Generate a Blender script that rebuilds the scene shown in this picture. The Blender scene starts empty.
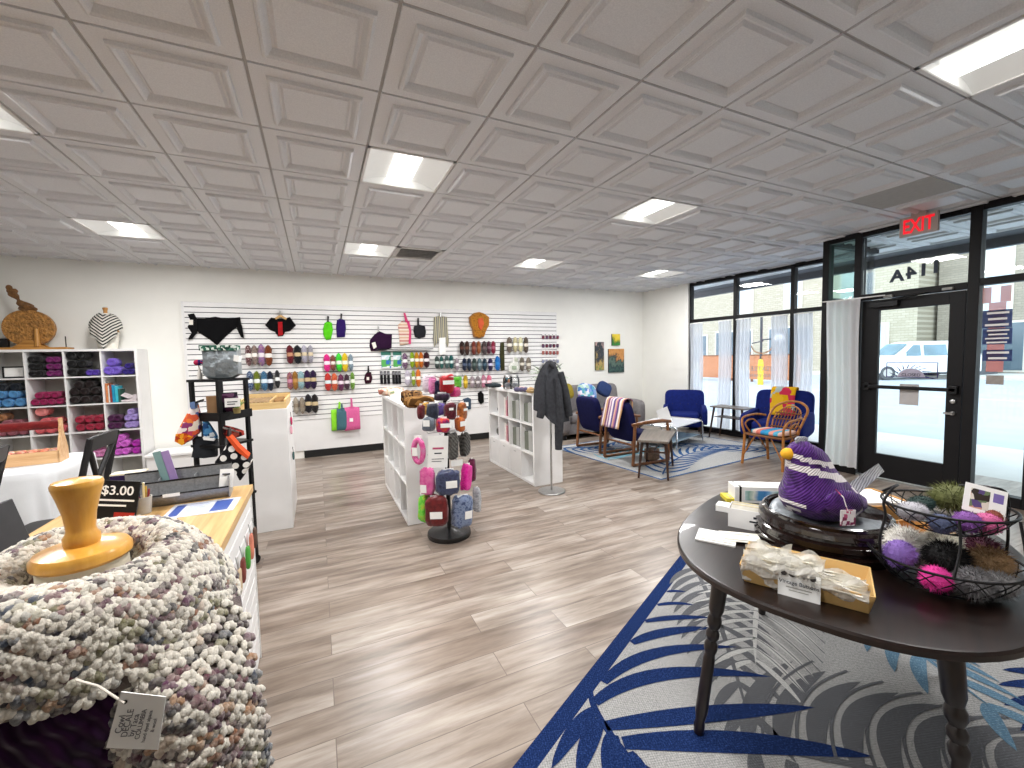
import bpy, bmesh, math, random
from mathutils import Vector, Matrix, noise
RN = random.Random(11)
SC = bpy.context.scene
COL = SC.collection
PI = math.pi
sin, cos = math.sin, math.cos

# ------------------------------------------------------------------ colour and materials
def lin(c):
    if not isinstance(c, str): return tuple(c[:3]) + (1,)
    if isinstance(c, str):
        c = c.lstrip('#'); c = [int(c[i:i+2], 16)/255 for i in (0, 2, 4)]
    return tuple((x/12.92 if x <= .04045 else ((x+.055)/1.055)**2.4) for x in c[:3]) + (1,)
MATS = {}
class NT:
    def __init__(s, name):
        s.m = bpy.data.materials.new(name); s.m.use_nodes = True
        s.t = s.m.node_tree; s.n = s.t.nodes; s.n.clear()
        s.out = s.n.new('ShaderNodeOutputMaterial')
    def new(s, t, **kw):
        n = s.n.new('ShaderNode'+t)
        for k, v in kw.items():
            if k.startswith('i_'):
                key = k[2:]
                n.inputs[int(key) if key.isdigit() else key.replace('_', ' ')].default_value = v
            else: setattr(n, k, v)
        return n
    def link(s, a, b): s.t.links.new(a, b)
    def ramp(s, fac, stops, interp='LINEAR'):
        r = s.new('ValToRGB'); r.color_ramp.interpolation = interp
        el = r.color_ramp.elements
        while len(el) < len(stops): el.new(.5)
        for e, (p, c) in zip(el, stops): e.position = p; e.color = lin(c) if isinstance(c, str) else c
        s.link(fac, r.inputs[0]); return r.outputs[0]
    def coords(s, scale=(1, 1, 1), rot=(0, 0, 0), kind='Object'):
        tc = s.new('TexCoord'); mp = s.new('Mapping')
        mp.inputs['Scale'].default_value = scale; mp.inputs['Rotation'].default_value = rot
        s.link(tc.outputs[kind], mp.inputs[0]); return mp.outputs[0]
    def noise(s, vec, scale, detail=3, rough=.55, out=0):
        n = s.new('TexNoise'); n.inputs['Scale'].default_value = scale; n.inputs['Detail'].default_value = detail
        n.inputs['Roughness'].default_value = rough
        s.link(vec, n.inputs['Vector']); return n.outputs[out]
    def bsdf(s, col, rough=.6, metal=0, spec=.5, **kw):
        b = s.new('BsdfPrincipled')
        if hasattr(col, 'links') or hasattr(col, 'is_linked'): s.link(col, b.inputs['Base Color'])
        else: b.inputs['Base Color'].default_value = lin(col)
        b.inputs['Roughness'].default_value = rough; b.inputs['Metallic'].default_value = metal
        b.inputs['Specular IOR Level'].default_value = spec
        for k, v in kw.items(): b.inputs[k].default_value = v
        s.link(b.outputs[0], s.out.inputs[0]); return b
    def bump(s, b, h, strength=.4, dist=.01):
        n = s.new('Bump'); n.inputs['Strength'].default_value = strength; n.inputs['Distance'].default_value = dist
        s.link(h, n.inputs['Height']); s.link(n.outputs[0], b.inputs['Normal'])

def shade(c, k):
    c = lin(c); return tuple(min(1, max(0, x*k)) for x in c[:3]) + (1,)
def M(name, col=None, rough=.6, metal=0, var=.1, scale=25, bump=0, bscale=120, spec=.4, dist=.004, **kw):
    if name in MATS: return MATS[name]
    t = NT(name); v = t.coords()
    c = t.ramp(t.noise(v, scale), [(.3, shade(col, 1-var)), (.7, shade(col, 1+var))])
    b = t.bsdf(c, rough, metal, spec, **kw)
    if bump: t.bump(b, t.noise(v, bscale, 2), bump, dist)
    MATS[name] = t.m; return t.m
def emit(name, col, s):
    if name in MATS: return MATS[name]
    t = NT(name); v = t.coords(); c = t.ramp(t.noise(v, 3), [(.2, shade(col, .97)), (.8, lin(col))])
    b = t.bsdf(tuple(x*.25 for x in lin(col)[:3]) if False else shade(col, .3), .5); b.inputs['Base Color'].default_value = shade(col, .3); t.link(c, b.inputs['Emission Color']); b.inputs['Emission Strength'].default_value = s
    MATS[name] = t.m; return t.m
def wood(name, c1, c2, axis=0, scale=6, rough=.4, spec=.5, coat=0):
    if name in MATS: return MATS[name]
    t = NT(name); s = [18, 18, 18]; s[axis] = 1.2
    v = t.coords(tuple(s))
    n = t.noise(v, scale*.35, 6, .65)
    c = t.ramp(n, [(.3, c1), (.62, c2)])
    b = t.bsdf(c, rough, 0, spec); b.inputs['Coat Weight'].default_value = coat
    t.bump(b, n, .08, .003); MATS[name] = t.m; return t.m
def yarn(name, *cols, scale=9, stripe=70, rot=.7):
    """wool: patches of the given colours, fine plied strands as bump and shade"""
    if name in MATS: return MATS[name]
    t = NT(name); v = t.coords()
    cols = list(cols)
    if len(cols) == 1: st = [(.3, shade(cols[0], .8)), (.7, shade(cols[0], 1.12))]
    else: st = [(.34 + .32*i/max(1, len(cols)-1), cols[i]) for i in range(len(cols))]
    c = t.ramp(t.noise(v, scale, 2), st)
    vr = t.coords((1, 1, 1), (0, rot, 0))
    w = t.new('TexWave'); w.inputs['Scale'].default_value = stripe; w.inputs['Distortion'].default_value = 2.5
    w.inputs['Detail'].default_value = 2; t.link(vr, w.inputs['Vector'])
    mx = t.new('MixRGB', blend_type='MULTIPLY'); mx.inputs[0].default_value = .5
    t.link(c, mx.inputs[1]); t.link(t.ramp(w.outputs[1], [(0, '#7a7a7a'), (.6, '#ffffff')]), mx.inputs[2])
    b = t.bsdf(mx.outputs[0], .95, 0, .1); b.inputs['Sheen Weight'].default_value = .25
    t.bump(b, w.outputs[1], .6, .006); MATS[name] = t.m; return t.m
def fabric(name, col, var=.12, weave=260, rough=.9, bump=.35):
    return M(name, col, rough, 0, var, 18, bump, weave, .15)
def stripes(name, cols=(), axis='X', scale=1.0, rough=.9, distort=0, interp='CONSTANT'):
    """repeating bands of colour along one object axis"""
    if name in MATS: return MATS[name]
    t = NT(name); v = t.coords((scale, scale, scale))
    if distort:
        n = t.noise(v, 6, 2, .5, 1); a = t.new('VectorMath', operation='MULTIPLY_ADD')
        a.inputs[1].default_value = (distort,)*3; t.link(n, a.inputs[0]); t.link(v, a.inputs[2]); v = a.outputs[0]
    sp = t.new('SeparateXYZ'); t.link(v, sp.inputs[0])
    fr = t.new('Math', operation='FRACT'); t.link(sp.outputs[axis], fr.inputs[0])
    c = t.ramp(fr.outputs[0], [(i/len(cols), k) for i, k in enumerate(cols)], interp)
    b = t.bsdf(c, rough, 0, .15); t.bump(b, t.noise(v, 90*1, 2), .4, .004)
    MATS[name] = t.m; return t.m
def patches(name, cols, scale=8, rough=.9, dist='CHEBYCHEV'):
    """patchwork: random cells of the given colours"""
    if name in MATS: return MATS[name]
    t = NT(name); v = t.coords()
    vo = t.new('TexVoronoi', distance=dist); vo.inputs['Scale'].default_value = scale; vo.inputs['Randomness'].default_value = .75
    t.link(v, vo.inputs['Vector'])
    sp = t.new('SeparateColor'); t.link(vo.outputs['Color'], sp.inputs[0])
    c = t.ramp(sp.outputs[0], [(i/len(cols), k) for i, k in enumerate(cols)], 'CONSTANT')
    b = t.bsdf(c, rough, 0, .15); t.bump(b, t.noise(v, 150, 2), .3, .003)
    MATS[name] = t.m; return t.m
def dots(name, base, dot, scale=14, size=.32):
    if name in MATS: return MATS[name]
    t = NT(name); v = t.coords((1, 1, 1), (PI/2, 0, 0))
    vo = t.new('TexVoronoi', voronoi_dimensions='2D'); vo.inputs['Scale'].default_value = scale; vo.inputs['Randomness'].default_value = .35
    t.link(v, vo.inputs['Vector'])
    c = t.ramp(vo.outputs['Distance'], [(0, dot), (size, base)], 'CONSTANT')
    t.bsdf(c, .85, 0, .2); MATS[name] = t.m; return t.m
def glass(name, tint=(1, 1, 1), refl=.7):
    if name in MATS: return MATS[name]
    t = NT(name); tr = t.new('BsdfTransparent'); tr.inputs[0].default_value = tint + (1,)
    gl = t.new('BsdfGlossy'); gl.inputs['Roughness'].default_value = .02
    fr = t.new('Fresnel'); fr.inputs[0].default_value = 1.45
    ml = t.new('Math', operation='MULTIPLY'); ml.inputs[1].default_value = refl; t.link(fr.outputs[0], ml.inputs[0])
    mx = t.new('MixShader'); t.link(ml.outputs[0], mx.inputs[0]); t.link(tr.outputs[0], mx.inputs[1]); t.link(gl.outputs[0], mx.inputs[2])
    t.link(mx.outputs[0], t.out.inputs[0]); MATS[name] = t.m; return t.m
def sheer(name, col, alpha=.75, tl_=.8):
    if name in MATS: return MATS[name]
    t = NT(name); v = t.coords()
    d = t.new('BsdfDiffuse'); d.inputs[0].default_value = lin(col)
    tl = t.new('BsdfTranslucent'); tl.inputs[0].default_value = lin(col)
    m1 = t.new('MixShader'); m1.inputs[0].default_value = tl_; t.link(d.outputs[0], m1.inputs[1]); t.link(tl.outputs[0], m1.inputs[2])
    tr = t.new('BsdfTransparent'); m2 = t.new('MixShader')
    a = t.new('MapRange'); a.inputs[3].default_value = alpha-.08; a.inputs[4].default_value = alpha+.08
    t.link(t.noise(v, 300, 2), a.inputs[0]); t.link(a.outputs[0], m2.inputs[0])
    t.link(tr.outputs[0], m2.inputs[1]); t.link(m1.outputs[0], m2.inputs[2]); t.link(m2.outputs[0], t.out.inputs[0])
    MATS[name] = t.m; return t.m

# ------------------------------------------------------------------ mesh building
class MB:
    def __init__(s): s.v = []; s.f = []; s.mi = []; s.k = 0
    def add(s, vs, fs, m=None):
        o = len(s.v); s.v += [tuple(p) for p in vs]
        for f in fs: s.f.append([i+o for i in f]); s.mi.append(s.k)
        return s
    def mat(s, k): s.k = k; return s
    def bx(s, x0, x1, y0, y1, z0, z1, m=None):
        vs = [Vector(p) for p in ((x0,y0,z0),(x1,y0,z0),(x1,y1,z0),(x0,y1,z0),(x0,y0,z1),(x1,y0,z1),(x1,y1,z1),(x0,y1,z1))]
        if m: vs = [m @ p for p in vs]
        return s.add(vs, [(0,3,2,1),(4,5,6,7),(0,1,5,4),(1,2,6,5),(2,3,7,6),(3,0,4,7)])
    def box(s, c, d, rx=0, ry=0, rz=0):
        m = Matrix.Translation(c) @ Matrix.Rotation(rz, 4, 'Z') @ Matrix.Rotation(ry, 4, 'Y') @ Matrix.Rotation(rx, 4, 'X')
        return s.bx(-d[0]/2, d[0]/2, -d[1]/2, d[1]/2, -d[2]/2, d[2]/2, m)
    def grid(s, fn, nu, nv, cu=False, cv=False):
        vs = [fn(i/(nu if cu else nu-1), j/(nv if cv else nv-1)) for j in range(nv) for i in range(nu)]
        fs = []
        for j in range(nv if cv else nv-1):
            for i in range(nu if cu else nu-1):
                a, b = i, (i+1) % nu; c, d = j, (j+1) % nv
                fs.append((c*nu+a, c*nu+b, d*nu+b, d*nu+a))
        return s.add(vs, fs)
    def tube(s, pts, r, n=8, closed=False, caps=True):
        P = [Vector(p) for p in pts]; N = len(P)
        rs = r if isinstance(r, (list, tuple)) else [r]*N
        vs = []; up = None
        for i in range(N):
            if closed: t = P[(i+1) % N]-P[i-1]
            else: t = P[min(i+1, N-1)]-P[max(i-1, 0)]
            t.normalize()
            if up is None:
                up = Vector((0, 0, 1)) if abs(t.z) < .9 else Vector((1, 0, 0))
            a = up - t*up.dot(t)
            if a.length < 1e-4: a = t.orthogonal()
            a.normalize(); up = a; b = t.cross(a)
            for k in range(n):
                q = 2*PI*k/n; vs.append(P[i]+(a*cos(q)+b*sin(q))*rs[i])
        fs = []
        for i in range(N if closed else N-1):
            j = (i+1) % N
            for k in range(n):
                l = (k+1) % n; fs.append((i*n+k, i*n+l, j*n+l, j*n+k))
        if caps and not closed:
            fs.append(tuple(range(n))[::-1]); fs.append(tuple((N-1)*n+k for k in range(n)))
        return s.add(vs, fs)
    def lathe(s, prof, c=(0,0,0), n=24, sx=1, sy=1, m=None):
        vs = []; fs = []
        for r, z in prof:
            for k in range(n):
                q = 2*PI*k/n; p = Vector((r*cos(q)*sx, r*sin(q)*sy, z))
                vs.append((m @ p if m else p)+Vector(c))
        for i in range(len(prof)-1):
            for k in range(n):
                l = (k+1) % n; fs.append((i*n+k, i*n+l, (i+1)*n+l, (i+1)*n+k))
        if prof[0][0] > 1e-5: fs.append(tuple(range(n))[::-1])
        if prof[-1][0] > 1e-5: fs.append(tuple((len(prof)-1)*n+k for k in range(n)))
        return s.add(vs, fs)
    def prism(s, poly, z0, z1, m=None):
        n = len(poly); vs = [Vector((x, y, z)) for z in (z0, z1) for x, y in poly]
        if m: vs = [m @ p for p in vs]
        fs = [tuple(range(n))[::-1], tuple(range(n, 2*n))] + [(i, (i+1) % n, n+(i+1) % n, n+i) for i in range(n)]
        return s.add(vs, fs)
    def ell(s, c, r, nu=16, nv=10, fn=None, m=None):
        def f(u, v):
            a = 2*PI*u; b = PI*(v-.5)
            p = Vector((cos(a)*cos(b), sin(a)*cos(b), sin(b)))
            k = fn(p) if fn else 1
            q = Vector((p.x*r[0]*k, p.y*r[1]*k, p.z*r[2]*k))
            if m: q = m @ q
            return q + Vector(c)
        return s.grid(f, nu, nv, cu=True)
    def cushion(s, c, d, puff=.5, n=10, rz=0, rx=0, ry=0, pw=4, seed=None):
        """soft box: superellipsoid"""
        m = Matrix.Rotation(rz, 3, 'Z') @ Matrix.Rotation(ry, 3, 'Y') @ Matrix.Rotation(rx, 3, 'X')
        def e(x, p): return math.copysign(abs(x)**p, x)
        def f(u, v):
            a = 2*PI*u; b = PI*(v-.5)
            k = 2/pw; q = Vector((e(cos(b), k)*e(cos(a), k)*d[0]/2, e(cos(b), k)*e(sin(a), k)*d[1]/2, e(sin(b), puff)*d[2]/2))
            if seed is not None: q *= 1+.16*noise.noise(Vector((q.x*22+seed, q.y*22, q.z*22)))+.08*noise.noise(Vector((q.x*60+seed, q.y*60, q.z*60)))
            return m @ q + Vector(c)
        return s.grid(f, n*3, n+3, cu=True)
    def build(s, name, mats, parent=None, loc=(0,0,0), rz=0, smooth=35, bevel=0, sub=0):
        me = bpy.data.meshes.new(name); me.from_pydata(s.v, [], s.f); me.update()
        for m in (mats if isinstance(mats, (list, tuple)) else [mats]): me.materials.append(m)
        if any(s.mi): me.polygons.foreach_set('material_index', s.mi)
        if smooth:
            me.polygons.foreach_set('use_smooth', [True]*len(me.polygons)); me.set_sharp_from_angle(angle=math.radians(smooth))
        o = bpy.data.objects.new(name, me); COL.objects.link(o); o.location = loc; o.rotation_euler = (0, 0, rz)
        if parent: o.parent = parent
        if bevel:
            b = o.modifiers.new('Bevel', 'BEVEL'); b.width = bevel; b.segments = 2; b.limit_method = 'ANGLE'; b.angle_limit = .6
            b.harden_normals = False
        if sub:
            q = o.modifiers.new('Subdivision', 'SUBSURF'); q.levels = q.render_levels = sub
        return o
def tag(o, label=None, cat=None, group=None, kind=None):
    if label: o['label'] = label
    if cat: o['category'] = cat
    if group: o['group'] = group
    if kind: o['kind'] = kind
    return o
def T(name, label, cat, loc=(0,0,0), rz=0, group=None):
    o = bpy.data.objects.new(name, None); COL.objects.link(o); o.empty_display_size = .1
    o.location = loc; o.rotation_euler = (0, 0, rz); return tag(o, label, cat, group)
def S(o): o['kind'] = 'structure'; return o
def dup(root, loc=None, rz=None, label=None, group=None):
    r = root.copy(); COL.objects.link(r)
    if loc is not None: r.location = loc
    if rz is not None: r.rotation_euler = (0, 0, rz)
    tag(r, label, None, group)
    for ch in list(root.children):
        c = ch.copy(); COL.objects.link(c); c.parent = r
        for g in list(ch.children):
            d = g.copy(); COL.objects.link(d); d.parent = c
    return r
def setmat(o, m):
    o.material_slots[0].link = 'OBJECT'; o.material_slots[0].material = m
def text(name, body, size, loc, right, up, m, parent=None, align='CENTER', ext=.0006, sx=1, bold=0):
    cu = bpy.data.curves.new(name, 'FONT'); cu.body = body; cu.size = size; cu.align_x = align; cu.align_y = 'CENTER'; cu.extrude = ext
    cu.offset = bold; cu.materials.append(m); tmp = bpy.data.objects.new('tmp_text', cu)
    me = bpy.data.meshes.new_from_object(tmp); bpy.data.objects.remove(tmp); bpy.data.curves.remove(cu)
    o = bpy.data.objects.new(name, me); COL.objects.link(o)
    r = Vector(right).normalized(); u = Vector(up).normalized(); n = r.cross(u); u = n.cross(r)
    mt = Matrix(((r.x*sx, u.x, n.x, loc[0]), (r.y*sx, u.y, n.y, loc[1]), (r.z*sx, u.z, n.z, loc[2]), (0, 0, 0, 1)))
    if parent: o.parent = parent
    o.matrix_local = mt
    return o

# ------------------------------------------------------------------ camera (its pose and lens were measured from the ceiling grid)
F, YAW, PIT, ROL = 421.8, .4314, -.0626, -.0218
EYE = Vector((0, 0, 1.54))
def basis():
    cy, sy, cp, sp, cr, sr = cos(YAW), sin(YAW), cos(PIT), sin(PIT), cos(ROL), sin(ROL)
    f = Vector((sy*cp, cy*cp, sp)); r = Vector((cy, -sy, 0)); u = r.cross(f)
    return r*cr+u*sr, u*cr-r*sr, f
BR, BU, BF = basis()
cam = bpy.data.cameras.new('camera'); cam.lens = 36*F/1024; cam.sensor_width = 36; cam.clip_start = .02; cam.clip_end = 300
co = bpy.data.objects.new('camera', cam); COL.objects.link(co); SC.camera = co
co.matrix_world = Matrix(((BR.x, BU.x, -BF.x, EYE.x), (BR.y, BU.y, -BF.y, EYE.y), (BR.z, BU.z, -BF.z, EYE.z), (0, 0, 0, 1)))
def ray(x, y): return BR*((x-512)/F) - BU*((y-384)/F) + BF
def atY(x, y, v): d = ray(x, y); return EYE + d*((v-EYE.y)/d.y)
def atX(x, y, v): d = ray(x, y); return EYE + d*((v-EYE.x)/d.x)
def atZ(x, y, v): d = ray(x, y); return EYE + d*((v-EYE.z)/d.z)
# ================================================================== THE SETTING
CH = 2.95                                   # ceiling height
BW = 7.5                                    # back wall
def wx(y): return 6.75 + .083*(BW-y)        # the window wall leans a little off square
WALL = M('wall_paint', '#f1f0ea', .85, 0, .015, 4, .05, 200)
BLK = M('black_aluminium', '#0a080b', .5, 0, .12, 10, 0, spec=.3)
TRIMB = M('black_baseboard', '#141414', .6, 0, .1)
WHITE = M('white_laminate', '#ecebea', .5, 0, .02, 6)
WHITE2 = M('white_laminate_side', '#e4e3e2', .55, 0, .02, 6)
STEEL = M('brushed_steel', '#b9b9b8', .3, 1, .08, 40)
CHROME = M('chrome', '#d5d6d8', .15, 1, .03, 20)
BLACK = M('black_metal', '#121214', .4, .2, .1, 30)
PAPER = M('white_paper', '#f2f1ee', .8, 0, .02, 20)
INK = M('dark_print', '#20222c', .8, 0, .05)
LABEL = M('paper_label', '#e9e4da', .8, 0, .05, 60)

def floor_mat():
    t = NT('plank_floor'); v = t.coords()
    br = t.new('TexBrick', offset=.37, offset_frequency=2)
    br.inputs['Color1'].default_value = (0, 0, 0, 1); br.inputs['Color2'].default_value = (1, 1, 1, 1); br.inputs['Mortar'].default_value = (.5, .5, .5, 1)
    br.inputs['Scale'].default_value = 1; br.inputs['Mortar Size'].default_value = .0022; br.inputs['Mortar Smooth'].default_value = .3
    br.inputs['Brick Width'].default_value = 1.22; br.inputs['Row Height'].default_value = .18
    t.link(v, br.inputs['Vector'])
    # every plank gets its own stretch of grain
    off = t.new('VectorMath', operation='MULTIPLY_ADD'); off.inputs[1].default_value = (9, 5, 3)
    t.link(br.outputs['Color'], off.inputs[0]); t.link(v, off.inputs[2])
    mp = t.new('Mapping'); mp.inputs['Scale'].default_value = (1.1, 9, 1); t.link(off.outputs[0], mp.inputs[0])
    g = t.noise(mp.outputs[0], 2.2, 8, .62)
    mp2 = t.new('Mapping'); mp2.inputs['Scale'].default_value = (.55, 3.2, 1); t.link(off.outputs[0], mp2.inputs[0])
    g2 = t.noise(mp2.outputs[0], 2.0, 3, .5)
    c = t.ramp(g, [(.28, '#7c7066'), (.45, '#a0958b'), (.58, '#b4aaa0'), (.75, '#c2bab2')])
    c2 = t.ramp(g2, [(.32, '#9c8f85'), (.48, '#dcd5ce'), (.62, '#ffffff')])
    mx = t.new('MixRGB', blend_type='MULTIPLY'); mx.inputs[0].default_value = .75; t.link(c, mx.inputs[1]); t.link(c2, mx.inputs[2])
    pl = t.ramp(br.outputs['Color'], [(0, '#ddd6d1'), (1, '#ffffff')])
    m2 = t.new('MixRGB', blend_type='MULTIPLY'); m2.inputs[0].default_value = 1; t.link(mx.outputs[0], m2.inputs[1]); t.link(pl, m2.inputs[2])
    m3 = t.new('MixRGB'); t.link(br.outputs['Fac'], m3.inputs[0]); t.link(m2.outputs[0], m3.inputs[1]); m3.inputs[2].default_value = lin('#6b5f56')
    b = t.bsdf(m3.outputs[0], .3, 0, .5); t.bump(b, g, .08, .002)
    return t.m
FLOOR = floor_mat()
S(MB().add([(-6, -3.5, 0), (7.2, -3.5, 0), (7.2, BW, 0), (-6, BW, 0)], [(0, 1, 2, 3)]).build('floor', FLOOR, smooth=0))
# walls
S(MB().bx(-6, 7.0, BW, BW+.12, 0, CH+.1).build('wall_back', WALL, smooth=0))
S(MB().bx(-6.12, -6, -3.5, BW, 0, CH+.1).build('wall_left', WALL, smooth=0))
S(MB().bx(-6, 7.3, -3.62, -3.5, 0, CH+.1).build('wall_front', WALL, smooth=0))
m = MB()                                     # window wall: the plain strip by the corner
m.prism([(wx(BW+.1), BW+.1), (wx(6.3), 6.3), (wx(6.3)+.14, 6.3), (wx(BW+.1)+.14, BW+.1)], 0, CH+.1)
S(m.build('wall_right', WALL, smooth=0))
S(MB().bx(5.92, 6.06, -3.5, -1.2, 0, CH+.1).build('wall_street', WALL, smooth=0))
S(MB().bx(-2.13, -.95, BW-.014, BW, 0, .12).bx(-.25, 5.9, BW-.014, BW, 0, .12).build('baseboard_back', TRIMB, smooth=0, bevel=.003))

# ---- ceiling: 2 ft moulded panels in a grid
G0X, G0Y, TS = .977, 1.770, .6096
LIGHTS = [(-1, 2), (-1, 6), (-5, 6), (-5, 2), (3, 2), (3, 6), (7, 6), (3, -2), (-1, -2), (-5, -2)]
VENT = (0, 6); FLAT = (6, 0)
def ceil_mat():
    t = NT('ceiling_tile'); v = t.coords()
    c = t.ramp(t.noise(v, 160, 2), [(.3, '#d6d7db'), (.7, '#e3e4e7')])
    b = t.bsdf(c, .5, 0, .5); t.bump(b, t.noise(v, 380, 1), .2, .002); return t.m
CEIL = ceil_mat(); TBAR = M('ceiling_grid_bar', '#a9a7a6', .6, 0, .05)
prof = [(0, .008, 1), (.007, .008, 1), (.009, 0, 0), (.078, 0, 0), (.083, -.016, 0), (.094, -.021, 0), (.106, -.014, 0), (.124, .012, 0), (.134, .012, 0), (.148, -.002, 0), (.152, -.002, 0)]
m = MB()
i0, i1, j0, j1 = -12, 11, -9, 10
for i in range(i0, i1):
    for j in range(j0, j1):
        x, y = G0X+i*TS, G0Y+j*TS
        if (i, j) in LIGHTS or (i, j) == VENT: continue
        if x > 7.2 or x < -6.6 or y > BW+.05 or y < -4.1: continue
        pr = prof if (i, j) != FLAT else [(0, .008, 1), (.007, .008, 1), (.009, 0, 0)]
        rings = []
        for d, z, k in pr:
            rings.append([(x+d, y+d, CH+z), (x+TS-d, y+d, CH+z), (x+TS-d, y+TS-d, CH+z), (x+d, y+TS-d, CH+z)])
        for q in range(len(rings)-1):
            m.mat(pr[q+1][2])
            m.add(rings[q]+rings[q+1], [(a, 4+a, 4+(a+1) % 4, (a+1) % 4) for a in range(4)])
        m.mat(0 if (i, j) != FLAT else 2); m.add(rings[-1], [(0, 3, 2, 1)])
S(m.build('ceiling', [CEIL, TBAR, M('grey_flat_tile', '#b2b0ac', .8, 0, .05)], smooth=0))
S(MB().bx(-6.2, 8, -4, BW+.4, CH+.16, CH+.2).build('ceiling_deck', M('deck_grey', '#777777', .9), smooth=0))

# ---- recessed light fixtures
DIFF = emit('light_diffuser', '#fffdf6', 6.0)
REFL = M('fixture_white', '#d4d4d2', .35, 0, .02, 10, **{'Emission Color': (1, 1, .98, 1), 'Emission Strength': .2})  # faint emission added so the reflector wings look lit by the diffuser
rowname = {2: 'middle row', 6: 'far row near the back wall', -2: 'near row'}
lab = {(-1, 2): 'square recessed ceiling light, largest one left of the picture centre', (-1, 6): 'recessed ceiling light beside the black air vent',
       (-5, 6): 'recessed ceiling light above the wooden spinning wheel wall', (-5, 2): 'recessed ceiling light cut by the left picture edge',
       (3, 2): 'recessed ceiling light between the centre aisle and the exit sign', (3, 6): 'recessed ceiling light over the orange scarf end of the slatwall',
       (7, 6): 'recessed ceiling light nearest the front window corner', (3, -2): 'large bright ceiling light in the upper right corner',
       (-1, -2): 'recessed ceiling light behind the camera, centre', (-5, -2): 'recessed ceiling light behind the camera, left'}
for (i, j) in LIGHTS:
    x, y = G0X+(i+.5)*TS, G0Y+(j+.5)*TS
    r = T('ceiling_light', lab[(i, j)], 'ceiling light', (x, y, CH), 0, 'recessed ceiling lights')
    h = TS/2-.004
    f = MB(); f.bx(-h, h, -h, -h+.018, -.004, .03).bx(-h, h, h-.018, h, -.004, .03).bx(-h, -h+.018, -h, h, -.004, .03).bx(h-.018, h, -h, h, -.004, .03)
    f.build('frame', WHITE, r, smooth=0)
    w = MB()
    for s in (-1, 1):
        w.grid(lambda u, v, s=s: (s*(.095+u*(h-.018-.095)), -h+.018+v*(2*h-.036), .055*(1-u**2)+.004), 8, 2)
    for s in (-1, 1): w.bx(-h, h, s*(h-.019)-.002, s*(h-.019)+.002, 0, .075)
    w.bx(-h, h, -h, h, .075, .085)
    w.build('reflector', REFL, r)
    d = MB(); d.grid(lambda u, v: (.095*cos(PI*(1-u)), -h+.018+v*(2*h-.036), .055-.028*sin(PI*u)), 12, 2)
    d.build('diffuser', DIFF, r)
    L = bpy.data.lights.new('panel_light', 'AREA'); L.shape = 'SQUARE'; L.size = .5; L.energy = 47; L.color = (1, .99, .98)
    lo = bpy.data.objects.new('panel_light', L); COL.objects.link(lo); lo.parent = r; lo.location = (0, 0, -.012)
# vent
x, y = G0X+.5*TS, G0Y+6.5*TS; h = TS/2-.004
r = T('air_vent', 'black and white louvred ceiling air vent beside a light', 'vent', (x, y, CH))
f = MB(); f.bx(-h, h, -h, -h+.05, -.006, .02).bx(-h, h, h-.05, h, -.006, .02).bx(-h, -h+.05, -h, h, -.006, .02).bx(h-.05, h, -h, h, -.006, .02)
f.build('frame', M('vent_white', '#cfcdca', .5), r, smooth=0)
MB().bx(-h+.04, h-.04, -h+.04, h-.04, .05, .06).build('backing', BLACK, r, smooth=0)
for k in range(6):
    MB().box((0, -.2+.08*k, .012), (2*h-.1, .035, .004), rx=.7).build('louvre', M('vent_white'), r, smooth=0)

# ---- window wall
GL = glass('window_glass'); GLD = glass('door_glass', (.97, 1, .99), .8)
TRZ = 2.19
ys = [6.27, 5.315, 4.342, 3.33]
ang = -math.atan(.083)
for k in range(3):
    ya, yb = ys[k], ys[k+1]
    r = bpy.data.objects.new('window_%d' % (k+1), None); COL.objects.link(r); r['kind'] = 'structure'
    xa, xb = wx(ya), wx(yb); mid = ((xa+xb)/2, (ya+yb)/2, 0); r.location = mid; r.rotation_euler = (0, 0, -ang)
    w = math.hypot(xa-xb, ya-yb)/2; t = .03
    # local: y along the wall (+ is towards the back wall), x out to the street
    f = MB(); f.bx(0, .1, -w, -w+t, 0, CH).bx(0, .1, w-t, w, 0, CH).bx(0, .1, -w+t, w-t, CH-.07, CH).bx(0, .1, -w+t, w-t, 0, .1).bx(0, .1, -w+t, w-t, TRZ-.03, TRZ+.03)
    f.build('window_frame', BLK, r, smooth=0, bevel=.003)
    MB().bx(.045, .051, -w+t, w-t, .1, TRZ-.03).build('lower_pane', GL, r, smooth=0)
    MB().bx(.045, .051, -w+t, w-t, TRZ+.03, CH-.07).build('upper_pane', GL, r, smooth=0)
# ---- entrance wall, square to the back wall and a step further in
EX = 5.97
def frame_bay(name, y0, y1, zs, post=.07, glassm=GLD, bars=True):
    r = bpy.data.objects.new(name, None); COL.objects.link(r); r['kind'] = 'structure'; r.location = (EX, y0, 0)
    f = MB(); w = y1-y0
    f.bx(0, .11, -post/2, post/2, 0, CH).bx(0, .11, w-post/2, w+post/2, 0, CH)
    for a in zs: f.bx(.002, .108, post/2, w-post/2, a[0], a[1])
    f.build('window_frame', BLK, r, smooth=0, bevel=.004)
    for a, b in zip(zs, zs[1:]):
        MB().bx(.05, .058, post/2, w-post/2, a[1], b[0]).build('pane', glassm, r, smooth=0)
    return r
frame_bay('window_4', 2.93, 3.285, [(0, .1), (2.12, 2.17), (2.88, CH)], .075, glass('green_glass', (.82, .96, .9), 1.0))
frame_bay('window_5', 1.50, 1.93, [(0, .1), (2.15, 2.22), (2.88, CH)], .085)
frame_bay('window_6', .2, 1.42, [(0, .1), (2.15, 2.22), (2.88, CH)], .075)
frame_bay('window_7', -1.2, .12, [(0, .1), (2.15, 2.22), (2.88, CH)], .075)
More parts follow.
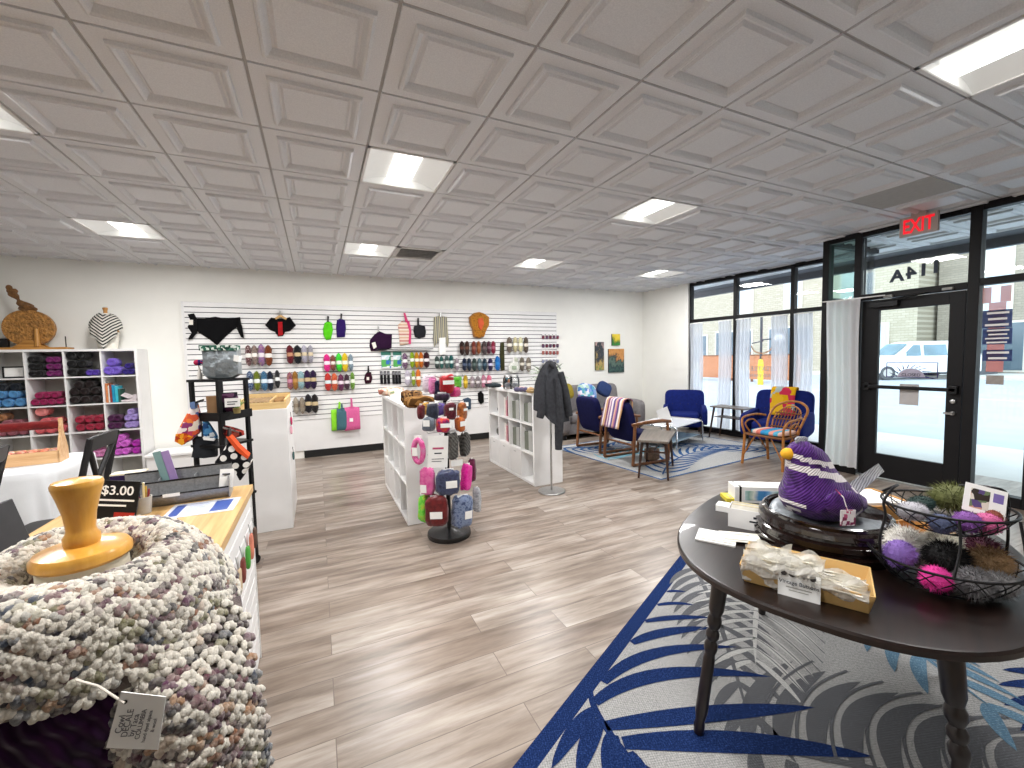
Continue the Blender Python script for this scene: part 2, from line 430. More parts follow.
# transom light over the door
r = bpy.data.objects.new('window_8', None); COL.objects.link(r); r['kind'] = 'structure'; r.location = (EX, 1.9725, 0)
w = 2.8925-1.9725
MB().bx(.002, .108, 0, w, 2.13, 2.2).bx(.002, .108, 0, w, 2.88, CH).build('window_frame', BLK, r, smooth=0, bevel=.004)
MB().bx(.05, .058, 0, w, 2.2, 2.88).build('pane', GLD, r, smooth=0)
NUM = M('number_vinyl', '#3a4250', .6)
for k, (c, yy) in enumerate(zip('114A', (2.235, 2.335, 2.44, 2.565))):   # read from the street, so mirrored in here
    text('house_number', c, .175, (.046, yy-1.9725, 2.40-.012*k), (0, 1, 0), (0, 0, 1), NUM, r, ext=.0008, bold=.008)
MB().bx(-.03, .004, .6, .68, 2.13, 2.16).bx(-.03, .004, .1, .18, 2.14, 2.165).build('sensor_strip', M('grey_plastic', '#9a9a98', .5), r, smooth=0)
# return between the entrance and the window wall
S(MB().bx(EX+.11, wx(3.3)+.1, 3.28, 3.35, 0, .1).bx(EX+.11, wx(3.3)+.1, 3.28, 3.35, CH-.07, CH).bx(EX+.11, wx(3.3)+.1, 3.28, 3.35, TRZ-.03, TRZ+.03).build('trim_1', BLK, smooth=0))
S(MB().bx(EX+.11, wx(3.3)+.1, 3.31, 3.318, .1, TRZ-.03).bx(EX+.11, wx(3.3)+.1, 3.31, 3.318, TRZ+.03, CH-.07).build('window_9', GL, smooth=0))
# door
d = bpy.data.objects.new('door_1', None); COL.objects.link(d); d['kind'] = 'structure'; d.location = (EX+.02, 1.985, 0)
W = 2.88-1.985
f = MB(); f.bx(0, .045, 0, .12, .03, 2.12).bx(0, .045, W-.17, W, .03, 2.12).bx(0, .045, .12, W-.17, .03, .31).bx(0, .045, .12, W-.17, 1.995, 2.12)
f.build('door_leaf', BLK, d, smooth=0, bevel=.003)
MB().bx(.018, .026, .12, W-.17, .31, 1.995).build('pane', GLD, d, smooth=0)
f = MB(); f.bx(-.05, -.02, .03, W-.06, 1.085, 1.125).bx(-.05, 0, .02, .09, 1.06, 1.15).bx(-.05, 0, W-.11, W-.05, 1.06, 1.15)
f.build('panic_bar', BLACK, d, smooth=0, bevel=.006)
f = MB(); f.lathe([(.0, 0), (.022, 0), (.022, .02), (.012, .025), (0, .025)], (-.0, .06, .985), 16, m=Matrix.Rotation(-PI/2, 3, 'Y'))
f.lathe([(.0, 0), (.02, 0), (.02, .02), (0, .02)], (-.0, .06, .86), 16, m=Matrix.Rotation(-PI/2, 3, 'Y')); f.bx(-.045, -.02, .05, .12, .85, .87)
f.build('door_lock', STEEL, d)
f = MB(); f.bx(-.06, 0, W-.36, W-.1, 2.03, 2.09).tube([(-.05, W-.2, 2.1), (-.09, W-.5, 2.115), (-.02, W-.62, 2.14)], .01)
f.build('door_closer', BLACK, d, smooth=0, bevel=.004)
MB().bx(-.02, .12, -.01, W+.01, 0, .022).build('threshold', STEEL, d, smooth=0)
# ================================================================== STREET OUTSIDE
ROAD = M('pale_asphalt', '#a3a8ae', .9, 0, .06, 1.2)
WALK = M('pale_concrete', '#cdccc8', .9, 0, .05, 2)
S(MB().bx(6.9, 40, -30, 60, -.4, -.1).build('ground_street', ROAD, smooth=0))
S(MB().bx(6.12, 9.6, -30, 60, -.3, -.02).build('ground_sidewalk', WALK, smooth=0))
m = MB(); 
for k in range(9): m.bx(19.0, 19.12, -20+6*k, -17+6*k, -.1, -.096)
S(m.build('trim_road_line', M('road_yellow', '#d9c98a', .8), smooth=0))
S(MB().bx(30.5, 45, -30, 60, -.3, .03).build('ground_far_sidewalk', WALK, smooth=0))
CAN = M('canopy_dark', '#4a4c52', .7, 0, .08, 3)
r = T('street_canopy', 'dark grey canopy outside along the top of the shop windows', 'canopy', (6.1, 0, 3.0))
MB().bx(1.1, 2.5, -8, 16, .02, .12).bx(.02, 1.1, -8, 3.2, .02, .12).build('soffit', CAN, r, smooth=0)
MB().bx(2.4, 2.5, -8, 16, -.1, .25).build('fascia', M('canopy_fascia', '#5b5e66', .6, 0, .05), r, smooth=0)
# buildings across the street
def facade(y0, y1, x, h, col, name, label, wins, brick=True, side=0):
    r = T(name, label, 'building', (x, y0, 0))
    MB().bx(0, 5, 0, y1-y0, -.1, h).build('wall', col, r, smooth=0)
    for (a, b, z0, z1, mm) in wins:
        f = MB().bx(-.08, .05, a-.12, b+.12, z0-.12, z1+.12).build('window', M('far_frame', '#d6d2c8', .7), r, smooth=0)
        MB().bx(-.1, -.07, a, b, z0, z1).build('pane', mm, f, smooth=0)
    return r
def brickmat(name, c1, c2, mo, s=1):
    t = NT(name); v = t.coords((1, 1, 1), (PI/2, 0, PI/2)); b = t.new('TexBrick'); t.link(t.coords(), b.inputs['Vector'])
    tc = t.new('TexCoord'); sp = t.new('SeparateXYZ'); cb = t.new('CombineXYZ'); t.link(tc.outputs['Object'], sp.inputs[0])
    t.link(sp.outputs['Y'], cb.inputs[0]); t.link(sp.outputs['Z'], cb.inputs[1]); t.link(cb.outputs[0], b.inputs['Vector'])
    b.inputs['Color1'].default_value = lin(c1); b.inputs['Color2'].default_value = lin(c2); b.inputs['Mortar'].default_value = lin(mo)
    b.inputs['Brick Width'].default_value = .5*s; b.inputs['Row Height'].default_value = .2*s; b.inputs['Scale'].default_value = 1; b.inputs['Mortar Size'].default_value = .015*s
    t.bsdf(b.outputs['Color'], .9); return t.m
STONE = brickmat('cream_block', '#b9b2a1', '#aca592', '#989180', .8)
CREAM = brickmat('tan_block', '#a39b8d', '#958e81', '#817b72', .7)
DKW = M('far_dark_glass', '#5d6d78', .15, 0, .2, .8); SKYW = M('far_sky_glass', '#bcc8d0', .15, 0, .1, .8)
facade(2.5, 13.2, 36, 11, CREAM, 'street_building', 'tan block building across the street behind the white van', [(1.2, 2.1, 3.6, 9, SKYW), (3.3, 4.6, .2, 2.9, DKW), (5.2, 6.2, 3.6, 9, SKYW), (7.6, 8.6, 3.6, 9, SKYW), (7.0, 9.2, .2, 2.9, DKW)])
facade(-14, 2.4, 36, 9, M('white_render', '#b4b1aa', .9, 0, .04, 2), 'street_building', 'white rendered building across the street seen through the right sidelight', [(2, 5, .4, 3, DKW), (8, 11, .4, 3, DKW), (3, 4, 4.5, 7, SKYW)])
facade(13.4, 34, 34, 12, STONE, 'street_building', 'cream stone building across the street behind the left windows', [(1.5, 4.2, .6, 3.2, SKYW), (6.2, 9.4, .9, 3.4, DKW), (11, 14.5, .9, 3.4, DKW), (15.6, 18, .6, 3.2, DKW), (3, 4.2, 5, 8, SKYW), (7, 8.2, 5, 8, SKYW), (11, 12.2, 5, 8, SKYW)])
facade(35, 58, 34, 9, M('grey_render', '#a0a09e', .9, 0, .04, 2), 'street_building', 'pale grey building farther along the street on the left', [(2, 6, .6, 3, DKW), (8, 12, .6, 3, DKW)])
# orange patio barrier panels of the place opposite
ORG = M('orange_panel', '#b87c58', .8, 0, .08, 2)
for y0, y1, lb in ((17.0, 19.3, 'orange patio panel outside the leftmost window'), (13.2, 15.9, 'orange patio panel outside the middle window')):
    r = T('street_barrier', lb, 'barrier', (22, y0, -.1), 0, 'orange patio panels across the street')
    MB().bx(0, .1, 0, y1-y0, .15, 1.45).build('panel', ORG, r, smooth=0)
    for q in (.05, y1-y0-.15): MB().bx(.02, .12, q, q+.1, 0, 1.5).build('post', M('post_brown', '#7a5138', .8), r, smooth=0)
    MB().bx(-.01, .11, 0, y1-y0, 1.45, 1.52).build('top_rail', M('post_brown'), r, smooth=0)
r = T('street_sign_pole', 'dark street lamp pole with round white lamp outside the middle window', 'street pole', (20.5, 14.2, -.1))
MB().tube([(0, 0, 0), (0, 0, 3.4)], .06, 8).tube([(0, 0, 2.25), (0, -.7, 2.3)], .035, 6).tube([(0, .5, 2.1), (0, -.1, 2.2)], .03, 6).build('pole', M('pole_dark', '#3e4046', .6), r)
MB().ell((0, -.9, 2.3), (.24, .26, .2), 14, 8).build('lamp', M('lamp_white', '#eeeeee', .4), r)
r = T('caution_post', 'yellow bollard post at the orange patio panel', 'bollard', (20.2, 14.0, -.1))
MB().lathe([(.0, 0), (.13, 0), (.13, 1.0), (.1, 1.25), (0, 1.3)], (0, 0, 0), 12).build('post', M('bollard_yellow', '#e2b93c', .6), r)
tag(MB().bx(0, 2.2, 0, 2.0, 0, 1.2).build('street_cabinet', M('cabinet_grey', '#5b5f66', .6), loc=(33.0, 10.2, -.0), smooth=0, bevel=.05), 'dark grey utility cabinet behind the white van', 'cabinet')
# white van (built nose along -y, then turned towards us)
VW = M('van_white', '#e8ebee', .3, 0, .02, 2, coat=0) if False else M('van_white', '#e8ebee', .3, 0, .02, 2)
VG = M('van_glass', '#6f8b99', .08, 0, .3, 1.0)
van = T('street_van', 'white van parked across the street beyond the glass door', 'van', (29.5, 11.9, -.1), math.radians(-124))
prof_v = [(-2.5, .35), (-2.55, .95), (-2.4, 1.1), (-1.35, 1.22), (-.55, 1.92), (-.2, 2.02), (2.5, 2.02), (2.65, 1.2), (2.65, .4)]
m = MB(); 
def vx(y, z): return .98 - (.16 if z > 1.6 else .06 if z > 1.2 else 0)
n = len(prof_v); vs = []
for s in (-1, 1):
    for y, z in prof_v: vs.append((s*vx(y, z), y, z))
m.add(vs, [tuple(range(n))[::1], tuple(range(n, 2*n))[::-1]]+[(i, n+i, n+(i+1) % n, (i+1) % n) for i in range(n)])
m.build('body', VW, van, bevel=.05)
m = MB().add([(-.84, -1.24, 1.31), (.84, -1.24, 1.31), (.76, -.6, 1.9), (-.76, -.6, 1.9)], [(0, 1, 2, 3)]); 
o = m.build('windscreen', VG, van, smooth=0); o.location = (0, -.03, .03)
for s in (-1, 1):
    for (a, b, c, dd) in ((-.95, -.1, -.42, -.1), (.05, 1.1, .05, 1.1), (1.25, 2.4, 1.25, 2.4)):
        MB().add([(s*.955, a, 1.28), (s*.955, b, 1.28), (s*.845, dd, 1.84), (s*.845, c, 1.84)], [(0, 1, 2, 3)]).build('side_window', VG, van, smooth=0)
    MB().box((s*1.05, -.95, 1.32), (.16, .1, .2)).build('mirror', VW, van, smooth=0, bevel=.02)
    for yy in (-1.65, 1.7):
        w = MB().lathe([(.2, -.12), (.36, -.12), (.38, -.08), (.38, .08), (.36, .12), (.2, .12)], (s*.86, yy, .38), 24, m=Matrix.Rotation(PI/2, 3, 'Y')).build('wheel', M('tyre_grey', '#57585c', .8), van)
        MB().lathe([(0, .06), (.1, .1), (.21, .08), (.22, .125), (.2, .125)] if s > 0 else [(0, -.06), (.1, -.1), (.21, -.08), (.22, -.125), (.2, -.125)], (s*.86, yy, .38), 18, m=Matrix.Rotation(PI/2, 3, 'Y')).build('hub_cap', STEEL, w)
    MB().bx(s*.6-.2, s*.6+.2, -2.57, -2.5, .78, .98).build('headlight', M('lamp_clear', '#cfd8de', .1), van, smooth=0)
MB().bx(-.4, .4, -2.58, -2.5, .66, .98).build('grille', M('grille_dark', '#3c4046', .5), van, smooth=0)
MB().bx(-.98, .98, -2.66, -2.45, .35, .58).build('bumper', M('bumper_grey', '#8a8d92', .5), van, smooth=0, bevel=.03)

# ================================================================== ON THE GLASS
# sun shaped sign in the door
VIO = M('sign_violet', '#5b4f8e', .6); VIOD = M('sign_deep_violet', '#2b2466', .6); SILV = M('sign_silver', '#b3adc0', .5, 0, .1)
p = atX(911, 370, 5.985); r = T('closed_sign', 'rectangular sun ray sign reading closed hanging inside the door glass', 'sign', (5.985, p.y, p.z))
w, h = .225, .17
MB().bx(0, .004, -w, w, -h/2, -h/2+.008).bx(0, .004, -w, w, h/2-.008, h/2).bx(0, .004, -w, -w+.008, -h/2, h/2).bx(0, .004, w-.008, w, -h/2, h/2).build('sign_frame', VIOD, r, smooth=0)
MB().add([(.002, .12*cos(PI*k/18), -h/2+.105*sin(PI*k/18)) for k in range(19)], [tuple(range(19))]).build('sun_disc', SILV, r, smooth=0)
m = MB()
for k in range(11):
    a = PI*(k+.5)/11; b = a+.12
    m.add([(.001, cos(a-.07)*.125, -h/2+.11*sin(a-.07)), (.001, cos(a+.07)*.125, -h/2+.11*sin(a+.07)), (.001, cos(b)*.18, -h/2+.14*sin(b)), (.001, cos(b+.1)*.215, -h/2+.158*sin(b+.1))], [(0, 1, 2, 3)])
m.build('sun_rays', VIOD, r, smooth=0)
text('lettering', 'CLOSED', .045, (-.001, 0, -h/2+.03), (0, -1, 0), (0, 0, 1), INK, r)
p = atX(909, 393, 6.0)
tag(MB().bx(0, .001, -.085, .085, -.135, .1).build('paper_notice', M('backlit_paper', '#bdb9b8', .9, 0, .03), loc=(5.999, p.y, p.z), smooth=0), 'blank grey paper notice taped behind the door push bar', 'notice')
# service notices on the sidelight
RED = sheer('red_vinyl', '#f8a89c', .58, .9); NAVY = sheer('navy_vinyl', '#6c76a0', .82, .85)
r = T('red_vinyl_decal', 'red forked vinyl decal on the right sidelight behind the blue notices', 'decal', (6.016, 1.72, 1.2))
def dec(px0, px1, py0, py1): a = atX(px0, py0, 6.016); b = atX(px1, py1, 6.016); return a, b
m = MB()
for px0, px1, py0, py1 in ((983, 991, 288, 303), (1001, 1011, 286, 301), (989, 1003, 303, 372)):
    a, b = dec(px0, px1, py0, py1); m.bx(0, .0008, a.y-1.72, b.y-1.72, b.z-1.2, a.z-1.2)
m.build('vinyl', RED, r, smooth=0)
for q, (py0, py1, n, lb) in enumerate(((311, 327, 3, 'topmost dark blue lettered notice on the right sidelight'), (329, 344, 4, 'middle dark blue lettered notice on the right sidelight'), (350, 361, 2, 'lowest dark blue lettered notice on the right sidelight'))):
    a, b = dec(983, 1012, py0, py1); c = (a+b)/2
    r = T('window_notice', lb, 'notice', (6.011, c.y, c.z), 0, 'blue notices on the sidelight')
    hw, hh = abs(a.y-b.y)/2, abs(a.z-b.z)/2
    MB().bx(0, .0015, -hw, hw, -hh, hh).build('card', NAVY, r, smooth=0)
    for k in range(n): MB().bx(-.0012, -.0002, -hw*(.8-.12*(k % 2)), hw*(.8-.1*((k+1) % 3)), hh*(1-2*(k+.5)/n)-hh*.28/n*1.3, hh*(1-2*(k+.5)/n)+hh*.28/n*1.3).build('print_line', PAPER, r, smooth=0)
a, b = dec(985, 1005, 374, 386); c = (a+b)/2
tag(MB().bx(0, .001, -.06, .06, -.045, .045).build('grey_sticker', M('grey_sticker', '#a39c96', .8), loc=(6.014, c.y, c.z), smooth=0), 'plain grey sticker under the blue notices on the sidelight', 'sticker')
# shop decal on the middle window, read from the street
ya, yb = 4.95, 4.95; Xd = wx(4.85)+.035
r = T('window_decal', 'pale orange sun and lettering decal on the middle window', 'decal', (Xd, 4.84, 1.3), -ang)
ODK = M('decal_tan', '#b98b6b', .8); GRY = M('decal_grey', '#8d929c', .8)
m = MB()
for k in range(24):
    a0, a1 = PI+PI*k/24, PI+PI*(k+1)/24
    m.add([(0, .17*cos(a0), .36+.13*sin(a0)), (0, .17*cos(a1), .36+.13*sin(a1)), (0, .19*cos(a1), .36+.15*sin(a1)), (0, .19*cos(a0), .36+.15*sin(a0))], [(0, 1, 2, 3)])
for k in range(7):
    a = PI+PI*(k+.5)/7; m.add([(0, .23*cos(a-.06), .36+.19*sin(a-.06)), (0, .23*cos(a+.06), .36+.19*sin(a+.06)), (0, .33*cos(a), .36+.28*sin(a))], [(0, 1, 2)])
m.build('sun', ODK, r, smooth=0)
text('lettering', 'TEXTILE', .105, (-.001, 0, -.05), (0, 1, 0), (0, 0, 1), GRY, r); text('lettering', 'AND YARN', .08, (-.001, 0, -.17), (0, 1, 0), (0, 0, 1), GRY, r)
# exit sign
r = T('exit_sign', 'illuminated red exit sign under the ceiling in front of the door', 'exit sign', (5.72, 2.27, 2.82))
MB().bx(-.02, .02, -.155, .155, -.1, .1).build('housing', M('exit_housing', '#b9a9a2', .5, 0, .05), r, smooth=0, bevel=.005)
MB().bx(-.02, .02, -.06, .06, .1, .13).build('canopy', M('exit_housing'), r, smooth=0)
text('lettering', 'EXIT', .2, (-.0215, 0, -.008), (0, -1, 0), (0, 0, 1), emit('exit_red', '#ff1228', 1.0), r, ext=.001, sx=.62, bold=.004)
# ---- sheer curtains
SHE = sheer('sheer_white', '#fafbff', .8); OPQ = sheer('curtain_white', '#fbfbfd', .93, .45)
def curtain(name, lb, pos, rz, w, z0, z1, folds, mm, amp=.022, gather=None, grp='white window curtains'):
    """local x runs along the wall"""
    ph = RN.random()*6
    def f(u, v):
        x = (u-.5)*w; k = 1
        if gather: k = 1-gather*sin(PI*min(1, v*1.0))*.5
        return (x*k + .012*sin(v*5+ph), amp*sin(u*folds*2*PI+ph+.5*sin(v*3))*(.55+.45*v), z1+(z0-z1)*v)
    r = T(name, lb, 'curtain', pos, rz, grp)
    MB().grid(f, int(folds*10), 14).build('cloth', mm, r, smooth=180)
    MB().bx(-w/2, w/2, -.006, .006, z1-.004, z1+.014).build('hem_rod', WHITE, r, smooth=0)
    return r
names = [('left', 'first'), ('right', 'first'), ('left', 'middle'), ('right', 'middle'), ('left', 'third')]
k = 0
for b in range(3):
    ya, yb = ys[b], ys[b+1]
    for s, frac in ((0, .16), (1, .24)):
        w = (ya-yb)*(.27 if (b, s) != (0, 0) else .3)
        yc = ya-.05-w/2 if s == 0 else yb+.04+w/2
        lb = 'sheer white curtain on the %s side of the %s window bay' % ('corner' if s == 0 else 'door', ['first', 'second', 'third'][b])
        curtain('window_curtain', lb, (wx(yc)-.035, yc, 0), PI/2-ang*-1*-1 if False else PI/2+math.atan(.083), w, .13, 2.13, 4, SHE)
p0, p1 = atX(828, 300, 5.9), atX(862, 300, 5.9)
curtain('door_curtain', 'long white curtain hanging beside the black entrance door', (5.9, (p0.y+p1.y)/2+.005, 0), PI/2, .38, .1, 2.15, 4.5, OPQ, .022, .12, None)
MB_ = MB().tube([(5.9, 3.27, 2.16), (5.9, 2.62, 2.155)], .007, 8).build('curtain_rod', WHITE)
tag(MB_, 'thin white rod holding the curtain beside the door', 'curtain rod')
# ================================================================== THE SLATWALL
r = T('slatwall_panel', 'wide white slatwall with dark grooves covering the back wall', 'slatwall', (0, 7.5, 0))
SX0, SX1 = -1.69, 4.47
MB().bx(SX0, SX1, -.012, -.002, .6, 2.44).build('groove_backing', M('groove_grey', '#2c2b30', .6), r, smooth=0)
m = MB(); z = .62
while z < 2.40: m.bx(SX0, SX1, -.032, -.012, z, z+.0645); z += .0762
m.build('slats', WHITE, r, smooth=0)
MB().bx(SX0, SX1, -.02, -.002, .12, .615).build('lower_panel', WHITE2, r, smooth=0)
MB().bx(SX0-.03, SX0, -.035, -.002, .12, 2.44).build('edge_trim', WHITE2, r, smooth=0)
SLY = 7.455
def pxm(p): return F/(p-EYE).dot(BF)           # pixels per metre there
def hank_mesh():
    m = MB()
    def f(u, v):
        a = 2*PI*u; z = v-.5
        e = (1-abs(2*z)**4)**.5 if abs(2*z) < 1 else 0
        k = (.78+.22*abs(sin(2*PI*(v-.5)*1.0)))*max(e, .12)
        k *= 1+.07*sin(3*a+v*26)
        return (.5*k*cos(a), .34*k*sin(a), z*1.0)
    m.grid(f, 18, 20, cu=True)
    m.add([(0, 0, -.5), (0, 0, .5)], [])
    return m
def band_mesh():
    return MB().lathe([(.44, -.1), (.46, -.09), (.46, .09), (.44, .1)], n=14, sy=.72)
HK = None
YC = {}
def ym(*cols):
    k = 'wool_'+'_'.join(c.strip('#') for c in cols)
    return yarn(k, *cols, scale=11 if len(cols) > 1 else 6, stripe=32)
def hank(px, y0, y1, w, cols, label, group, band='#e9e4da', Y=SLY-.055, kind='yarn_hank', cat='yarn'):
    global HK
    p = atY(px, (y0+y1)/2, Y); s = pxm(p); h = (y1-y0)/s; ww = w/s
    o = bpy.data.objects.new(kind, HK.data if HK else None) if HK else None
    if HK is None:
        o = hank_mesh().build(kind, ym(*cols)); HK = o
        b = band_mesh().build('label_band', M('band_'+band.strip('#'), band, .8, 0, .06, 60), o)
        hank.band = b
        c = MB().tube([(0, .0, .46), (0, .67, .44)], .03, 6).build('hanging_peg', STEEL, o); hank.peg = c
    else:
        COL.objects.link(o); b = hank.band.copy(); COL.objects.link(b); b.parent = o; c = hank.peg.copy(); COL.objects.link(c); c.parent = o
    o.location = p; o.scale = (ww, .1, h); setmat(o, ym(*cols)); setmat(b, M('band_'+band.strip('#'), band, .8, 0, .06, 60))
    return tag(o, label, cat, group)
TANB = '#c9b48c'
g = 'yarn hanks on the slatwall left section'
for a in [
 (248.5, 345, 366, 5.6, ('#2e1218', '#6a1a2c', '#d8c9c4'), 'maroon and black speckled yarn hank, leftmost of the upper row left of the grey gap', '#f0ece6'),
 (254.6, 345, 365, 5.2, ('#1c1a1e', '#b8a79c', '#7a4a3c'), 'black and beige speckled yarn hank next to the maroon speckled one', '#f0ece6'),
 (261.5, 344, 366, 6, ('#b04fa8', '#8d7fb8', '#d8986c'), 'pink to peach fading yarn hank in the upper left row', '#e8e2e6'),
 (268.6, 345, 366, 6.6, ('#5e2a14', '#a3562a'), 'rust brown yarn hank in the upper left row', '#f2eee6'),
 (290, 345, 364, 6.4, ('#5a0f1c', '#7c1a2a'), 'deep red yarn hank with tan band in the upper row', '#c08a6c'),
 (297.6, 345, 364, 6.6, ('#0e1014', '#1c1f2a'), 'black yarn hank with tan band beside the deep red one', TANB),
 (304.4, 345, 363, 5.2, ('#a9a6bd', '#d6d2de'), 'pale lavender yarn hank beside the black one in the upper row', '#d8c8a8'),
 (310.6, 345, 363, 4.8, ('#c6c3ce', '#8f8c98'), 'silver grey yarn hank, rightmost of the upper middle row', '#d8c8a8'),
 (250, 371, 391, 6, ('#142a52', '#2c4f86', '#c9d6e0'), 'navy blue yarn hank, leftmost of the second row', '#eef2f4'),
 (257, 371, 391, 5.6, ('#5d6a1c', '#8c9a2c', '#3c4414'), 'olive green yarn hank in the second row', '#eef2ea'),
 (264.3, 371, 391, 6.2, ('#21426c', '#5a94bc', '#16243c'), 'teal and sky blue yarn hank in the second row', '#dfeaf2'),
 (270.4, 371, 391, 5.4, ('#0c101a', '#1e2a44'), 'blue black yarn hank in the second row', '#e8eaf0'),
 (277.4, 370, 388, 4.6, ('#3a393c', '#16161a'), 'small charcoal yarn hank standing apart in the second row', '#f2f2f0'),
 (290, 372, 390, 5.4, ('#6a2a6c', '#a85a78', '#c9a24c'), 'purple and gold speckled yarn hank in the second row', '#c88aa0'),
 (295.3, 371, 390, 5.2, ('#8a5a22', '#c28c3c'), 'ochre yarn hank in the second row', '#b98a4c'),
 (301, 371, 389, 6, ('#6fb2c6', '#b9dce4', '#7f9c98'), 'pale aqua yarn hank in the second row', '#c8b898'),
 (307.4, 370, 389, 6, ('#231036', '#3a1c52'), 'dark purple yarn hank with tan band, left of the purple pair', TANB),
 (313.4, 370, 389, 6, ('#1e0e30', '#35184c'), 'dark purple yarn hank with tan band, right of the purple pair', TANB),
 (296, 397, 414, 5, ('#a39786', '#c9bfae'), 'beige yarn hank, left of the pair in the bottom row', '#8a7c6a'),
 (302.3, 397, 414, 5, ('#b3a696', '#8f8472'), 'beige yarn hank, right of the pair in the bottom row', '#8a7c6a'),
 (308.4, 394, 413, 6.2, ('#15141a', '#26222a'), 'black yarn hank with tan band, left of the bottom row pair', TANB),
 (315, 394, 413, 6.2, ('#121116', '#2c2622'), 'black yarn hank with tan band, right of the bottom row pair', TANB),
]: hank(*a[:6], g, band=a[6])
g = 'yarn hanks on the slatwall neon section'
for a in [
 (327, 354, 372, 6.2, ('#e8117f', '#ff3fa4'), 'hot pink yarn hank in the bright pegged block', '#f3dce8'),
 (333, 355, 371, 5, ('#6a4038', '#a8604c', '#3c2c2c'), 'brown speckled yarn hank beside the hot pink one', '#e8dcd4'),
 (339, 353, 372, 5.6, ('#2fd42a', '#58f04c'), 'neon green yarn hank in the bright block', '#e4f2e0'),
 (345, 353, 372, 5.6, ('#f2c60c', '#ffe03a'), 'bright yellow yarn hank in the bright block', '#f6f0d8'),
 (350.8, 354, 371, 4.6, ('#43607c', '#a9c0cc', '#2a3a4c'), 'blue grey speckled yarn hank, rightmost of the bright upper row', '#e4eaee'),
 (328, 373, 391, 6, ('#b81c2c', '#e8503c'), 'red and coral yarn hank in the bright lower row', '#d8e8ec'),
 (334.6, 373, 391, 5.6, ('#f06a3c', '#d8482c', '#f0a06a'), 'orange coral yarn hank in the bright lower row', '#f2e4dc'),
 (341, 374, 391, 5.6, ('#7c2a4c', '#4c2a5c', '#a84a5c'), 'plum red yarn hank in the bright lower row', '#e8dce4'),
 (347, 374, 390, 5, ('#2c2430', '#5c3a48'), 'dark plum yarn hank in the bright lower row', '#e4dce0'),
 (352.6, 372, 390, 4.2, ('#8fe03c', '#2c3a1c', '#b8f06a'), 'lime and black speckled yarn hank, rightmost of the bright lower row', '#eef6e2'),
]: hank(*a[:6], g, band=a[6])
g = 'yarn hanks on the slatwall centre section'
for a in [
 (405, 353, 369, 5.4, ('#3c1a3c', '#6a2a6a', '#d8d0d4'), 'purple and white yarn hank beside the lime hank at the centre', '#f4f2f0'),
 (412.2, 352, 368, 4.6, ('#a8c814', '#7c9c1c'), 'lime green yarn hank at the centre of the slatwall', '#f2f4ea'),
 (416.8, 352, 368, 4.4, ('#e0a012', '#c88414'), 'golden yellow yarn hank at the centre', '#f4eedc'),
 (421.2, 352, 368, 4.4, ('#e07c12', '#c86414'), 'orange yarn hank at the centre', '#f4eadc'),
 (426.6, 352, 368, 6, ('#4a1422', '#2c0e18'), 'dark maroon yarn hank at the centre', '#efe8ea'),
 (407.6, 370, 386, 5.8, ('#c6bcd0', '#e6e0ea'), 'pale lilac yarn hank below the purple and white one', '#f2f0f4'),
 (413.4, 370, 386, 3.6, ('#b0c83c', '#8ca42c'), 'thin lime yarn hank in the lower centre row', '#f2f4ea'),
 (418.4, 369, 387, 5, ('#e06c1c', '#f08c3c'), 'orange yarn hank in the lower centre row', '#f6eadc'),
 (437, 356, 369, 4.6, ('#2c3a38', '#4c5c58'), 'dark grey green yarn hank left of the white hang tag', '#c9d2ce'),
 (441.6, 356, 369, 4, ('#20504c', '#3c7c74'), 'teal yarn hank left of the white hang tag', '#d2dcd8'),
 (446.8, 355, 369, 4.2, ('#2c4444', '#5c7c78'), 'grey teal yarn hank right of the white hang tag', '#c9d2ce'),
 (451.4, 355, 369, 4.6, ('#0f4a4c', '#1c6c68'), 'deep teal yarn hank beside the grey teal one', '#c9d8d4'),
 (457, 358, 371, 4, ('#8c8088', '#b8acb4'), 'mauve grey yarn hank between the teal and navy hanks', '#e8e4e6'),
]: hank(*a[:6], g, band=a[6])
g = 'yarn hanks on the slatwall right section'
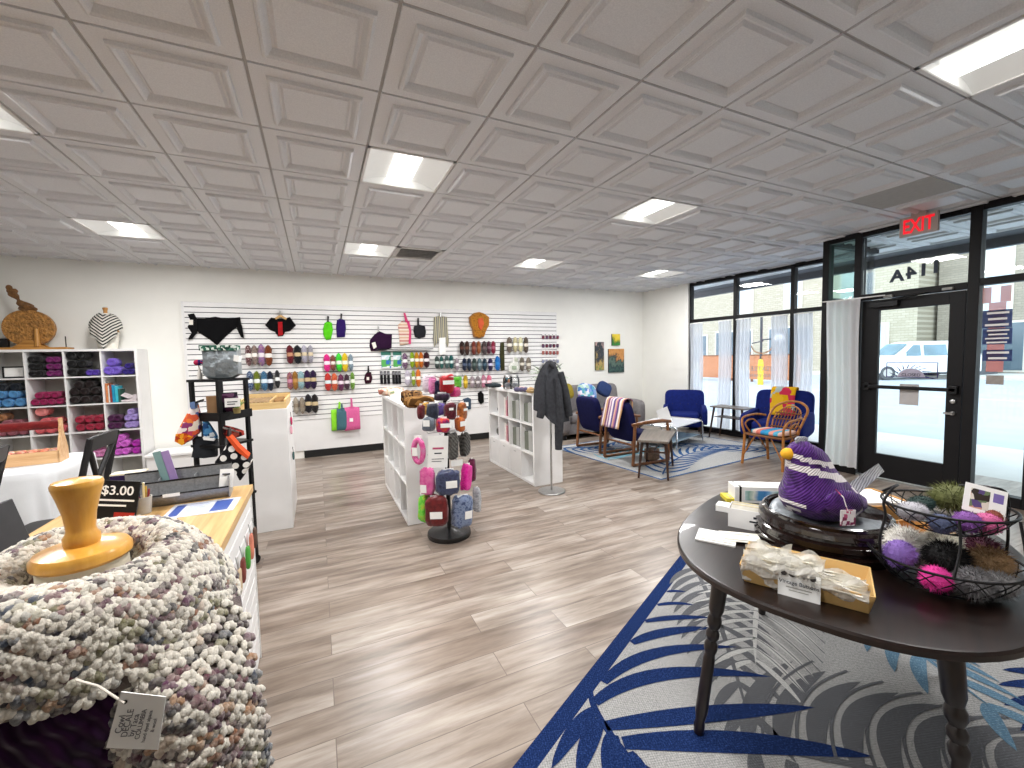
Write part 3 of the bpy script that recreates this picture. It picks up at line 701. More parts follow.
for a in [
 (462, 341, 355, 5, ('#1c100e', '#38201c'), 'near black brown yarn hank, leftmost of the row under the orange shawl', '#5c3a30'),
 (467.2, 341, 355, 4.8, ('#2c1814', '#4c2c24'), 'dark chocolate yarn hank second in the row under the orange shawl', '#6a4a3c'),
 (474, 341, 355, 4.8, ('#5c1c18', '#8c3c2c'), 'brick red yarn hank in the row under the orange shawl', '#8c5a4c'),
 (478.8, 341, 354, 4.6, ('#7c3a1c', '#a85c2c', '#2c1a14'), 'rust and black yarn hank in the row under the orange shawl', '#9c6a4c'),
 (484.4, 341, 355, 4.8, ('#2a2224', '#58464a'), 'dark taupe yarn hank in the row under the orange shawl', '#6c5c5c'),
 (488.9, 341, 354, 4.2, ('#3c1c2c', '#5c2c3c'), 'dark plum yarn hank in the row under the orange shawl', '#7c5c6a'),
 (493.4, 341, 354, 4.8, ('#7c1430', '#9c2444'), 'burgundy yarn hank, rightmost in the row under the orange shawl', '#a85c70'),
 (464.6, 358, 371, 5, ('#0e1a30', '#1c2c4a'), 'navy yarn hank, leftmost of the dark blue row', '#4c5a70'),
 (469.2, 358, 371, 4.4, ('#101c2c', '#26384c'), 'ink blue yarn hank second of the dark blue row', '#4c5a70'),
 (474.4, 358, 371, 4.8, ('#1e2c2c', '#3a4c48'), 'dark pine yarn hank in the dark blue row', '#5c6c68'),
 (479.6, 358, 371, 4.8, ('#3c5058', '#6c848c'), 'grey blue yarn hank in the dark blue row', '#8c9ca4'),
 (484.8, 358, 371, 4.6, ('#0c2434', '#143c50'), 'petrol yarn hank in the dark blue row', '#4c6474'),
 (490.4, 358, 371, 5, ('#1c1838', '#342c5c'), 'indigo yarn hank in the dark blue row', '#c8c4dc'),
 (497.6, 356, 371, 5.6, ('#1060b0', '#1c7cd0'), 'bright blue yarn hank, rightmost of the dark blue row', '#2c7cc0'),
 (465.6, 375, 389, 4.8, ('#c89c14', '#e0b824', '#3c2c14'), 'mustard yellow yarn hank in the lowest right row', '#e8c84c'),
 (472.4, 376, 388, 4.8, ('#8c7c84', '#c0b0b4'), 'mauve speckled yarn hank beside the mustard one', '#d8d0d2'),
 (478, 376, 388, 4.8, ('#a89ca0', '#5c5054', '#d0c4c4'), 'grey marled yarn hank in the lowest right row', '#e0dada'),
 (483.6, 375, 388, 4.8, ('#d890a8', '#b8788c'), 'dusty pink yarn hank in the lowest right row', '#ecd8e0'),
 (489.2, 375, 388, 5.4, ('#e05080', '#f090a8'), 'rose pink yarn hank, rightmost of the lowest right row', '#f2dce4'),
 (509.5, 337, 353, 6, ('#4c4440', '#8c7c6c'), 'taupe yarn hank, leftmost of the cream block', '#e8e4d8'),
 (515.4, 337, 352, 5, ('#b8ac7c', '#e8e0b8'), 'pale straw yarn hank in the cream block', '#f4f2e6'),
 (520.6, 337, 352, 5, ('#d8d09c', '#f0ecc8'), 'cream yellow yarn hank in the cream block', '#f4f2e6'),
 (526, 337, 353, 5, ('#7c6c5c', '#3c3430'), 'brown marled yarn hank, rightmost of the cream block upper row', '#e0d8cc'),
 (515.6, 357, 370, 5.4, ('#b8c0a8', '#e0e4d4'), 'white green yarn hank in the lower cream block', '#f6f6f2'),
 (522, 357, 371, 5, ('#5c564c', '#8c8474'), 'grey brown yarn hank in the lower cream block', '#d8d2c4'),
 (528.6, 357, 372, 5.4, ('#6c645c', '#a89c8c'), 'stone grey yarn hank, rightmost of the lower cream block', '#d8d2c4'),
]: hank(*a[:6], g, band=a[6])
# small packets at the right end of the slatwall
pk = None; rows = ['top', 'second', 'third', 'lowest']
pcs = [('#6a5a78', '#8c3c4c'), ('#7c2c3c', '#5c4c70'), ('#9c4c54', '#c87c70'), ('#c9c6d0', '#8c98b8')]
for q, y in enumerate((337, 345.5, 352.5, 361)):
    for k in range(5):
        x = 543.2+3.6*k; p = atY(x, y, 7.452); s = pxm(p)
        if pk is None:
            pk = MB().cushion((0, 0, 0), (.052, .03, .085), .6, 6).build('notion_packet', ym('#6a5a78'), smooth=60)
            bb = MB().bx(-.027, .027, -.018, -.012, .03, .05).build('header_card', PAPER, pk, smooth=0); o = pk
        else:
            o = pk.copy(); COL.objects.link(o); c = bb.copy(); COL.objects.link(c); c.parent = o
        o.location = p; setmat(o, ym(pcs[q][k % 2] if k != 2 else pcs[q][0], pcs[q][(k+1) % 2]))
        tag(o, 'small wound packet in the %s row of packets at the right end of the slatwall' % rows[q], 'packet', 'packets in the %s row at the slatwall end' % rows[q])
# ---- garments hung on the slatwall: flat shapes given in picture points, cut out of soft knit
def cloth_shape(name, pts, m, label, cat, Y=None, thick=.03, parts=(), group=None, smooth=50):
    if Y is None: Y = 7.4667-thick*.5
    P = [atY(x, y, Y) for x, y in pts]
    c = sum(P, Vector())/len(P); poly = [(p.x-c.x, p.z-c.z) for p in P]
    n = len(poly); mb = MB()
    # rounded pillow: outer ring at the wall, inner ring lifted
    def ring(k, y): return [(x*k, y, z*k) for x, z in poly]
    rings = [ring(1, thick*.5), ring(1, 0), ring(.93, -thick*.45), ring(.6, -thick*.6)]
    vs = sum(rings, []); fs = []
    for a in range(3): fs += [(a*n+i, a*n+(i+1) % n, (a+1)*n+(i+1) % n, (a+1)*n+i) for i in range(n)]
    fs.append(tuple(3*n+i for i in range(n)))
    mb.add(vs, fs)
    o = mb.build(name, m, loc=c, smooth=smooth)
    bm = bmesh.new(); bm.from_mesh(o.data); bmesh.ops.recalc_face_normals(bm, faces=bm.faces); bm.to_mesh(o.data); bm.free()
    tag(o, label, cat, group)
    for nm, pp, mm, off in parts:
        Q = [atY(x, y, Y) for x, y in pp]; k = len(Q)
        q = MB().add([(p.x-c.x, -thick*.62-off, p.z-c.z) for p in Q]+[(p.x-c.x, thick*.3, p.z-c.z) for p in Q],
                     [tuple(range(k))]+[(i, (i+1) % k, k+(i+1) % k, k+i) for i in range(k)]).build(nm, mm, o, smooth=0)
    return o
BK = fabric('black_knit', '#0b0b0d'); PUR = fabric('plum_knit', '#2c1230'); HOOK = STEEL
cloth_shape('black_shawl', [(194, 318), (205, 318.3), (215, 316.6), (223, 318), (236, 317.5), (240, 317), (241, 324), (233, 330), (224, 338), (217, 345.5), (209, 339), (199, 333), (194, 328)], BK,
  'large black triangular shawl pinned at the left end of the slatwall', 'shawl', parts=[('left_tie', [(188, 314.5), (194, 313.5), (197, 319), (197, 333), (192, 339), (188, 339.5), (192, 333), (188, 327), (191, 321)], BK, .004), ('right_tie', [(238, 318), (242, 326), (244, 338), (241, 337), (237, 329)], BK, .004), ('tag', [(189.5, 320), (193.5, 320), (193.5, 325), (189.5, 325)], LABEL, .01)])
cloth_shape('black_bolero', [(265, 325), (271, 317.5), (277, 318.5), (283, 319), (290, 317), (296, 325.5), (290, 331), (285, 332), (283, 336), (278, 336.5), (275, 332), (270, 330)], BK,
  'small black bolero with a red centre on a wooden hanger', 'garment', parts=[('red_front', [(278, 322), (282.5, 322), (283, 335), (278.5, 336)], fabric('red_knit', '#a81c22'), .006), ('hanger', [(275, 318), (280.5, 314.5), (287, 318.5), (286, 320), (280.5, 317), (276, 319.8)], wood('hanger_wood', '#b98a4c', '#d8b47c'), .008), ('hook', [(279.6, 311), (281, 311), (281, 315), (279.6, 315)], HOOK, .01)])
for pts, c, lb in (([(324.5, 323), (328, 321), (332, 323), (333, 330), (331, 339.5), (326, 340), (323.5, 335), (323, 329)], '#58c81e', 'lime green mitten hanging on the slatwall'), ([(337, 320), (340, 318.5), (345, 320), (346, 328), (345, 337), (337, 337.5), (336, 328)], '#2e1a5c', 'dark violet mitten hanging beside the lime green one')):
    x = sum(p[0] for p in pts)/len(pts); y = min(p[1] for p in pts)
    cloth_shape('knit_mitten', pts, fabric('mitten_'+c.strip('#'), c), lb, 'mitten', group='mittens on the slatwall', parts=[('loop', [(x-.4, y-5), (x+1.5, y-4.5), (x+.9, y+1), (x-.4, y+1)], BLACK, .004)])
cloth_shape('plum_sweater', [(370, 340), (374, 335), (379, 331), (385, 333.5), (392, 334.5), (391.5, 348), (386, 350), (375, 351), (371, 351), (369.5, 346)], PUR,
  'small dark plum knitted sweater hanging above the needle packs', 'sweater', parts=[('tag', [(371.5, 343), (375, 342), (376.5, 347), (373.5, 349)], LABEL, .01), ('hook', [(377.6, 326.5), (378.8, 326.5), (379, 332), (377.8, 332)], HOOK, .01)])
cloth_shape('striped_pouch', [(398, 325), (402, 321), (404, 322), (408, 322), (410.5, 330), (410, 343), (405, 345), (400, 345.5), (399, 335)], stripes('pouch_stripes', ['#d8b49c', '#e8dccc', '#c98c84', '#e8d4c4'], 'Z', 9), 'tan striped knitted pouch with pink edge on a pink strap', 'pouch',
  parts=[('pink_edge', [(406.5, 322), (409, 321), (411, 331), (410.6, 344), (408.5, 344), (409, 331)], fabric('pink_knit', '#d8487c'), .006), ('strap', [(403.6, 313), (405, 313), (408, 322), (405.6, 322.5)], fabric('pink_knit', '#d8487c'), .006)])
cloth_shape('black_pot_holder', [(414, 326), (419, 324.5), (425, 326), (426, 332), (425, 337), (419, 338.5), (415, 337), (413.6, 331)], fabric('charcoal_knit', '#26262a'), 'dark charcoal knitted pot holder with a hanging loop', 'pot holder', parts=[('loop', [(417.3, 318), (418.7, 318), (418.8, 325.5), (417, 325.5)], BLACK, .004)])
cloth_shape('grey_fringed_scarf', [(434, 317), (440, 315.8), (447, 317), (447.6, 330), (449, 340), (448, 347), (444, 340), (438, 341), (434.5, 347), (433, 340), (433.6, 330)], stripes('scarf_grey', ['#8c8a84', '#b8b49c', '#6c6c6c', '#d0c8a4', '#7c7c78'], 'X', 14), 'grey and straw striped scarf hanging with a white tag', 'scarf', parts=[('tag', [(438.6, 338), (445, 337.5), (445.4, 354), (439, 355)], PAPER, .012), ('hook', [(439.5, 312.5), (441, 312.5), (441, 317), (439.5, 317)], HOOK, .01)])
cloth_shape('orange_shawl', [(469.5, 317), (474, 313), (479, 311.8), (484, 313.5), (489, 317), (489, 325), (486, 331), (484, 337), (479, 338.5), (474, 337), (472.5, 329), (470, 323)], yarn('orange_boucle', '#b8701c', '#d08c2c', '#8c5414', scale=40), 'bushy orange and gold shawl at the top of the slatwall right side', 'shawl', thick=.08, parts=[('red_lining', [(477, 319), (481.5, 318), (483, 324), (480, 331), (477.6, 327)], fabric('coral_knit', '#c85a38'), .012)])
cloth_shape('olive_tie', [(500.4, 343), (504, 342), (504.6, 370), (501, 371), (499.8, 356)], fabric('olive_knit', '#3a3a24'), 'narrow dark olive knitted strip hanging right of the bright blue hank', 'knitted strip')
cloth_shape('dark_purse', [(365, 375), (367, 372), (371, 372), (372.5, 378), (371, 383), (365.4, 383.5), (364, 379)], fabric('wine_knit', '#341020'), 'tiny dark wine purse hanging below the plum sweater', 'purse', parts=[('strap', [(367.6, 366), (368.8, 366), (369.4, 373), (367.2, 373)], BLACK, .004), ('tag', [(366.5, 377), (369, 377), (369, 380), (366.5, 380)], LABEL, .008)])
cloth_shape('knitted_beanie', [(478, 393), (481, 391), (483.6, 394), (484, 402), (481, 404.5), (478.4, 401)], BK, 'black knitted beanie hanging low beside the white low shelf', 'cap')
cloth_shape('denim_pouch', [(463, 399), (468, 397.5), (471, 399), (471, 409), (467, 410), (464, 409)], fabric('denim', '#3a4a5c'), 'dark blue denim pouch hanging low behind the revolving rack', 'pouch', parts=[('panel', [(464, 402), (468, 402), (468, 406), (464, 406)], PAPER, .006)])
cloth_shape('white_doily', [(507.6, 367), (511, 362), (516, 361.5), (520, 366), (519, 371), (514, 373.5), (509, 372)], yarn('doily', '#e6e8de', '#f6f6f0', scale=20), 'round white crocheted doily in the lower cream block', 'doily', Y=SLY-.12, parts=[('hanging_loop', [(513, 358), (514, 358), (514, 363), (513, 363)], PAPER, .002), ('centre', [(511.5, 366), (516, 366), (516, 369.5), (511.5, 369.5)], fabric('sage_knit', '#9caa94'), .01)])
# tote pouches low on the wall
for pts, c, lb, st in (([(331, 410), (337, 409), (342, 410), (342, 430), (331.6, 431)], '#8ee02c', 'lime green mesh pouch low on the slatwall', [(338.6, 402), (340.4, 402), (340.6, 411), (338, 411)]),
    ([(336.6, 409), (344, 408.5), (348, 410), (348, 430), (337, 430.5)], '#3c6470', 'teal mesh pouch between the lime and pink ones', [(341, 404), (342.4, 404), (343, 410), (341.2, 410)]),
    ([(344, 408), (352, 406.5), (359.4, 407.5), (360.6, 429), (345, 431)], '#cf5c92', 'pink checked mesh pouch in front of the teal one', [(350.4, 398), (352, 398), (353, 408), (350.6, 408)])):
    cloth_shape('mesh_pouch', pts, M('mesh_'+c.strip('#'), c, .7, 0, .12, 60, .5, 90), lb, 'pouch', Y=7.4667-.02-(.065 if 'pink' in lb else .032 if 'teal' in lb else 0), thick=.03, group='mesh pouches low on the slatwall', parts=[('hanging_strap', st, M('mesh_'+c.strip('#')), .004)]+([('badge', [(349.5, 418), (353, 418), (353, 421.5), (349.5, 421.5)], PAPER, .004)] if 'pink' in lb else []))
# needle and pouch cards at the centre
for x0, x1, lb in ((381, 391, 'tall needle set card with blue and green print, left one'), (393, 401.6, 'tall needle set card with blue and green print, right one')):
    p0, p1 = atY(x0, 352, 7.456), atY(x1, 368, 7.456); c = (p0+p1)/2; hw, hh = (p1.x-p0.x)/2, (p0.z-p1.z)/2
    r = T('needle_card', lb, 'needle set', c, 0, 'needle set cards')
    MB().bx(-hw, hw, -.01, .01, -hh, hh).build('card', patches('card_print', ['#3c8c6c', '#e8eef0', '#3c6cb8', '#c8dce4', '#5caa5c', '#eef2f2'], 14), r, smooth=0)
    MB().bx(-hw-.004, hw+.004, -.014, -.008, hh*.6, hh+.01).build('header', M('header_green', '#2c6c5c', .6), r, smooth=0)
k = 0
for x in (381.5, 385, 388.5, 393.5, 396.5, 399.5):
    p = atY(x, 377, 7.4545); k += 1
    r = T('needle_pack', 'slim black needle pack in the row under the needle set cards', 'needle pack', p, 0, 'black needle packs')
    MB().bx(-.022, .022, -.012, .012, -.12, .1).build('sleeve', M('black_plastic', '#15151a', .25, 0, .15, 30), r, smooth=0, bevel=.004)
    MB().bx(-.018, .018, -.014, -.011, .04, .08).build('label', M('grey_label', '#8c8c90', .6), r, smooth=0)
p = atY(380, 376, SLY-.1); 
tag(MB().bx(-.16, .78, .03, .09, 0, .012).build('slat_ledge', BLACK, loc=atY(388, 349.5, SLY-.11), smooth=0), 'short black ledge fixed above the needle set cards', 'ledge')

# ================================================================== LEFT CUBE SHELF WITH WOOL
CX1, CZ = -2.155, 1.765; PIT_ = .3525
r = T('cube_shelf', 'large white cube shelf full of wool against the back wall on the left', 'shelf', (CX1-5*PIT_-.015, 7.1, 0))
Wd = 5*PIT_+.03
m = MB(); m.bx(0, Wd, 0, .388, 1.735, 1.765).bx(0, Wd, 0, .388, 0, .03).bx(0, .03, 0, .388, .03, 1.735).bx(Wd-.03, Wd, 0, .388, .03, 1.735)
m.build('outer_frame', WHITE, r, smooth=0, bevel=.002)
m = MB()
for k in range(1, 5): m.bx(.015+k*PIT_-.008, .015+k*PIT_+.008, .004, .386, .03, 1.735)
m.build('uprights', WHITE, r, smooth=0)
m = MB()
for k in range(1, 5): m.bx(.03, Wd-.03, .002, .386, k*PIT_-.008+.002, k*PIT_+.008+.002)
m.build('shelf_boards', WHITE, r, smooth=0)
MB().bx(.01, Wd-.01, .382, .388, .02, 1.75).build('back_panel', M('shelf_back', '#c6c2ba', .7, 0, .04), r, smooth=0)
def cell(c, rw): return CX1-.015-(5-c)*PIT_+.008, CX1-.015-(4-c)*PIT_-.008, 1.765-(rw+1)*PIT_+.012+.0 if rw < 4 else .032   # c 0..4 from the left, rw 0 top
BALL = {}
def ball_mesh(): 
    R = Matrix.Rotation(-PI/2, 3, 'X')       # lathe axis towards +y
    return MB().lathe([(.0, .028), (.16, .022), (.26, .004), (.36, 0), (.44, .012), (.485, .05), (.5, .13), (.5, .3), (.485, .42), (.4, .47), (.0, .49)], n=16, m=R)
BM = None; NB = 0
SW = {}
def swirl(c1, c2):
    k = 'skein_'+c1.strip('#')
    if k in MATS: return MATS[k]
    t = NT(k); v = t.coords()
    w = t.new('TexWave', wave_type='RINGS', rings_direction='Y'); w.inputs['Scale'].default_value = 5.5; w.inputs['Distortion'].default_value = 5; w.inputs['Detail'].default_value = 2
    t.link(v, w.inputs['Vector'])
    c = t.ramp(w.outputs[1], [(.22, c2), (.5, c1), (.9, shade(c1, 1.35))]); b = t.bsdf(c, .95, 0, .1); b.inputs['Sheen Weight'].default_value = .2
    t.bump(b, w.outputs[1], .5, .03); MATS[k] = t.m; return t.m
def ball(c, rw, x, z, d, cols, label, group, depth=.2):
    """x, z as shares of the cell's width and metres above its board"""
    global BM
    x0, x1, zb = cell(c, rw)
    if BM is None:
        BM = ball_mesh().build('wool_skein', swirl(*cols), smooth=50); o = BM
    else:
        o = BM.copy(); COL.objects.link(o)
    o.location = (x0+x*(x1-x0), 7.125+RN.random()*.015, zb+z); o.scale = (d*.96, depth/.49, d*.96); o.rotation_euler = (0, RN.random()*6, RN.uniform(-.01, .01))
    setmat(o, swirl(*cols)); return tag(o, label.replace(' the ', ' '), 'wool skein', group)
def pile(c, rw, cols, words, rows_, d=.105, xs=(0, 1), group=None):
    """rows_ = how many per layer, from the bottom"""
    place = ['bottom layer', 'second layer', 'top layer']
    xa, xb = xs; pos = []
    for q, n in enumerate(rows_):
        for k in range(n):
            w = (xb-xa); dd = (d+.012)/.337
            sp = (w-dd)/(max(rows_)-1) if max(rows_) > 1 else 0
            x = xa+dd/2+sp*k+(max(rows_)-n)*sp/2
            where = ('%s of the %s' % ({1: ['only one'], 2: ['left one', 'right one'], 3: ['left one', 'middle one', 'right one'], 4: ['first', 'second', 'third', 'fourth']}[n][k], place[q]))
            ball(c, rw, x, d*.51+q*d*(.99 if rows_[q] == rows_[0] else .9), d, cols, '%s wool skein, %s in %s' % (words[0], where.replace(' of the ', ' of '), words[1]), words[0]+' skeins in '+words[1])
pile(2, 0, ('#0d0b0e', '#050506'), ('black', 'the top cell left of magenta stack'), [2, 2, 2], .09, (.03, .52))
pile(2, 0, ('#7c1a68', '#4a0e3e'), ('magenta purple', 'the top cell beside black stack'), [2, 2, 2], .085, (.5, .99))
pile(3, 0, ('#0a0a0c', '#040405'), ('jet black', 'the top cell left of lavender'), [2, 2, 2], .105, (.02, .66))
pile(3, 0, ('#5a3cae', '#3a2478'), ('violet', 'the top cell beside jet black heap'), [2], .08, (.54, .99))
pile(4, 0, ('#7c62cc', '#5238a0'), ('lavender', 'the rightmost top cell'), [2, 1], .118, (.01, .57))
pile(4, 0, ('#2f1c80', '#1a0e4a'), ('dark violet', 'the rightmost top cell'), [2, 1], .082, (.56, .995))
pile(1, 1, ('#5c9cd0', '#2c5c94'), ('sky blue', 'the edge cell of second row'), [3, 2], .11, (0, 1))
pile(1, 1, ('#16202c', '#0a0e14'), ('dark ink', 'the edge cell of second row'), [0, 0, 2], .105, (.2, .9))
pile(2, 1, ('#a01c58', '#64102e'), ('magenta', 'the second row left of black brown'), [4, 3], .09, (.02, .98))
pile(3, 1, ('#1c0c0c', '#0c0505'), ('black brown', 'second row left of books'), [3, 3, 2], .105, (.02, .98))
pile(1, 2, ('#a05c68', '#6c343c'), ('dusty rose', 'the edge cell of third row'), [3, 2], .105, (.1, 1))
pile(1, 2, ('#b07a50', '#7c4c2c'), ('tan', 'the edge cell of third row'), [0, 0, 1], .1, (.1, .8))
pile(2, 2, ('#e0686c', '#b03c48'), ('coral', 'the third row behind wooden caddy'), [3, 2], .105, (.05, .98))
pile(2, 2, ('#f0908c', '#d06060'), ('salmon pink', 'the third row behind wooden caddy'), [0, 0, 1], .12, (.1, .9))
pile(3, 2, ('#a82440', '#701428'), ('crimson', 'the third row above black chair'), [3, 3], .1, (.12, .98))
pile(4, 2, ('#4c1446', '#2c0828'), ('deep purple', 'the right cell of the third row'), [2, 2], .095, (.0, .5))
pile(4, 2, ('#b09cd8', '#7c64b0'), ('lilac', 'the right cell of the third row'), [2, 2, 1], .092, (.5, .99))
pile(3, 3, ('#d888b8', '#a85890'), ('rose', 'the fourth row behind black chair'), [3, 1], .095, (.4, 1))
pile(4, 3, ('#d86cd4', '#a83ca4'), ('bright orchid', 'the right cell of the fourth row'), [2, 2, 1], .1, (.1, .66))
pile(4, 3, ('#c030b8', '#841c80'), ('strong magenta', 'the right cell of the fourth row'), [1, 1], .095, (.66, .98))
pile(2, 3, ('#8c3c3c', '#5c2424'), ('brick', 'the fourth row behind tablecloth'), [2], .1, (.1, .6))
# books and a folded paper in the shelf
x0, x1, zb = cell(4, 1); xx = x0+.02
for k, (w, h, c, lb) in enumerate(((.022, .25, '#c87c4c', 'tall orange'), (.012, .22, '#e6e2d8', 'thin white'), (.02, .235, '#8c3c3c', 'dark red'), (.026, .225, '#1c8cb4', 'blue'), (.03, .21, '#3cb4c8', 'turquoise'), (.016, .17, '#2c5c50', 'small green'))):
    r = T('book', lb+' book standing in the cube shelf beside the folded white paper', 'book', (xx+w/2, 7.2, zb), 0, 'books in the cube shelf')
    MB().bx(-w/2, w/2, -.07, .1, 0, h).build('cover', M('book_'+c.strip('#'), c, .5), r, smooth=0, bevel=.002)
    MB().bx(-w/2+.003, w/2-.003, -.066, .102, .003, h+.001).build('pages', PAPER, r, smooth=0); xx += w+.003
m = MB().box((-.03, 0, .085), (.14, .14, .004), ry=.5, rx=.2).box((.03, .02, .05), (.16, .15, .005), ry=-.25, rx=.4).box((.0, .02, .012), (.2, .16, .02))
tag(m.build('folded_paper', M('mottled_paper', '#e0d4d6', .8, 0, .2, 30), loc=(x1-.12, 7.22, zb+.0), smooth=0), 'folded white and pink paper lying beside the books in the cube shelf', 'paper')
x0, x1, zb = cell(1, 0)
r = T('picture_frame', 'small black framed card in the cube shelf at the left picture edge', 'picture frame', ((x0+x1)/2+.05, 7.2, zb))
MB().bx(-.1, .1, 0, .015, 0, .015).bx(-.1, .1, 0, .015, .125, .14).bx(-.1, -.085, 0, .015, .015, .125).bx(.085, .1, 0, .015, .015, .125).build('frame', BLACK, r, smooth=0)
MB().bx(-.09, .09, .008, .012, .01, .13).build('card', PAPER, r, smooth=0)
MB().bx(-.1, -.075, .015, .09, 0, .01).build('stand', BLACK, r, smooth=0)
# ---- spinning wheel on top
OAK = wood('honey_oak', '#8a5a22', '#c08a44', 2, 5, .4); OAKX = wood('honey_oak_flat', '#8a5a22', '#c08a44', 0, 5, .4)
CARV = M('carved_wood', '#a4743a', .5, 0, .45, 26, .9, 40, .4, .03)
r = T('spinning_wheel', 'old carved wooden wheel with a carved finial standing on the cube shelf', 'spinning wheel', (-3.20, 7.3, 1.765))
MB().bx(-.4, .34, -.1, .1, 0, .03).build('base_board', OAKX, r, smooth=0, bevel=.006)
Rx = Matrix.Rotation(PI/2, 3, 'X')
MB().lathe([(0, -.022), (.19, -.02), (.2, -.03), (.222, -.03), (.225, .03), (.0, .03)], (-.02, 0, .27), 36, sx=1.06, m=Rx).build('carved_disc', CARV, r)
for s in (-1, 1): MB().prism([(-.15, .03), (.15, .03), (.09, .075), (.03, .12), (-.03, .12), (-.09, .075)], -.012, .012, Matrix.Translation((-.02+.0, s*.05, 0)) @ Matrix.Rotation(PI/2, 4, 'X')).build('foot_bracket', OAKX, r, smooth=0, bevel=.004)
MB().tube([(.055, -.05, .04), (.06, -.05, .26)], [.028, .02], 10).build('front_post', OAK, r)
def fin(u, v):
    a = 2*PI*u; z = .48+.27*v; rr = (.055+.03*sin(v*9)+.016*sin(v*21+a*2))*(1-.55*v**2)
    return (-.02-.14*v+.02*sin(v*7)+rr*cos(a), rr*.6*sin(a), z)
m = MB().grid(fin, 14, 16, cu=True); m.ell((-.17, 0, .76), (.03, .025, .035)); m.build('carved_finial', M('carved_dark', '#7c5630', .55, 0, .4, 20, .9, 40, .4, .03), r)
MB().tube([(.3, 0, .03), (.3, 0, .17)], .006, 8).build('peg', BLACK, r)
MB().bx(-.36, -.2, -.06, -.02, .03, .14).build('black_block', BLACK, r, smooth=0)
# ---- white bust with striped shawl
r = T('bust_form', 'small white bust form with a wooden neck knob on the cube shelf', 'dress form', (-2.49, 7.3, 1.765))
def bust(u, v):
    a = 2*PI*u; z = .02+.44*v; k = .088+.016*sin(v*3) - .062*max(0, (v-.72)/.28)**1.3
    return (k*1.15*cos(a), k*.75*sin(a), z)
MB().grid(bust, 24, 18, cu=True).lathe([(0, 0), (.1, 0), (.1, .02), (.0, .025)], n=24).lathe([(.04, .44), (.04, .47), (0, .475)], n=16).build('body', M('bust_cream', '#e6e2d6', .8), r)
MB().lathe([(0, .47), (.022, .47), (.02, .5), (.028, .53), (.024, .545), (0, .55)], n=16).build('neck_knob', OAK, r)
t = NT('shawl_stripe'); sp = t.new('SeparateXYZ'); t.link(t.coords(), sp.inputs[0])
ab = t.new('Math', operation='ABSOLUTE'); t.link(sp.outputs['X'], ab.inputs[0]); ma = t.new('Math', operation='MULTIPLY_ADD'); ma.inputs[1].default_value = -.85
t.link(ab.outputs[0], ma.inputs[0]); t.link(sp.outputs['Z'], ma.inputs[2]); ms = t.new('Math', operation='MULTIPLY'); ms.inputs[1].default_value = 24; t.link(ma.outputs[0], ms.inputs[0])
fr = t.new('Math', operation='FRACT'); t.link(ms.outputs[0], fr.inputs[0]); t.bsdf(t.ramp(fr.outputs[0], [(0, '#2c2e2c'), (.5, '#cfcdc4')], 'CONSTANT'), .95); MATS['shawl_stripe'] = t.m
def shw(u, v):
    a = -PI/2+(u-.5)*PI*1.15; t = abs(u-.5)*2
    z0 = .43+.02*t; drop = (.30*(1-t**.8)+.13)
    z = z0-drop*v
    k = .06+.066*min(1, v*1.5)**.6+.012*sin(u*30)*v
    return (k*1.2*cos(a), k*.95*sin(a)-.01, z)
o = MB().grid(shw, 41, 16).tube([(.066*cos(a*PI/8), .052*sin(a*PI/8)-.008, .435+.012*sin(a*PI/4)) for a in range(16)], .024, 10, closed=True).build('striped_shawl', stripes('shawl_stripe', []), None, (-2.49, 7.3, 1.765), smooth=80)
sm = o.modifiers.new('Solidify', 'SOLIDIFY'); sm.thickness = .012
tag(o, 'grey and white striped triangular shawl draped on the white bust', 'shawl')
for x, c in ((-.13, '#7c3040'), (.13, '#8c6a3c')): MB().tube([(x*.97, -.05, .33), (x, -.055, .27), (x, -.055, .22)], [.006, .012, .02], 8).build('tassel', M('tassel_'+c.strip('#'), c, .9), o)
# ================================================================== MIDDLE OF THE SHOP
# ---- white counter with a tray of wooden spindles on it
r = T('display_counter', 'tall white counter end with a blank front left of the aisle', 'counter', (-.61, 4.36, 0))
MB().bx(-.34, .34, 0, .02, 0, 1.12).build('front_panel', WHITE2, r, smooth=0, bevel=.003)
MB().bx(-.34, .34, .02, .9, 1.05, 1.12).build('top', WHITE, r, smooth=0, bevel=.003)
MB().bx(-.34, -.32, .02, .9, 0, 1.05).bx(.318, .338, .02, .9, 0, 1.05).bx(-.32, .318, .87, .89, 0, 1.05).build('side_panels', WHITE, r, smooth=0)
PINE = wood('pale_pine', '#c9a468', '#e2c48c', 0, 6, .5); PINEY = wood('pale_pine_y', '#c9a468', '#e2c48c', 1, 6, .5)
r = T('wooden_tray', 'shallow pale wooden tray of brown slats on the white counter', 'tray', (-.47, 4.38, 1.121))
MB().bx(-.2, .195, 0, .02, 0, .06).bx(-.2, .195, .68, .7, 0, .1).bx(-.2, -.18, .02, .68, 0, .08).bx(.175, .195, .02, .68, 0, .08).bx(-.18, .175, .02, .68, 0, .008).build('tray_box', PINE, r, smooth=0, bevel=.002)
MB().bx(.06, .072, .02, .68, .008, .075).build('divider', PINE, r, smooth=0)
sl = wood('brown_slat', '#6c5434', '#9c7c50', 1, 6, .6)
for k in range(7): MB().box((-.155+.031*k, .35, .05), (.024, .6, .03), ry=.3).build('slat', sl, r, smooth=0)
MB().cushion((.12, .35, .05), (.08, .5, .05), .6, 6).build('felt_roll', fabric('tan_felt', '#8c6a42'), r)
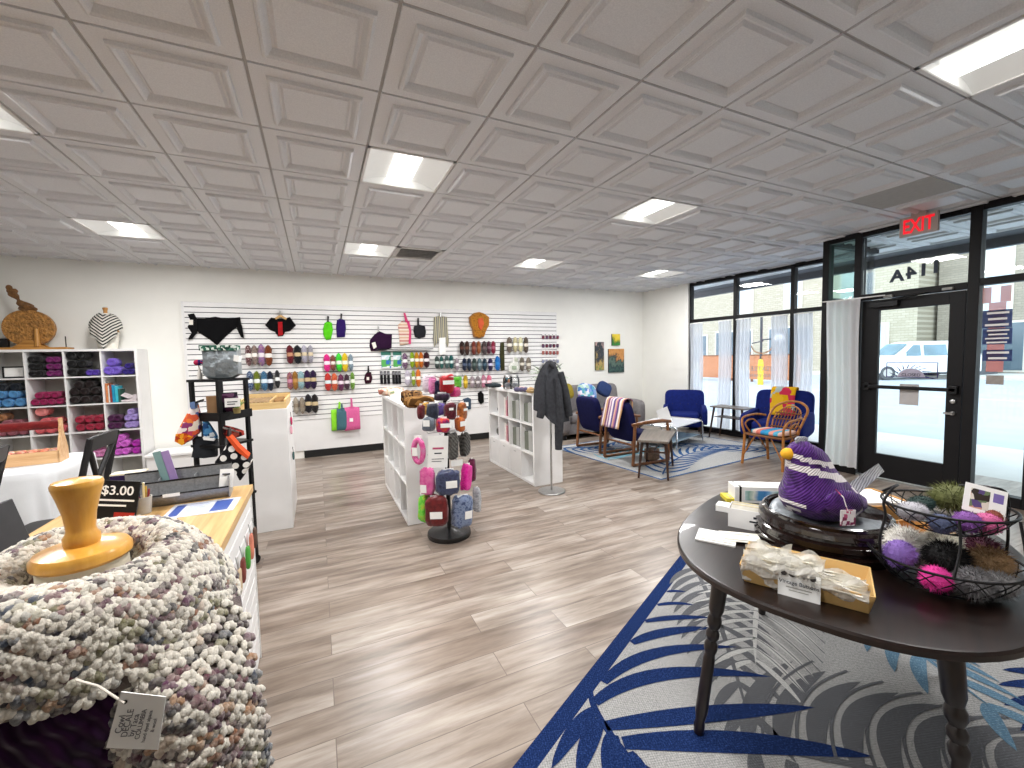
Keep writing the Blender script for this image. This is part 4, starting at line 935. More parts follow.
for k, (y, z, c, lb) in enumerate(((4.7, .96, '#b82c5c', 'small magenta tag charm hanging on the right side of the white counter'), (4.62, .88, '#e0a4b4', 'small pink tag charm hanging on the right side of the white counter'), (4.75, .6, '#3c5c5c', 'small dark green charm hanging low on the right side of the white counter'))):
    o = MB().cushion((0, 0, 0), (.02, .05, .08), .7, 6).build('hanging_charm', M('charm_'+c.strip('#'), c, .7), loc=(-.258, y, z)); MB().tube([(0, 0, .03), (-.004, 0, .09)], .003, 5).build('loop', BLACK, o); tag(o, lb, 'charm')
# ---- black ladder rack with bags
cx, cy = -.655, 3.69; q = .115
r = T('display_rack', 'narrow black display rack with bags hung around it', 'rack', (cx, cy, 0), math.radians(53))
for sx in (-1, 1):
    for sy in (-1, 1): MB().bx(sx*q-.012, sx*q+.012, sy*q-.012, sy*q+.012, .04, 1.43).build('post', BLACK, r, smooth=0)
for z in (1.415, 1.17, .95, .55): MB().bx(-q-.02, q+.02, -q-.02, q+.02, z, z+.018).build('shelf_board', BLACK, r, smooth=0)
MB().bx(-q-.02, q+.02, -q-.024, -q-.02, 1.14, 1.2).bx(-q-.024, -q-.02, -q-.02, q+.02, 1.14, 1.2).build('shelf_rail', BLACK, r, smooth=0)
for sx in (-1, 1):
    for sy in (-1, 1): MB().lathe([(0, -.012), (.03, -.012), (.032, 0), (.03, .012), (0, .012)], (sx*q, sy*q, .033), 14, m=Matrix.Rotation(PI/2, 3, 'X')).build('caster', BLACK, r)
def pouch(name, pts, Y, m, label, cat, depth=.1, parts=(), group=None):
    return cloth_shape(name, pts, m, label, cat, Y=Y, thick=depth, parts=parts, group=group)
cloth_shape('silver_pillow_bag', [(202, 346.5), (220, 347), (239, 346.5), (239.5, 356), (241, 374), (234, 378), (220, 379), (208, 378.5), (203, 374), (203.5, 360)], M('crinkled_silver', '#8f979c', .3, .35, .35, 14, .9, 22, .5, .02), 'crinkled silver bag with a green patterned top on the black rack', 'bag', Y=3.66, thick=.13, parts=[('green_band', [(201.5, 345.5), (239.5, 345.5), (239, 350.5), (202, 351)], patches('green_print', ['#2c5c4c', '#d8e0d8', '#3c6c58', '#1c3c34'], 60), .006), ('white_tag', [(236, 355), (241.5, 356), (240, 362), (235.5, 361)], PAPER, .01)])
p = atY(200, 377.5, 3.72)
r = T('bud_vase', 'tiny white vase with a pink and blue felt flower on the rack', 'vase', (p.x, p.y, 1.434))
MB().lathe([(0, 0), (.014, 0), (.018, .03), (.008, .06), (.01, .075), (0, .075)], n=12).build('vase', M('vase_white', '#e6e0d8', .3), r)
MB().tube([(0, 0, .07), (-.004, 0, .1)], .003, 6).build('stem', M('stem_brown', '#7c5a3c'), r)
MB().ell((-.008, 0, .12), (.026, .02, .022), 10, 7).ell((.02, .0, .12), (.016, .016, .016), 8, 6).build('flower', patches('felt_flower', ['#b02c50', '#3c2c6c', '#c8406c'], 40), r)
def onrack(px, py, z, dY=3.6): 
    p = atY(px, py, dY); return (p.x, dY, z)
x, y, z = onrack(213, 392, 1.189)
tag(MB().bx(-.04, .04, -.03, .03, 0, .125).build('brown_carton', M('kraft', '#8c6a48', .8, 0, .08), loc=(x, y, z), rz=.3, smooth=0, bevel=.002), 'small brown card box on the second level of the black rack', 'box')
x, y, z = onrack(228, 390, 1.189)
r = T('dark_pouch', 'dark purple printed pouch on the second level of the black rack', 'pouch', (x, y, z)); MB().cushion((0, 0, .07), (.12, .07, .14), .6, 8).build('body', patches('dark_print_cloth', ['#1c1020', '#3c1c34', '#140c18', '#5c3c54'], 24), r); MB().bx(-.055, .055, -.005, .005, .125, .145).build('zip', BLACK, r, smooth=0)
x, y, z = onrack(236, 394, 1.189, 3.52)
r = T('small_plant', 'small pale green succulent on the second level of the black rack', 'plant', (x, y, z))
MB().lathe([(0, 0), (.02, 0), (.026, .035), (.0, .035)], n=12).build('pot', M('plant_pot', '#8c7c4c', .7), r)
m = MB()
for k in range(16):
    a = k*2.4; rr = .012+.02*(k/16); m.tube([(0, 0, .03), (cos(a)*rr, sin(a)*rr, .06), (cos(a)*rr*2, sin(a)*rr*2, .075+.01*(k % 3))], [.006, .005, .001], 5)
m.build('leaves', M('succulent', '#7c9c4c', .6, 0, .2), r)
p = atY(232.5, 402.5, 3.44); 
r = T('price_card', 'white card sign clipped to the front of the black rack', 'card', (p.x, 3.435, p.z)); MB().bx(-.045, .045, 0, .003, -.03, .03).build('card', PAPER, r, smooth=0); MB().bx(-.03, .03, -.001, 0, .002, .008).bx(-.03, .015, -.001, 0, -.014, -.008).build('print_lines', INK, r, smooth=0); MB().tube([(0, .004, .02), (0, .03, .02)], .003, 6).build('hanging_clip', STEEL, r)
cloth_shape('triangle_bag', [(193, 403), (197, 404), (201, 420), (200.5, 432), (192, 440), (184, 444.5), (176, 440), (178, 431), (186, 416)], patches('folk_print', ['#d85c3c', '#e8dcd8', '#8c3c6c', '#c8486c', '#e07c3c', '#5c6ca8', '#f0e0d0'], 34), 'orange and pink printed triangular bag hanging left of the black rack', 'bag', Y=3.62, thick=.08,
  parts=[('orange_base', [(178, 433), (188, 432), (194, 436), (184, 444), (177, 440)], patches('orange_print', ['#d8641c', '#e8a02c', '#b8401c'], 40), .006), ('knot', [(192, 402), (197, 401.5), (197.5, 408), (193, 408)], fabric('blue_grey', '#6c84b0'), .01), ('hanging_strap', [(194, 402), (203, 399), (203.5, 401), (195, 404)], BLACK, .002)])
cloth_shape('blue_pouch', [(203, 421), (208, 422), (216, 434), (218, 438.5), (210, 438), (203.5, 436)], patches('blue_batik', ['#2c5c8c', '#4c84b0', '#1c3c64', '#d8e0e4'], 30), 'blue patterned pouch on the third level of the black rack', 'pouch', Y=3.6, thick=.06, parts=[('lining', [(204, 436.5), (216, 437.5), (215, 440), (205, 439)], PAPER, .004)])
cloth_shape('wine_pouch', [(221, 425), (232, 427.5), (243, 431), (244, 435), (236, 438), (226, 436), (221, 433)], patches('wine_print', ['#5c1418', '#8c2c24', '#2c0c10', '#a84c3c'], 40), 'dark red printed pouch on the third level of the black rack', 'pouch', Y=3.56, thick=.06, parts=[('zip', [(224, 426), (240, 431), (240, 432), (224, 427.4)], STEEL, .006)])
cloth_shape('grey_tote', [(196, 437), (217, 438), (217, 456.5), (205, 458), (191.5, 457)], fabric('slate_cloth', '#33363b'), 'plain slate grey tote hanging under the triangular bag', 'bag', Y=3.66, thick=.07, parts=[('hanging_strap', [(203, 425), (205, 425), (206, 438), (203, 438)], BLACK, .004)])
cloth_shape('dotted_bag', [(229, 441), (237, 443), (245, 452), (252, 461), (249, 468), (244, 476), (241, 480), (238, 474), (232, 464), (222, 465), (215, 468), (214, 463), (220, 455)], dots('dot_print', '#101014', '#e2dfda', 17, .34), 'black drawstring bag with big white dots hanging on the rack', 'bag', Y=3.4, thick=.1, parts=[('orange_strap', [(228, 435), (232, 435), (240, 445), (250, 454), (249, 457), (238, 449)], fabric('orange_cloth', '#d8542c'), .012), ('hanging_loop', [(229, 428), (230.5, 428), (231, 441), (229, 441)], BLACK, .004)])
# things on the floor and a low white chest behind the counter
r = T('low_white_chest', 'low white chest against the back wall below the slatwall left end', 'chest', (-1.62, 6.9, 0))
MB().bx(-.45, .55, 0, .5, .04, .34).build('body', WHITE, r, smooth=0, bevel=.004); MB().bx(-.47, .57, -.02, .52, .34, .37).build('top', WHITE, r, smooth=0, bevel=.003); MB().bx(-.43, .53, .02, .48, 0, .04).build('plinth', TRIMB, r, smooth=0)
r = T('wire_cube_basket', 'pale pink gridded wire basket on the low white chest', 'basket', (-1.3, 6.98, .372)); m = MB()
for k in range(7):
    m.tube([(-.2+.067*k, 0, .004), (-.2+.067*k, 0, .2)], .004, 5); m.tube([(-.2, 0, .005+.032*k), (.2, 0, .005+.032*k)], .004, 5)
    m.tube([(-.2+.067*k, .26, .004), (-.2+.067*k, .26, .2)], .004, 5); m.tube([(-.2, .0+.043*k, .2), (-.2, .0+.043*k, .004)], .004, 5); m.tube([(.2, .0+.043*k, .2), (.2, .0+.043*k, .004)], .004, 5); m.tube([(-.2+.067*k, 0, .004), (-.2+.067*k, .26, .004)], .004, 5)
m.build('wires', M('wire_white', '#d8d2d4', .4), r); MB().cushion((0, .13, .08), (.36, .22, .14), .5, 8).build('pink_wool', yarn('pale_pink_wool', '#d8a8b4', '#e8ccd0', scale=12), r)

# ---- low cube shelves
def cube_unit(name, label, x0, y0, cols, rows, inserts=()):
    r = T(name, label, 'shelf', (x0, y0, 0)); d = .39; p = .353; L = cols*p+.03; H = rows*p+.03+.03
    m = MB(); m.bx(0, d, 0, L, H-.035, H).bx(0, d, 0, L, 0, .03).bx(0, d, 0, .035, .03, H-.035).bx(0, d, L-.035, L, .03, H-.035)
    m.build('outer_frame', WHITE, r, smooth=0, bevel=.002)
    m = MB()
    for k in range(1, cols): m.bx(.003, d-.003, .015+k*p-.008, .015+k*p+.008, .03, H-.035)
    m.build('uprights', WHITE, r, smooth=0); m = MB()
    for k in range(1, rows): m.bx(.002, d-.002, .035, L-.035, .02+k*p-.008, .02+k*p+.008)
    m.build('shelf_boards', WHITE, r, smooth=0)
    for c, w in inserts:
        a, b = .015+c*p+.011, .015+(c+1)*p-.011
        f = MB().bx(.004, .022, a+.026 if c == 0 else a, b-.026 if c == cols-1 else b, .034 if w == 0 else .02+w*p+.011, .02+(w+1)*p-.011).build('insert_door', WHITE2, r, smooth=0, bevel=.002)
        MB().bx(0, .004, (a+b)/2-.03, (a+b)/2+.03, .02+(w+1)*p-.05, .02+(w+1)*p-.04).build('handle', STEEL, f, smooth=0)
    return r
A0 = (.70, 3.90); cube_unit('low_cube_shelf', 'white three level cube shelf end in the aisle behind the revolving rack', A0[0], A0[1], 4, 3, [(3, 0), (2, 0)])
B0 = (2.285, 4.38); cube_unit('low_cube_shelf', 'white three level cube shelf facing left behind the coat stand', B0[0], B0[1], 4, 3, [(1, 0), (2, 0), (3, 0)])
PP = .353
def incube(o0, c, rw): return o0[0], o0[1]+.015+c*PP+.02, .02+rw*PP+.01
# books, boxes and wool in them
GREYB = M('grey_box', '#9c9a98', .7, 0, .06)
for c, rw, lb in ((0, 2, 'upper row nearest cell'), (1, 2, 'upper row second cell'), (0, 1, 'middle row nearest cell'), (1, 1, 'middle row second cell')):
    x, y, z = incube(B0, c, rw)
    for k in range(3):
        tag(MB().bx(0, .2, 0, .1, 0, .27-.02*k).build('magazine_file', M(['file_grey', 'file_white', 'file_sage'][k], ['#55585a', '#a4a4a0', '#6c7064'][k], .7, 0, .1, 8), loc=(x+.05, y+.005+.104*k, z), smooth=0, bevel=.003), '%s magazine file in %s of shelf behind coat stand' % (['grey', 'white', 'sage'][k], lb), 'file box', 'magazine files in the right low shelf')
for c, rw, lb in ((2, 2, 'upper row third cell'), (2, 1, 'middle row third cell')):
    x, y, z = incube(B0, c, rw)
    for k, cc in enumerate(('#a8485c', '#d8ccc8', '#6c2c3c', '#c88c94', '#e2dcd6')):
        h = .22+.03*((k*7) % 3)
        b = T('book', '%s book in the %s of the right low shelf' % (['rose', 'cream', 'wine', 'pink', 'white'][k], lb), 'book', (x+.06, y+.03+.05*k, z), 0, 'books in the right low shelf')
        MB().bx(0, .17, -.018, .018, 0, h).build('cover', M('bk_'+cc.strip('#'), cc, .6), b, smooth=0, bevel=.002); MB().bx(.004, .172, -.014, .014, .003, h+.001).build('pages', PAPER, b, smooth=0)
x, y, z = incube(B0, 3, 2); 
for k, (c, dx, dz, lb) in enumerate((('#1c1c20', 0, 0, 'black wool ball at the bottom of the far upper cell'), ('#d8d2c4', .02, .11, 'cream wool ball on top in the far upper cell'))):
    tag(MB().ell((0, 0, 0), (.075, .075, .06), 16, 10, fn=lambda p: 1+.03*sin(p.x*18+p.z*14)).build('wool_ball', ym(c), loc=(x+.14+dx, y+.15, z+.061+dz)), lb, 'wool ball')
x, y, z = incube(B0, 3, 1); tag(MB().ell((0, 0, 0), (.09, .13, .08), 16, 10, fn=lambda p: 1+.04*sin(p.x*18+p.z*14)).build('wool_ball', ym('#26221f', '#4c443c'), loc=(x+.14, y+.15, z+.081)), 'large dark brown wool ball in the far middle cell of the right low shelf', 'wool ball')
x, y, z = incube(A0, 0, 2)
tag(MB().ell((0, 0, 0), (.07, .1, .09), 16, 10, fn=lambda p: 1+.05*sin(p.x*18+p.z*14)).build('wool_ball', ym('#7c1418', '#a82428'), loc=(x+.1, 4.44, z+.091)), 'dark red wool ball in the upper cell of the aisle shelf', 'wool ball')
tag(MB().ell((0, 0, 0), (.08, .1, .1), 16, 10, fn=lambda p: 1+.05*sin(p.x*18+p.z*14)).build('wool_ball', ym('#1c7c84', '#3ca0a4'), loc=(x+.12, 5.12, z+.101)), 'teal wool ball in the farthest upper cell of the aisle shelf', 'wool ball')
x, y, z = incube(A0, 0, 1)
tag(MB().bx(0, .1, 0, .24, 0, .3).build('pattern_binder', M('binder_black', '#1c1a1c', .5), loc=(x+.12, 4.02, .034), smooth=0, bevel=.004), 'black binder in the nearest bottom cell of the aisle shelf', 'binder')
tag(MB().bx(0, .12, 0, .2, 0, .24).build('pattern_box', M('box_mint', '#b8c8c4', .7), loc=(x+.14, 4.7, z), smooth=0, bevel=.004), 'pale green card box in the middle row of the aisle shelf', 'box')
tag(MB().bx(0, .12, 0, .22, 0, .26).build('pattern_box', M('box_cream', '#d8d2c0', .7), loc=(x+.14, 5.02, z), smooth=0, bevel=.004), 'cream card box at the far end of the aisle shelf', 'box')
# on top of the aisle shelf
TA = 1.119+.001
def ontop(px, py, z):
    p = atZ(px, py, z)
    if p.x < 1.6: return (max(p.x, .80), min(p.y, 5.25))
    return (p.x, min(p.y, 5.78))
def blob(name, px, py, z0, d, m, label, cat, rz=0, seed=1, n=9, puff=.6, pw=3):
    x, y = ontop(px, py, z0+d[2]*.3); return tag(MB().cushion((0, 0, d[2]/2), d, puff, n, seed=seed, pw=pw).build(name, m, loc=(x, y, z0), rz=rz), label, cat)
blob('folded_knit', 379, 391, TA, (.3, .2, .09), stripes('peach_knit', ['#d8a088', '#e8c4b0', '#b87868', '#e8d0c0'], 'X', 9, distort=.03), 'folded peach striped knit at the far left end of the aisle shelf', 'knitwear', .4, 2)
blob('folded_knit', 395, 393.5, TA, (.16, .3, .08), stripes('sage_stripe', ['#c8ccb0', '#e2e0d0', '#8c9c74', '#d8c4b0'], 'Y', 9, distort=.03), 'folded sage and cream knit in the middle of the aisle shelf top', 'knitwear', -.2, 3)
for k, px in enumerate((384, 389, 394)):
    x, y = .79+.02*k, 5.0-.16*k; o = MB().box((0, 0, .045), (.07, .004, .09), rx=-.25).build('tent_card', PAPER, loc=(x, y, TA-.003), rz=-.35, smooth=0); tag(o, ['leftmost', 'middle', 'rightmost'][k]+' white tent card at the front of the aisle shelf top', 'card', 'tent cards on the aisle shelf')
blob('leopard_scarf', 401, 400.5, TA, (.17, .2, .13), patches('leopard', ['#4c3020', '#7c5834', '#20140e', '#98764c', '#6c5038'], 44), 'brown leopard patterned scarf bundle on the aisle shelf end', 'scarf', .3, 5)
blob('tan_scarf', 415, 404, TA, (.26, .14, .1), stripes('tan_bands', ['#6c4826', '#8c6434', '#523618', '#9c7444'], 'Y', 22, distort=.02), 'rolled tan and brown knitted scarf on the aisle shelf end', 'scarf', .1, 6)
x, y = ontop(418, 396, TA+.04); tag(MB().cushion((0, 0, .045), (.14, .14, .09), .6, 8, seed=9).build('cowl', ym('#c86c48', '#8c9c60', '#d8a888'), loc=(x, y+.12, TA)), 'orange and green wool cowl behind the tan scarf', 'cowl')
# on top of the right low shelf
TB = 1.12
blob('dark_slippers', 493, 386, TB, (.2, .22, .06), fabric('slate_felt', '#2c3438'), 'dark felt slipper pair at the far end of the right low shelf', 'slippers', .2, 4)
blob('felt_bird', 500, 382.5, TB, (.12, .1, .12), patches('felt_dark', ['#1c2428', '#3c5c64', '#8c5a3c', '#141a1e'], 26), 'small dark felt figure on the right low shelf top', 'figure', .6, 8)
x, y = ontop(509, 385.5, TB+.01); r = T('paper_mat', 'orange printed mat lying along the right low shelf top', 'mat', (x-.02, y, TB-.001)); MB().bx(-.1, .1, -.4, .2, 0, .004).build('sheet', M('coral_paper', '#d89880', .7, 0, .1), r, smooth=0); MB().bx(-.07, .07, -.36, .16, .004, .005).build('print', M('coral_print', '#e8c8b8', .7), r, smooth=0)
GLC = glass('clear_dome', (.96, .97, .97), 1.0)
for px, lb in ((511, 'left clear glass jar on the right low shelf'), (518, 'right clear glass jar on the right low shelf')):
    x, y = ontop(px, 389, TB+.006); r = T('glass_jar', lb, 'jar', (x+.0, y+.1, TB+.004), 0, 'glass jars on the right low shelf'); MB().lathe([(0, 0), (.06, 0), (.065, .02), (.065, .13), (.05, .16), (.052, .165)], n=20).build('glass', GLC, r); MB().ell((0, 0, .045), (.05, .05, .04), 12, 8).build('grey_wool', ym('#8c8c94', '#c0c0c4'), r); MB().lathe([(.0, .166), (.054, .166), (.05, .185), (0, .19)], n=16).build('lid', STEEL, r)
for k, px in enumerate((517, 521.5, 525.5)):
    x, y = ontop(px, 389.5, TB+.03); o = MB().ell((0, 0, .03), (.042, .042, .03), 14, 8, fn=lambda p: 1+.05*sin(p.x*18+p.z*14)).build('wool_cake', ym('#5c5474', '#7c7494'), loc=(x, y, TB)); tag(o, ['leftmost', 'middle', 'rightmost'][k]+' small dusty violet wool cake on the right low shelf', 'wool cake', 'wool cakes on the right low shelf')
x, y = ontop(533, 391, TB+.02); r = T('bread_bowl', 'small wooden bowl of tan wool on the right low shelf', 'bowl', (x-.03, y, TB)); MB().lathe([(0, 0), (.04, 0), (.06, .03), (.055, .032), (.036, .008), (0, .006)], n=20).build('bowl', PINE, r); MB().ell((0, 0, .04), (.045, .045, .03), 12, 8).build('tan_wool', ym('#c8a070', '#e0c090'), r)
# potted plant with pale striped leaves
r = T('potted_plant', 'plant with pale variegated leaves on the low shelf behind the coat', 'plant', (2.585, 4.55, TB+.0)); r.scale = (1.35, 1.35, 1.5)
MB().lathe([(0, 0), (.06, 0), (.075, .11), (.07, .11), (.06, .1), (0, .1)], n=20).build('pot', M('pot_grey', '#6c6c6c', .6), r)
t = NT('striped_leaf'); v = t.coords(); w_ = t.new('TexWave'); w_.inputs['Scale'].default_value = 26; w_.inputs['Distortion'].default_value = 2; t.link(v, w_.inputs['Vector']); t.bsdf(t.ramp(w_.outputs[1], [(.35, '#2c4428'), (.55, '#cfdcc0')]), .5); LEAF = t.m
m = MB()
for k in range(46):
    a = k*2.399; e = RN.uniform(.1, .9); L = RN.uniform(.14, .26); d = Vector((cos(a)*cos(e), sin(a)*cos(e)*.8, sin(e))); s = Vector((-sin(a), cos(a), 0))
    b = Vector((0, 0, .1)); c1 = b+d*L*.5; c2 = b+d*L+Vector((0, 0, -.05)); w0 = .028
    m.add([b, c1+s*w0, c2, c1-s*w0, c1+Vector((0, 0, .008))], [(0, 1, 4), (1, 2, 4), (2, 3, 4), (3, 0, 4)])
m.build('leaves', LEAF, r, smooth=60)
# ---- coat stand
r = T('coat_stand', 'slim steel coat stand with a round base at the end of the low shelf', 'coat stand', (2.372, 4.13, 0))
MB().lathe([(0, 0), (.15, 0), (.155, .008), (.15, .016), (.03, .022), (.0, .024)], n=36).build('base', STEEL, r); MB().tube([(0, 0, .02), (0, 0, 1.5)], .011, 10).build('pole', STEEL, r)
MB().tube([(-.14, 0, 1.4), (-.1, 0, 1.45), (0, 0, 1.485), (.1, 0, 1.45), (.14, 0, 1.4)], .009, 8).build('arm', STEEL, r)
COAT = M('charcoal_wool', '#3b3c40', .95, 0, .2, 30, .5, 160, .1)
def coat(u, v):
    a = 2*PI*u; z = 1.49-v*(.62+.10*cos(a+.6)+.03*sin(3*a))
    k = (.03+.12*min(1, v*2.2)**.6+.03*v); f = 1+.16*sin(5*a+v*3)*v+.06*sin(11*a)*v
    return (k*1.12*cos(a)*f+.0, k*.62*sin(a)*f, z)
o = MB().grid(coat, 60, 22, cu=True).build('charcoal_coat', COAT, loc=(2.372, 4.13, 0), smooth=180); tag(o, 'charcoal grey wool coat hanging on the steel coat stand', 'coat')
MB().tube([(-.12, -.04, 1.34), (-.165, -.06, 1.15), (-.15, -.07, .95), (-.17, -.06, .87)], [.045, .055, .05, .04], 12).build('sleeve', COAT, o)
MB().tube([(.10, -.05, 1.36), (.15, -.05, 1.15), (.19, -.04, .98), (.215, -.04, .86)], [.045, .058, .055, .05], 12).build('sleeve', COAT, o)
MB().tube([(.03, -.095, 1.3), (.045, -.115, 1.0), (.05, -.1, .75), (.045, -.09, .50)], [.03, .05, .05, .04], 10).build('front_panel', COAT, o)
MB().tube([(-.03, -.05, 1.46), (0, -.075, 1.43), (.035, -.05, 1.47)], [.02, .03, .02], 8).build('collar', COAT, o)
# ---- revolving rack of bagged wool
SPX, SPY = .985, 3.52
r = T('revolving_rack', 'black revolving rack hung with bagged wool in the aisle', 'rack', (SPX, SPY, 0))
MB().lathe([(0, 0), (.185, 0), (.19, .015), (.185, .04), (.06, .06), (.03, .075), (0, .075)], n=40).build('base', M('rack_base_black', '#0e0e10', .25, 0, .1, spec=.6), r)
MB().tube([(0, 0, .06), (0, 0, 1.40)], .019, 12).build('pole', BLACK, r)
for z in (1.39, 1.16, .92, .70, .46):
    m = MB().lathe([(.02, z-.01), (.04, z-.01), (.04, z+.01), (.02, z+.01)], n=16)
    for k in range(8): a = k*PI/4+.2; m.tube([(.03*cos(a), .03*sin(a), z), (.17*cos(a), .17*sin(a), z), (.18*cos(a), .18*sin(a), z+.012)], .0035, 6)
    m.build('hook_ring', STEEL, r)
WRAP = glass('clear_wrap', (.97, .97, .97), 1.6)
def pack(px, py, w, h, dY, cols, label, lab=(0, -.2, .5, .3), tilt=0, kind='wool_pack', d=.07, m=None, ring=False):
    p = atY(px, py, SPY+dY); s = pxm(p); W_, H_ = w/s, h/s
    r = T(kind, label, 'wool pack', p, 0, 'bagged wool on the revolving rack'); r.rotation_euler = (0, tilt, math.atan2(p.x-SPX, -(p.y-SPY))*.6)
    mm = m or yarn('pk_'+'_'.join(c.strip('#') for c in cols), *(cols if len(cols) > 1 else cols), scale=26, stripe=36)
    for nd in mm.node_tree.nodes:
        if nd.type == 'BSDF_PRINCIPLED' and m is None: nd.inputs['Coat Weight'].default_value = .35; nd.inputs['Coat Roughness'].default_value = .25
    if ring:
        MB().tube([(W_*.36*cos(a*PI/10), 0, H_*.4*sin(a*PI/10)) for a in range(20)], min(W_, H_)*.2, 10, closed=True).build('wool', mm, r)
    else: MB().cushion((0, 0, 0), (W_*1.08, d, H_*1.04), .45, 12, pw=3.6, seed=px*3.1).build('wool', mm, r)
    if lab: 
        MB().bx(lab[0]*W_-lab[2]*W_/2, lab[0]*W_+lab[2]*W_/2, -d*.56-.002, -d*.56, lab[1]*H_-lab[3]*H_/2, lab[1]*H_+lab[3]*H_/2).build('label', PAPER, r, smooth=0)
    MB().bx(-W_*.3, W_*.3, -.003, .003, H_*.44, H_*.5+.012).build('header', PAPER, r, smooth=0)
    q = Vector((SPX, SPY, p.z))-p; MB().tube([(0, 0, H_*.5+.006), (0, .04, H_*.5+.012)], .003, 6).build('hanging_hook', STEEL, r)
    return r
for a in [
 (447, 384, 13, 18, -.05, ('#a0141c', '#c82430'), 'red wool pack with white label at the top of the rack', (0, .1, .9, .22)),
 (457.5, 382, 8, 11, .02, ('#4cb02c', '#7cd04c'), 'bright green wool pack at the top of the rack', (0, 0, .5, .35)),
 (432.5, 385, 5.5, 17, .02, ('#e070b0', '#f0a0cc'), 'tall pale pink wool pack at the top left of the rack', None),
 (426.5, 384, 5, 16, .05, ('#e8d8e4', '#f4e8f0'), 'whitish pink wool pack, leftmost at the top of the rack', None),
 (437.6, 388, 4.5, 15, .02, ('#1c1c38', '#2c2c50'), 'navy wool pack at the top of the rack', None),
 (455, 392, 12, 9, -.02, ('#c8286c', '#e04c8c'), 'magenta wool pack under the red one at the top of the rack', None),
 (442, 397, 14, 7, -.06, ('#1c1824', '#3c2440'), 'low dark plum wool pack at the top of the rack', None),
 (421, 412, 4.6, 14, .0, ('#5c1c24', '#8c3038'), 'narrow maroon wool pack, leftmost of the upper tier', None),
 (425.6, 409, 6, 12, .04, ('#d89c3c', '#f0c060'), 'amber wool pack in the upper tier', None),
 (432.6, 411, 11, 15, -.12, ('#1c2030', '#343c50'), 'dark slate wool pack in the upper tier', None),
 (441, 409, 7, 12, -.06, ('#6c54b0', '#8c78c8'), 'violet wool pack in the upper tier', None),
 (450, 411, 11, 16, -.14, ('#4c1020', '#6c2434', '#2c3828'), 'wine and green wool pack in the upper tier', (0, .15, .4, .15)),
 (462, 411, 9, 17, -.08, ('#8c4420', '#c87838'), 'rust orange wool pack, rightmost of the upper tier', (0, .1, .7, .14)),
 (429, 424, 11, 14, -.13, ('#5c6470', '#7c8490'), 'steel grey wool pack with a square label', (-.1, .1, .6, .45)),
 (443, 425, 13, 14, -.16, ('#d8541c', '#c01c5c', '#2c3c74'), 'orange magenta and navy striped wool pack', (.2, .0, .8, .3)),
 (460, 424, 9, 14, -.1, ('#d0702c', '#b85824'), 'orange wool pack with a wide white label in the second tier', (0, .05, .9, .35)),
]: pack(*a[:7], lab=a[7])
FURG = yarn('grey_fur', '#4c4a48', '#6c6a66', '#3a3836', scale=24, stripe=14)
pack(418.5, 451, 14, 28, -.12, ('#d8408c', '#f070b0', '#e88cbc'), 'looped fluffy pink wool ring with a white tag', (-.15, 0, .4, .3), ring=True, d=.06)
pack(427.5, 481, 14, 27, -.14, ('#e0509c', '#f080b8'), 'pink wool pack with a white tag in the lower tier', (-.2, -.25, .45, .3))
pack(447.5, 482, 22, 24, -.2, ('#2c304c', '#4c5474', '#3c3c5c'), 'navy marled wool pack with a white label at the rack front', (.15, -.05, .5, .3), d=.09)
pack(466.5, 477, 11, 25, -.1, ('#f00c9c', '#ff3cb4'), 'hot pink wool pack at the right of the lower tier', None, .15)
pack(472, 470, 7, 22, .02, ('#5c1c3c', '#7c2c50'), 'dark plum wool pack at the far right behind the hot pink one', None)
pack(453, 446, 10, 26, -.12, ('#fff',), 'grey long haired fur pack, left of the pair', None, m=FURG); pack(465, 444, 11, 22, -.06, ('#fff',), 'dark grey long haired fur pack, right of the pair', None, m=yarn('dark_fur', '#3a3836', '#565450', '#2c2a28', scale=24, stripe=14))
pack(423, 508, 8, 27, -.08, ('#5cdc2c', '#8cf050', '#d8d83c'), 'neon lime wool pack at the bottom left of the rack', None)
pack(429, 495, 9, 12, -.06, ('#c8b81c', '#8c9c1c'), 'mustard lime wool pack behind the brick red one', None)
pack(437, 511, 21, 29, -.19, ('#5c1418', '#7c2022'), 'brick red wool pack with a white label at the bottom of the rack', (0, -.08, .58, .24), d=.09)
pack(462, 511, 20, 30, -.17, ('#5c6c94', '#8c9cbc', '#3c4c74'), 'pale blue mottled wool pack with a white label at the bottom of the rack', (.2, -.1, .4, .26), .06, d=.09)
pack(477, 500, 8, 24, .0, ('#d8d8dc', '#a8acb4'), 'white and grey wool pack at the bottom right of the rack', None)
r = T('pattern_sheet', 'white printed pattern sheet in a sleeve hanging on the revolving rack', 'sheet', atY(438, 452, SPY-.17)); r.rotation_euler = (0, .06, -.1)
s = pxm(r.location); MB().bx(-10/s, 10/s, 0, .004, -16/s, 16/s).build('sheet', PAPER, r, smooth=0); MB().bx(-.045, .045, -.001, 0, .022, .038).build('title_line', M('print_rose', '#b84c6c'), r, smooth=0); MB().bx(-.03, .03, -.001, 0, -.016, -.006).build('print_lines', INK, r, smooth=0); MB().bx(-.05, .05, -.001, 0, -.06, -.055).bx(-.05, .03, -.001, 0, -.08, -.075).build('print_lines', INK, r, smooth=0); MB().tube([(0, .004, .12), (0, .05, .12)], .003, 6).build('hanging_hook', STEEL, r)
tag(MB().bx(-.05, .05, 0, .003, -.025, .025).build('hanging_price_tag', PAPER, loc=atY(457, 463, SPY-.14), smooth=0), 'small white shelf tag hanging between the fur packs and navy pack', 'tag')
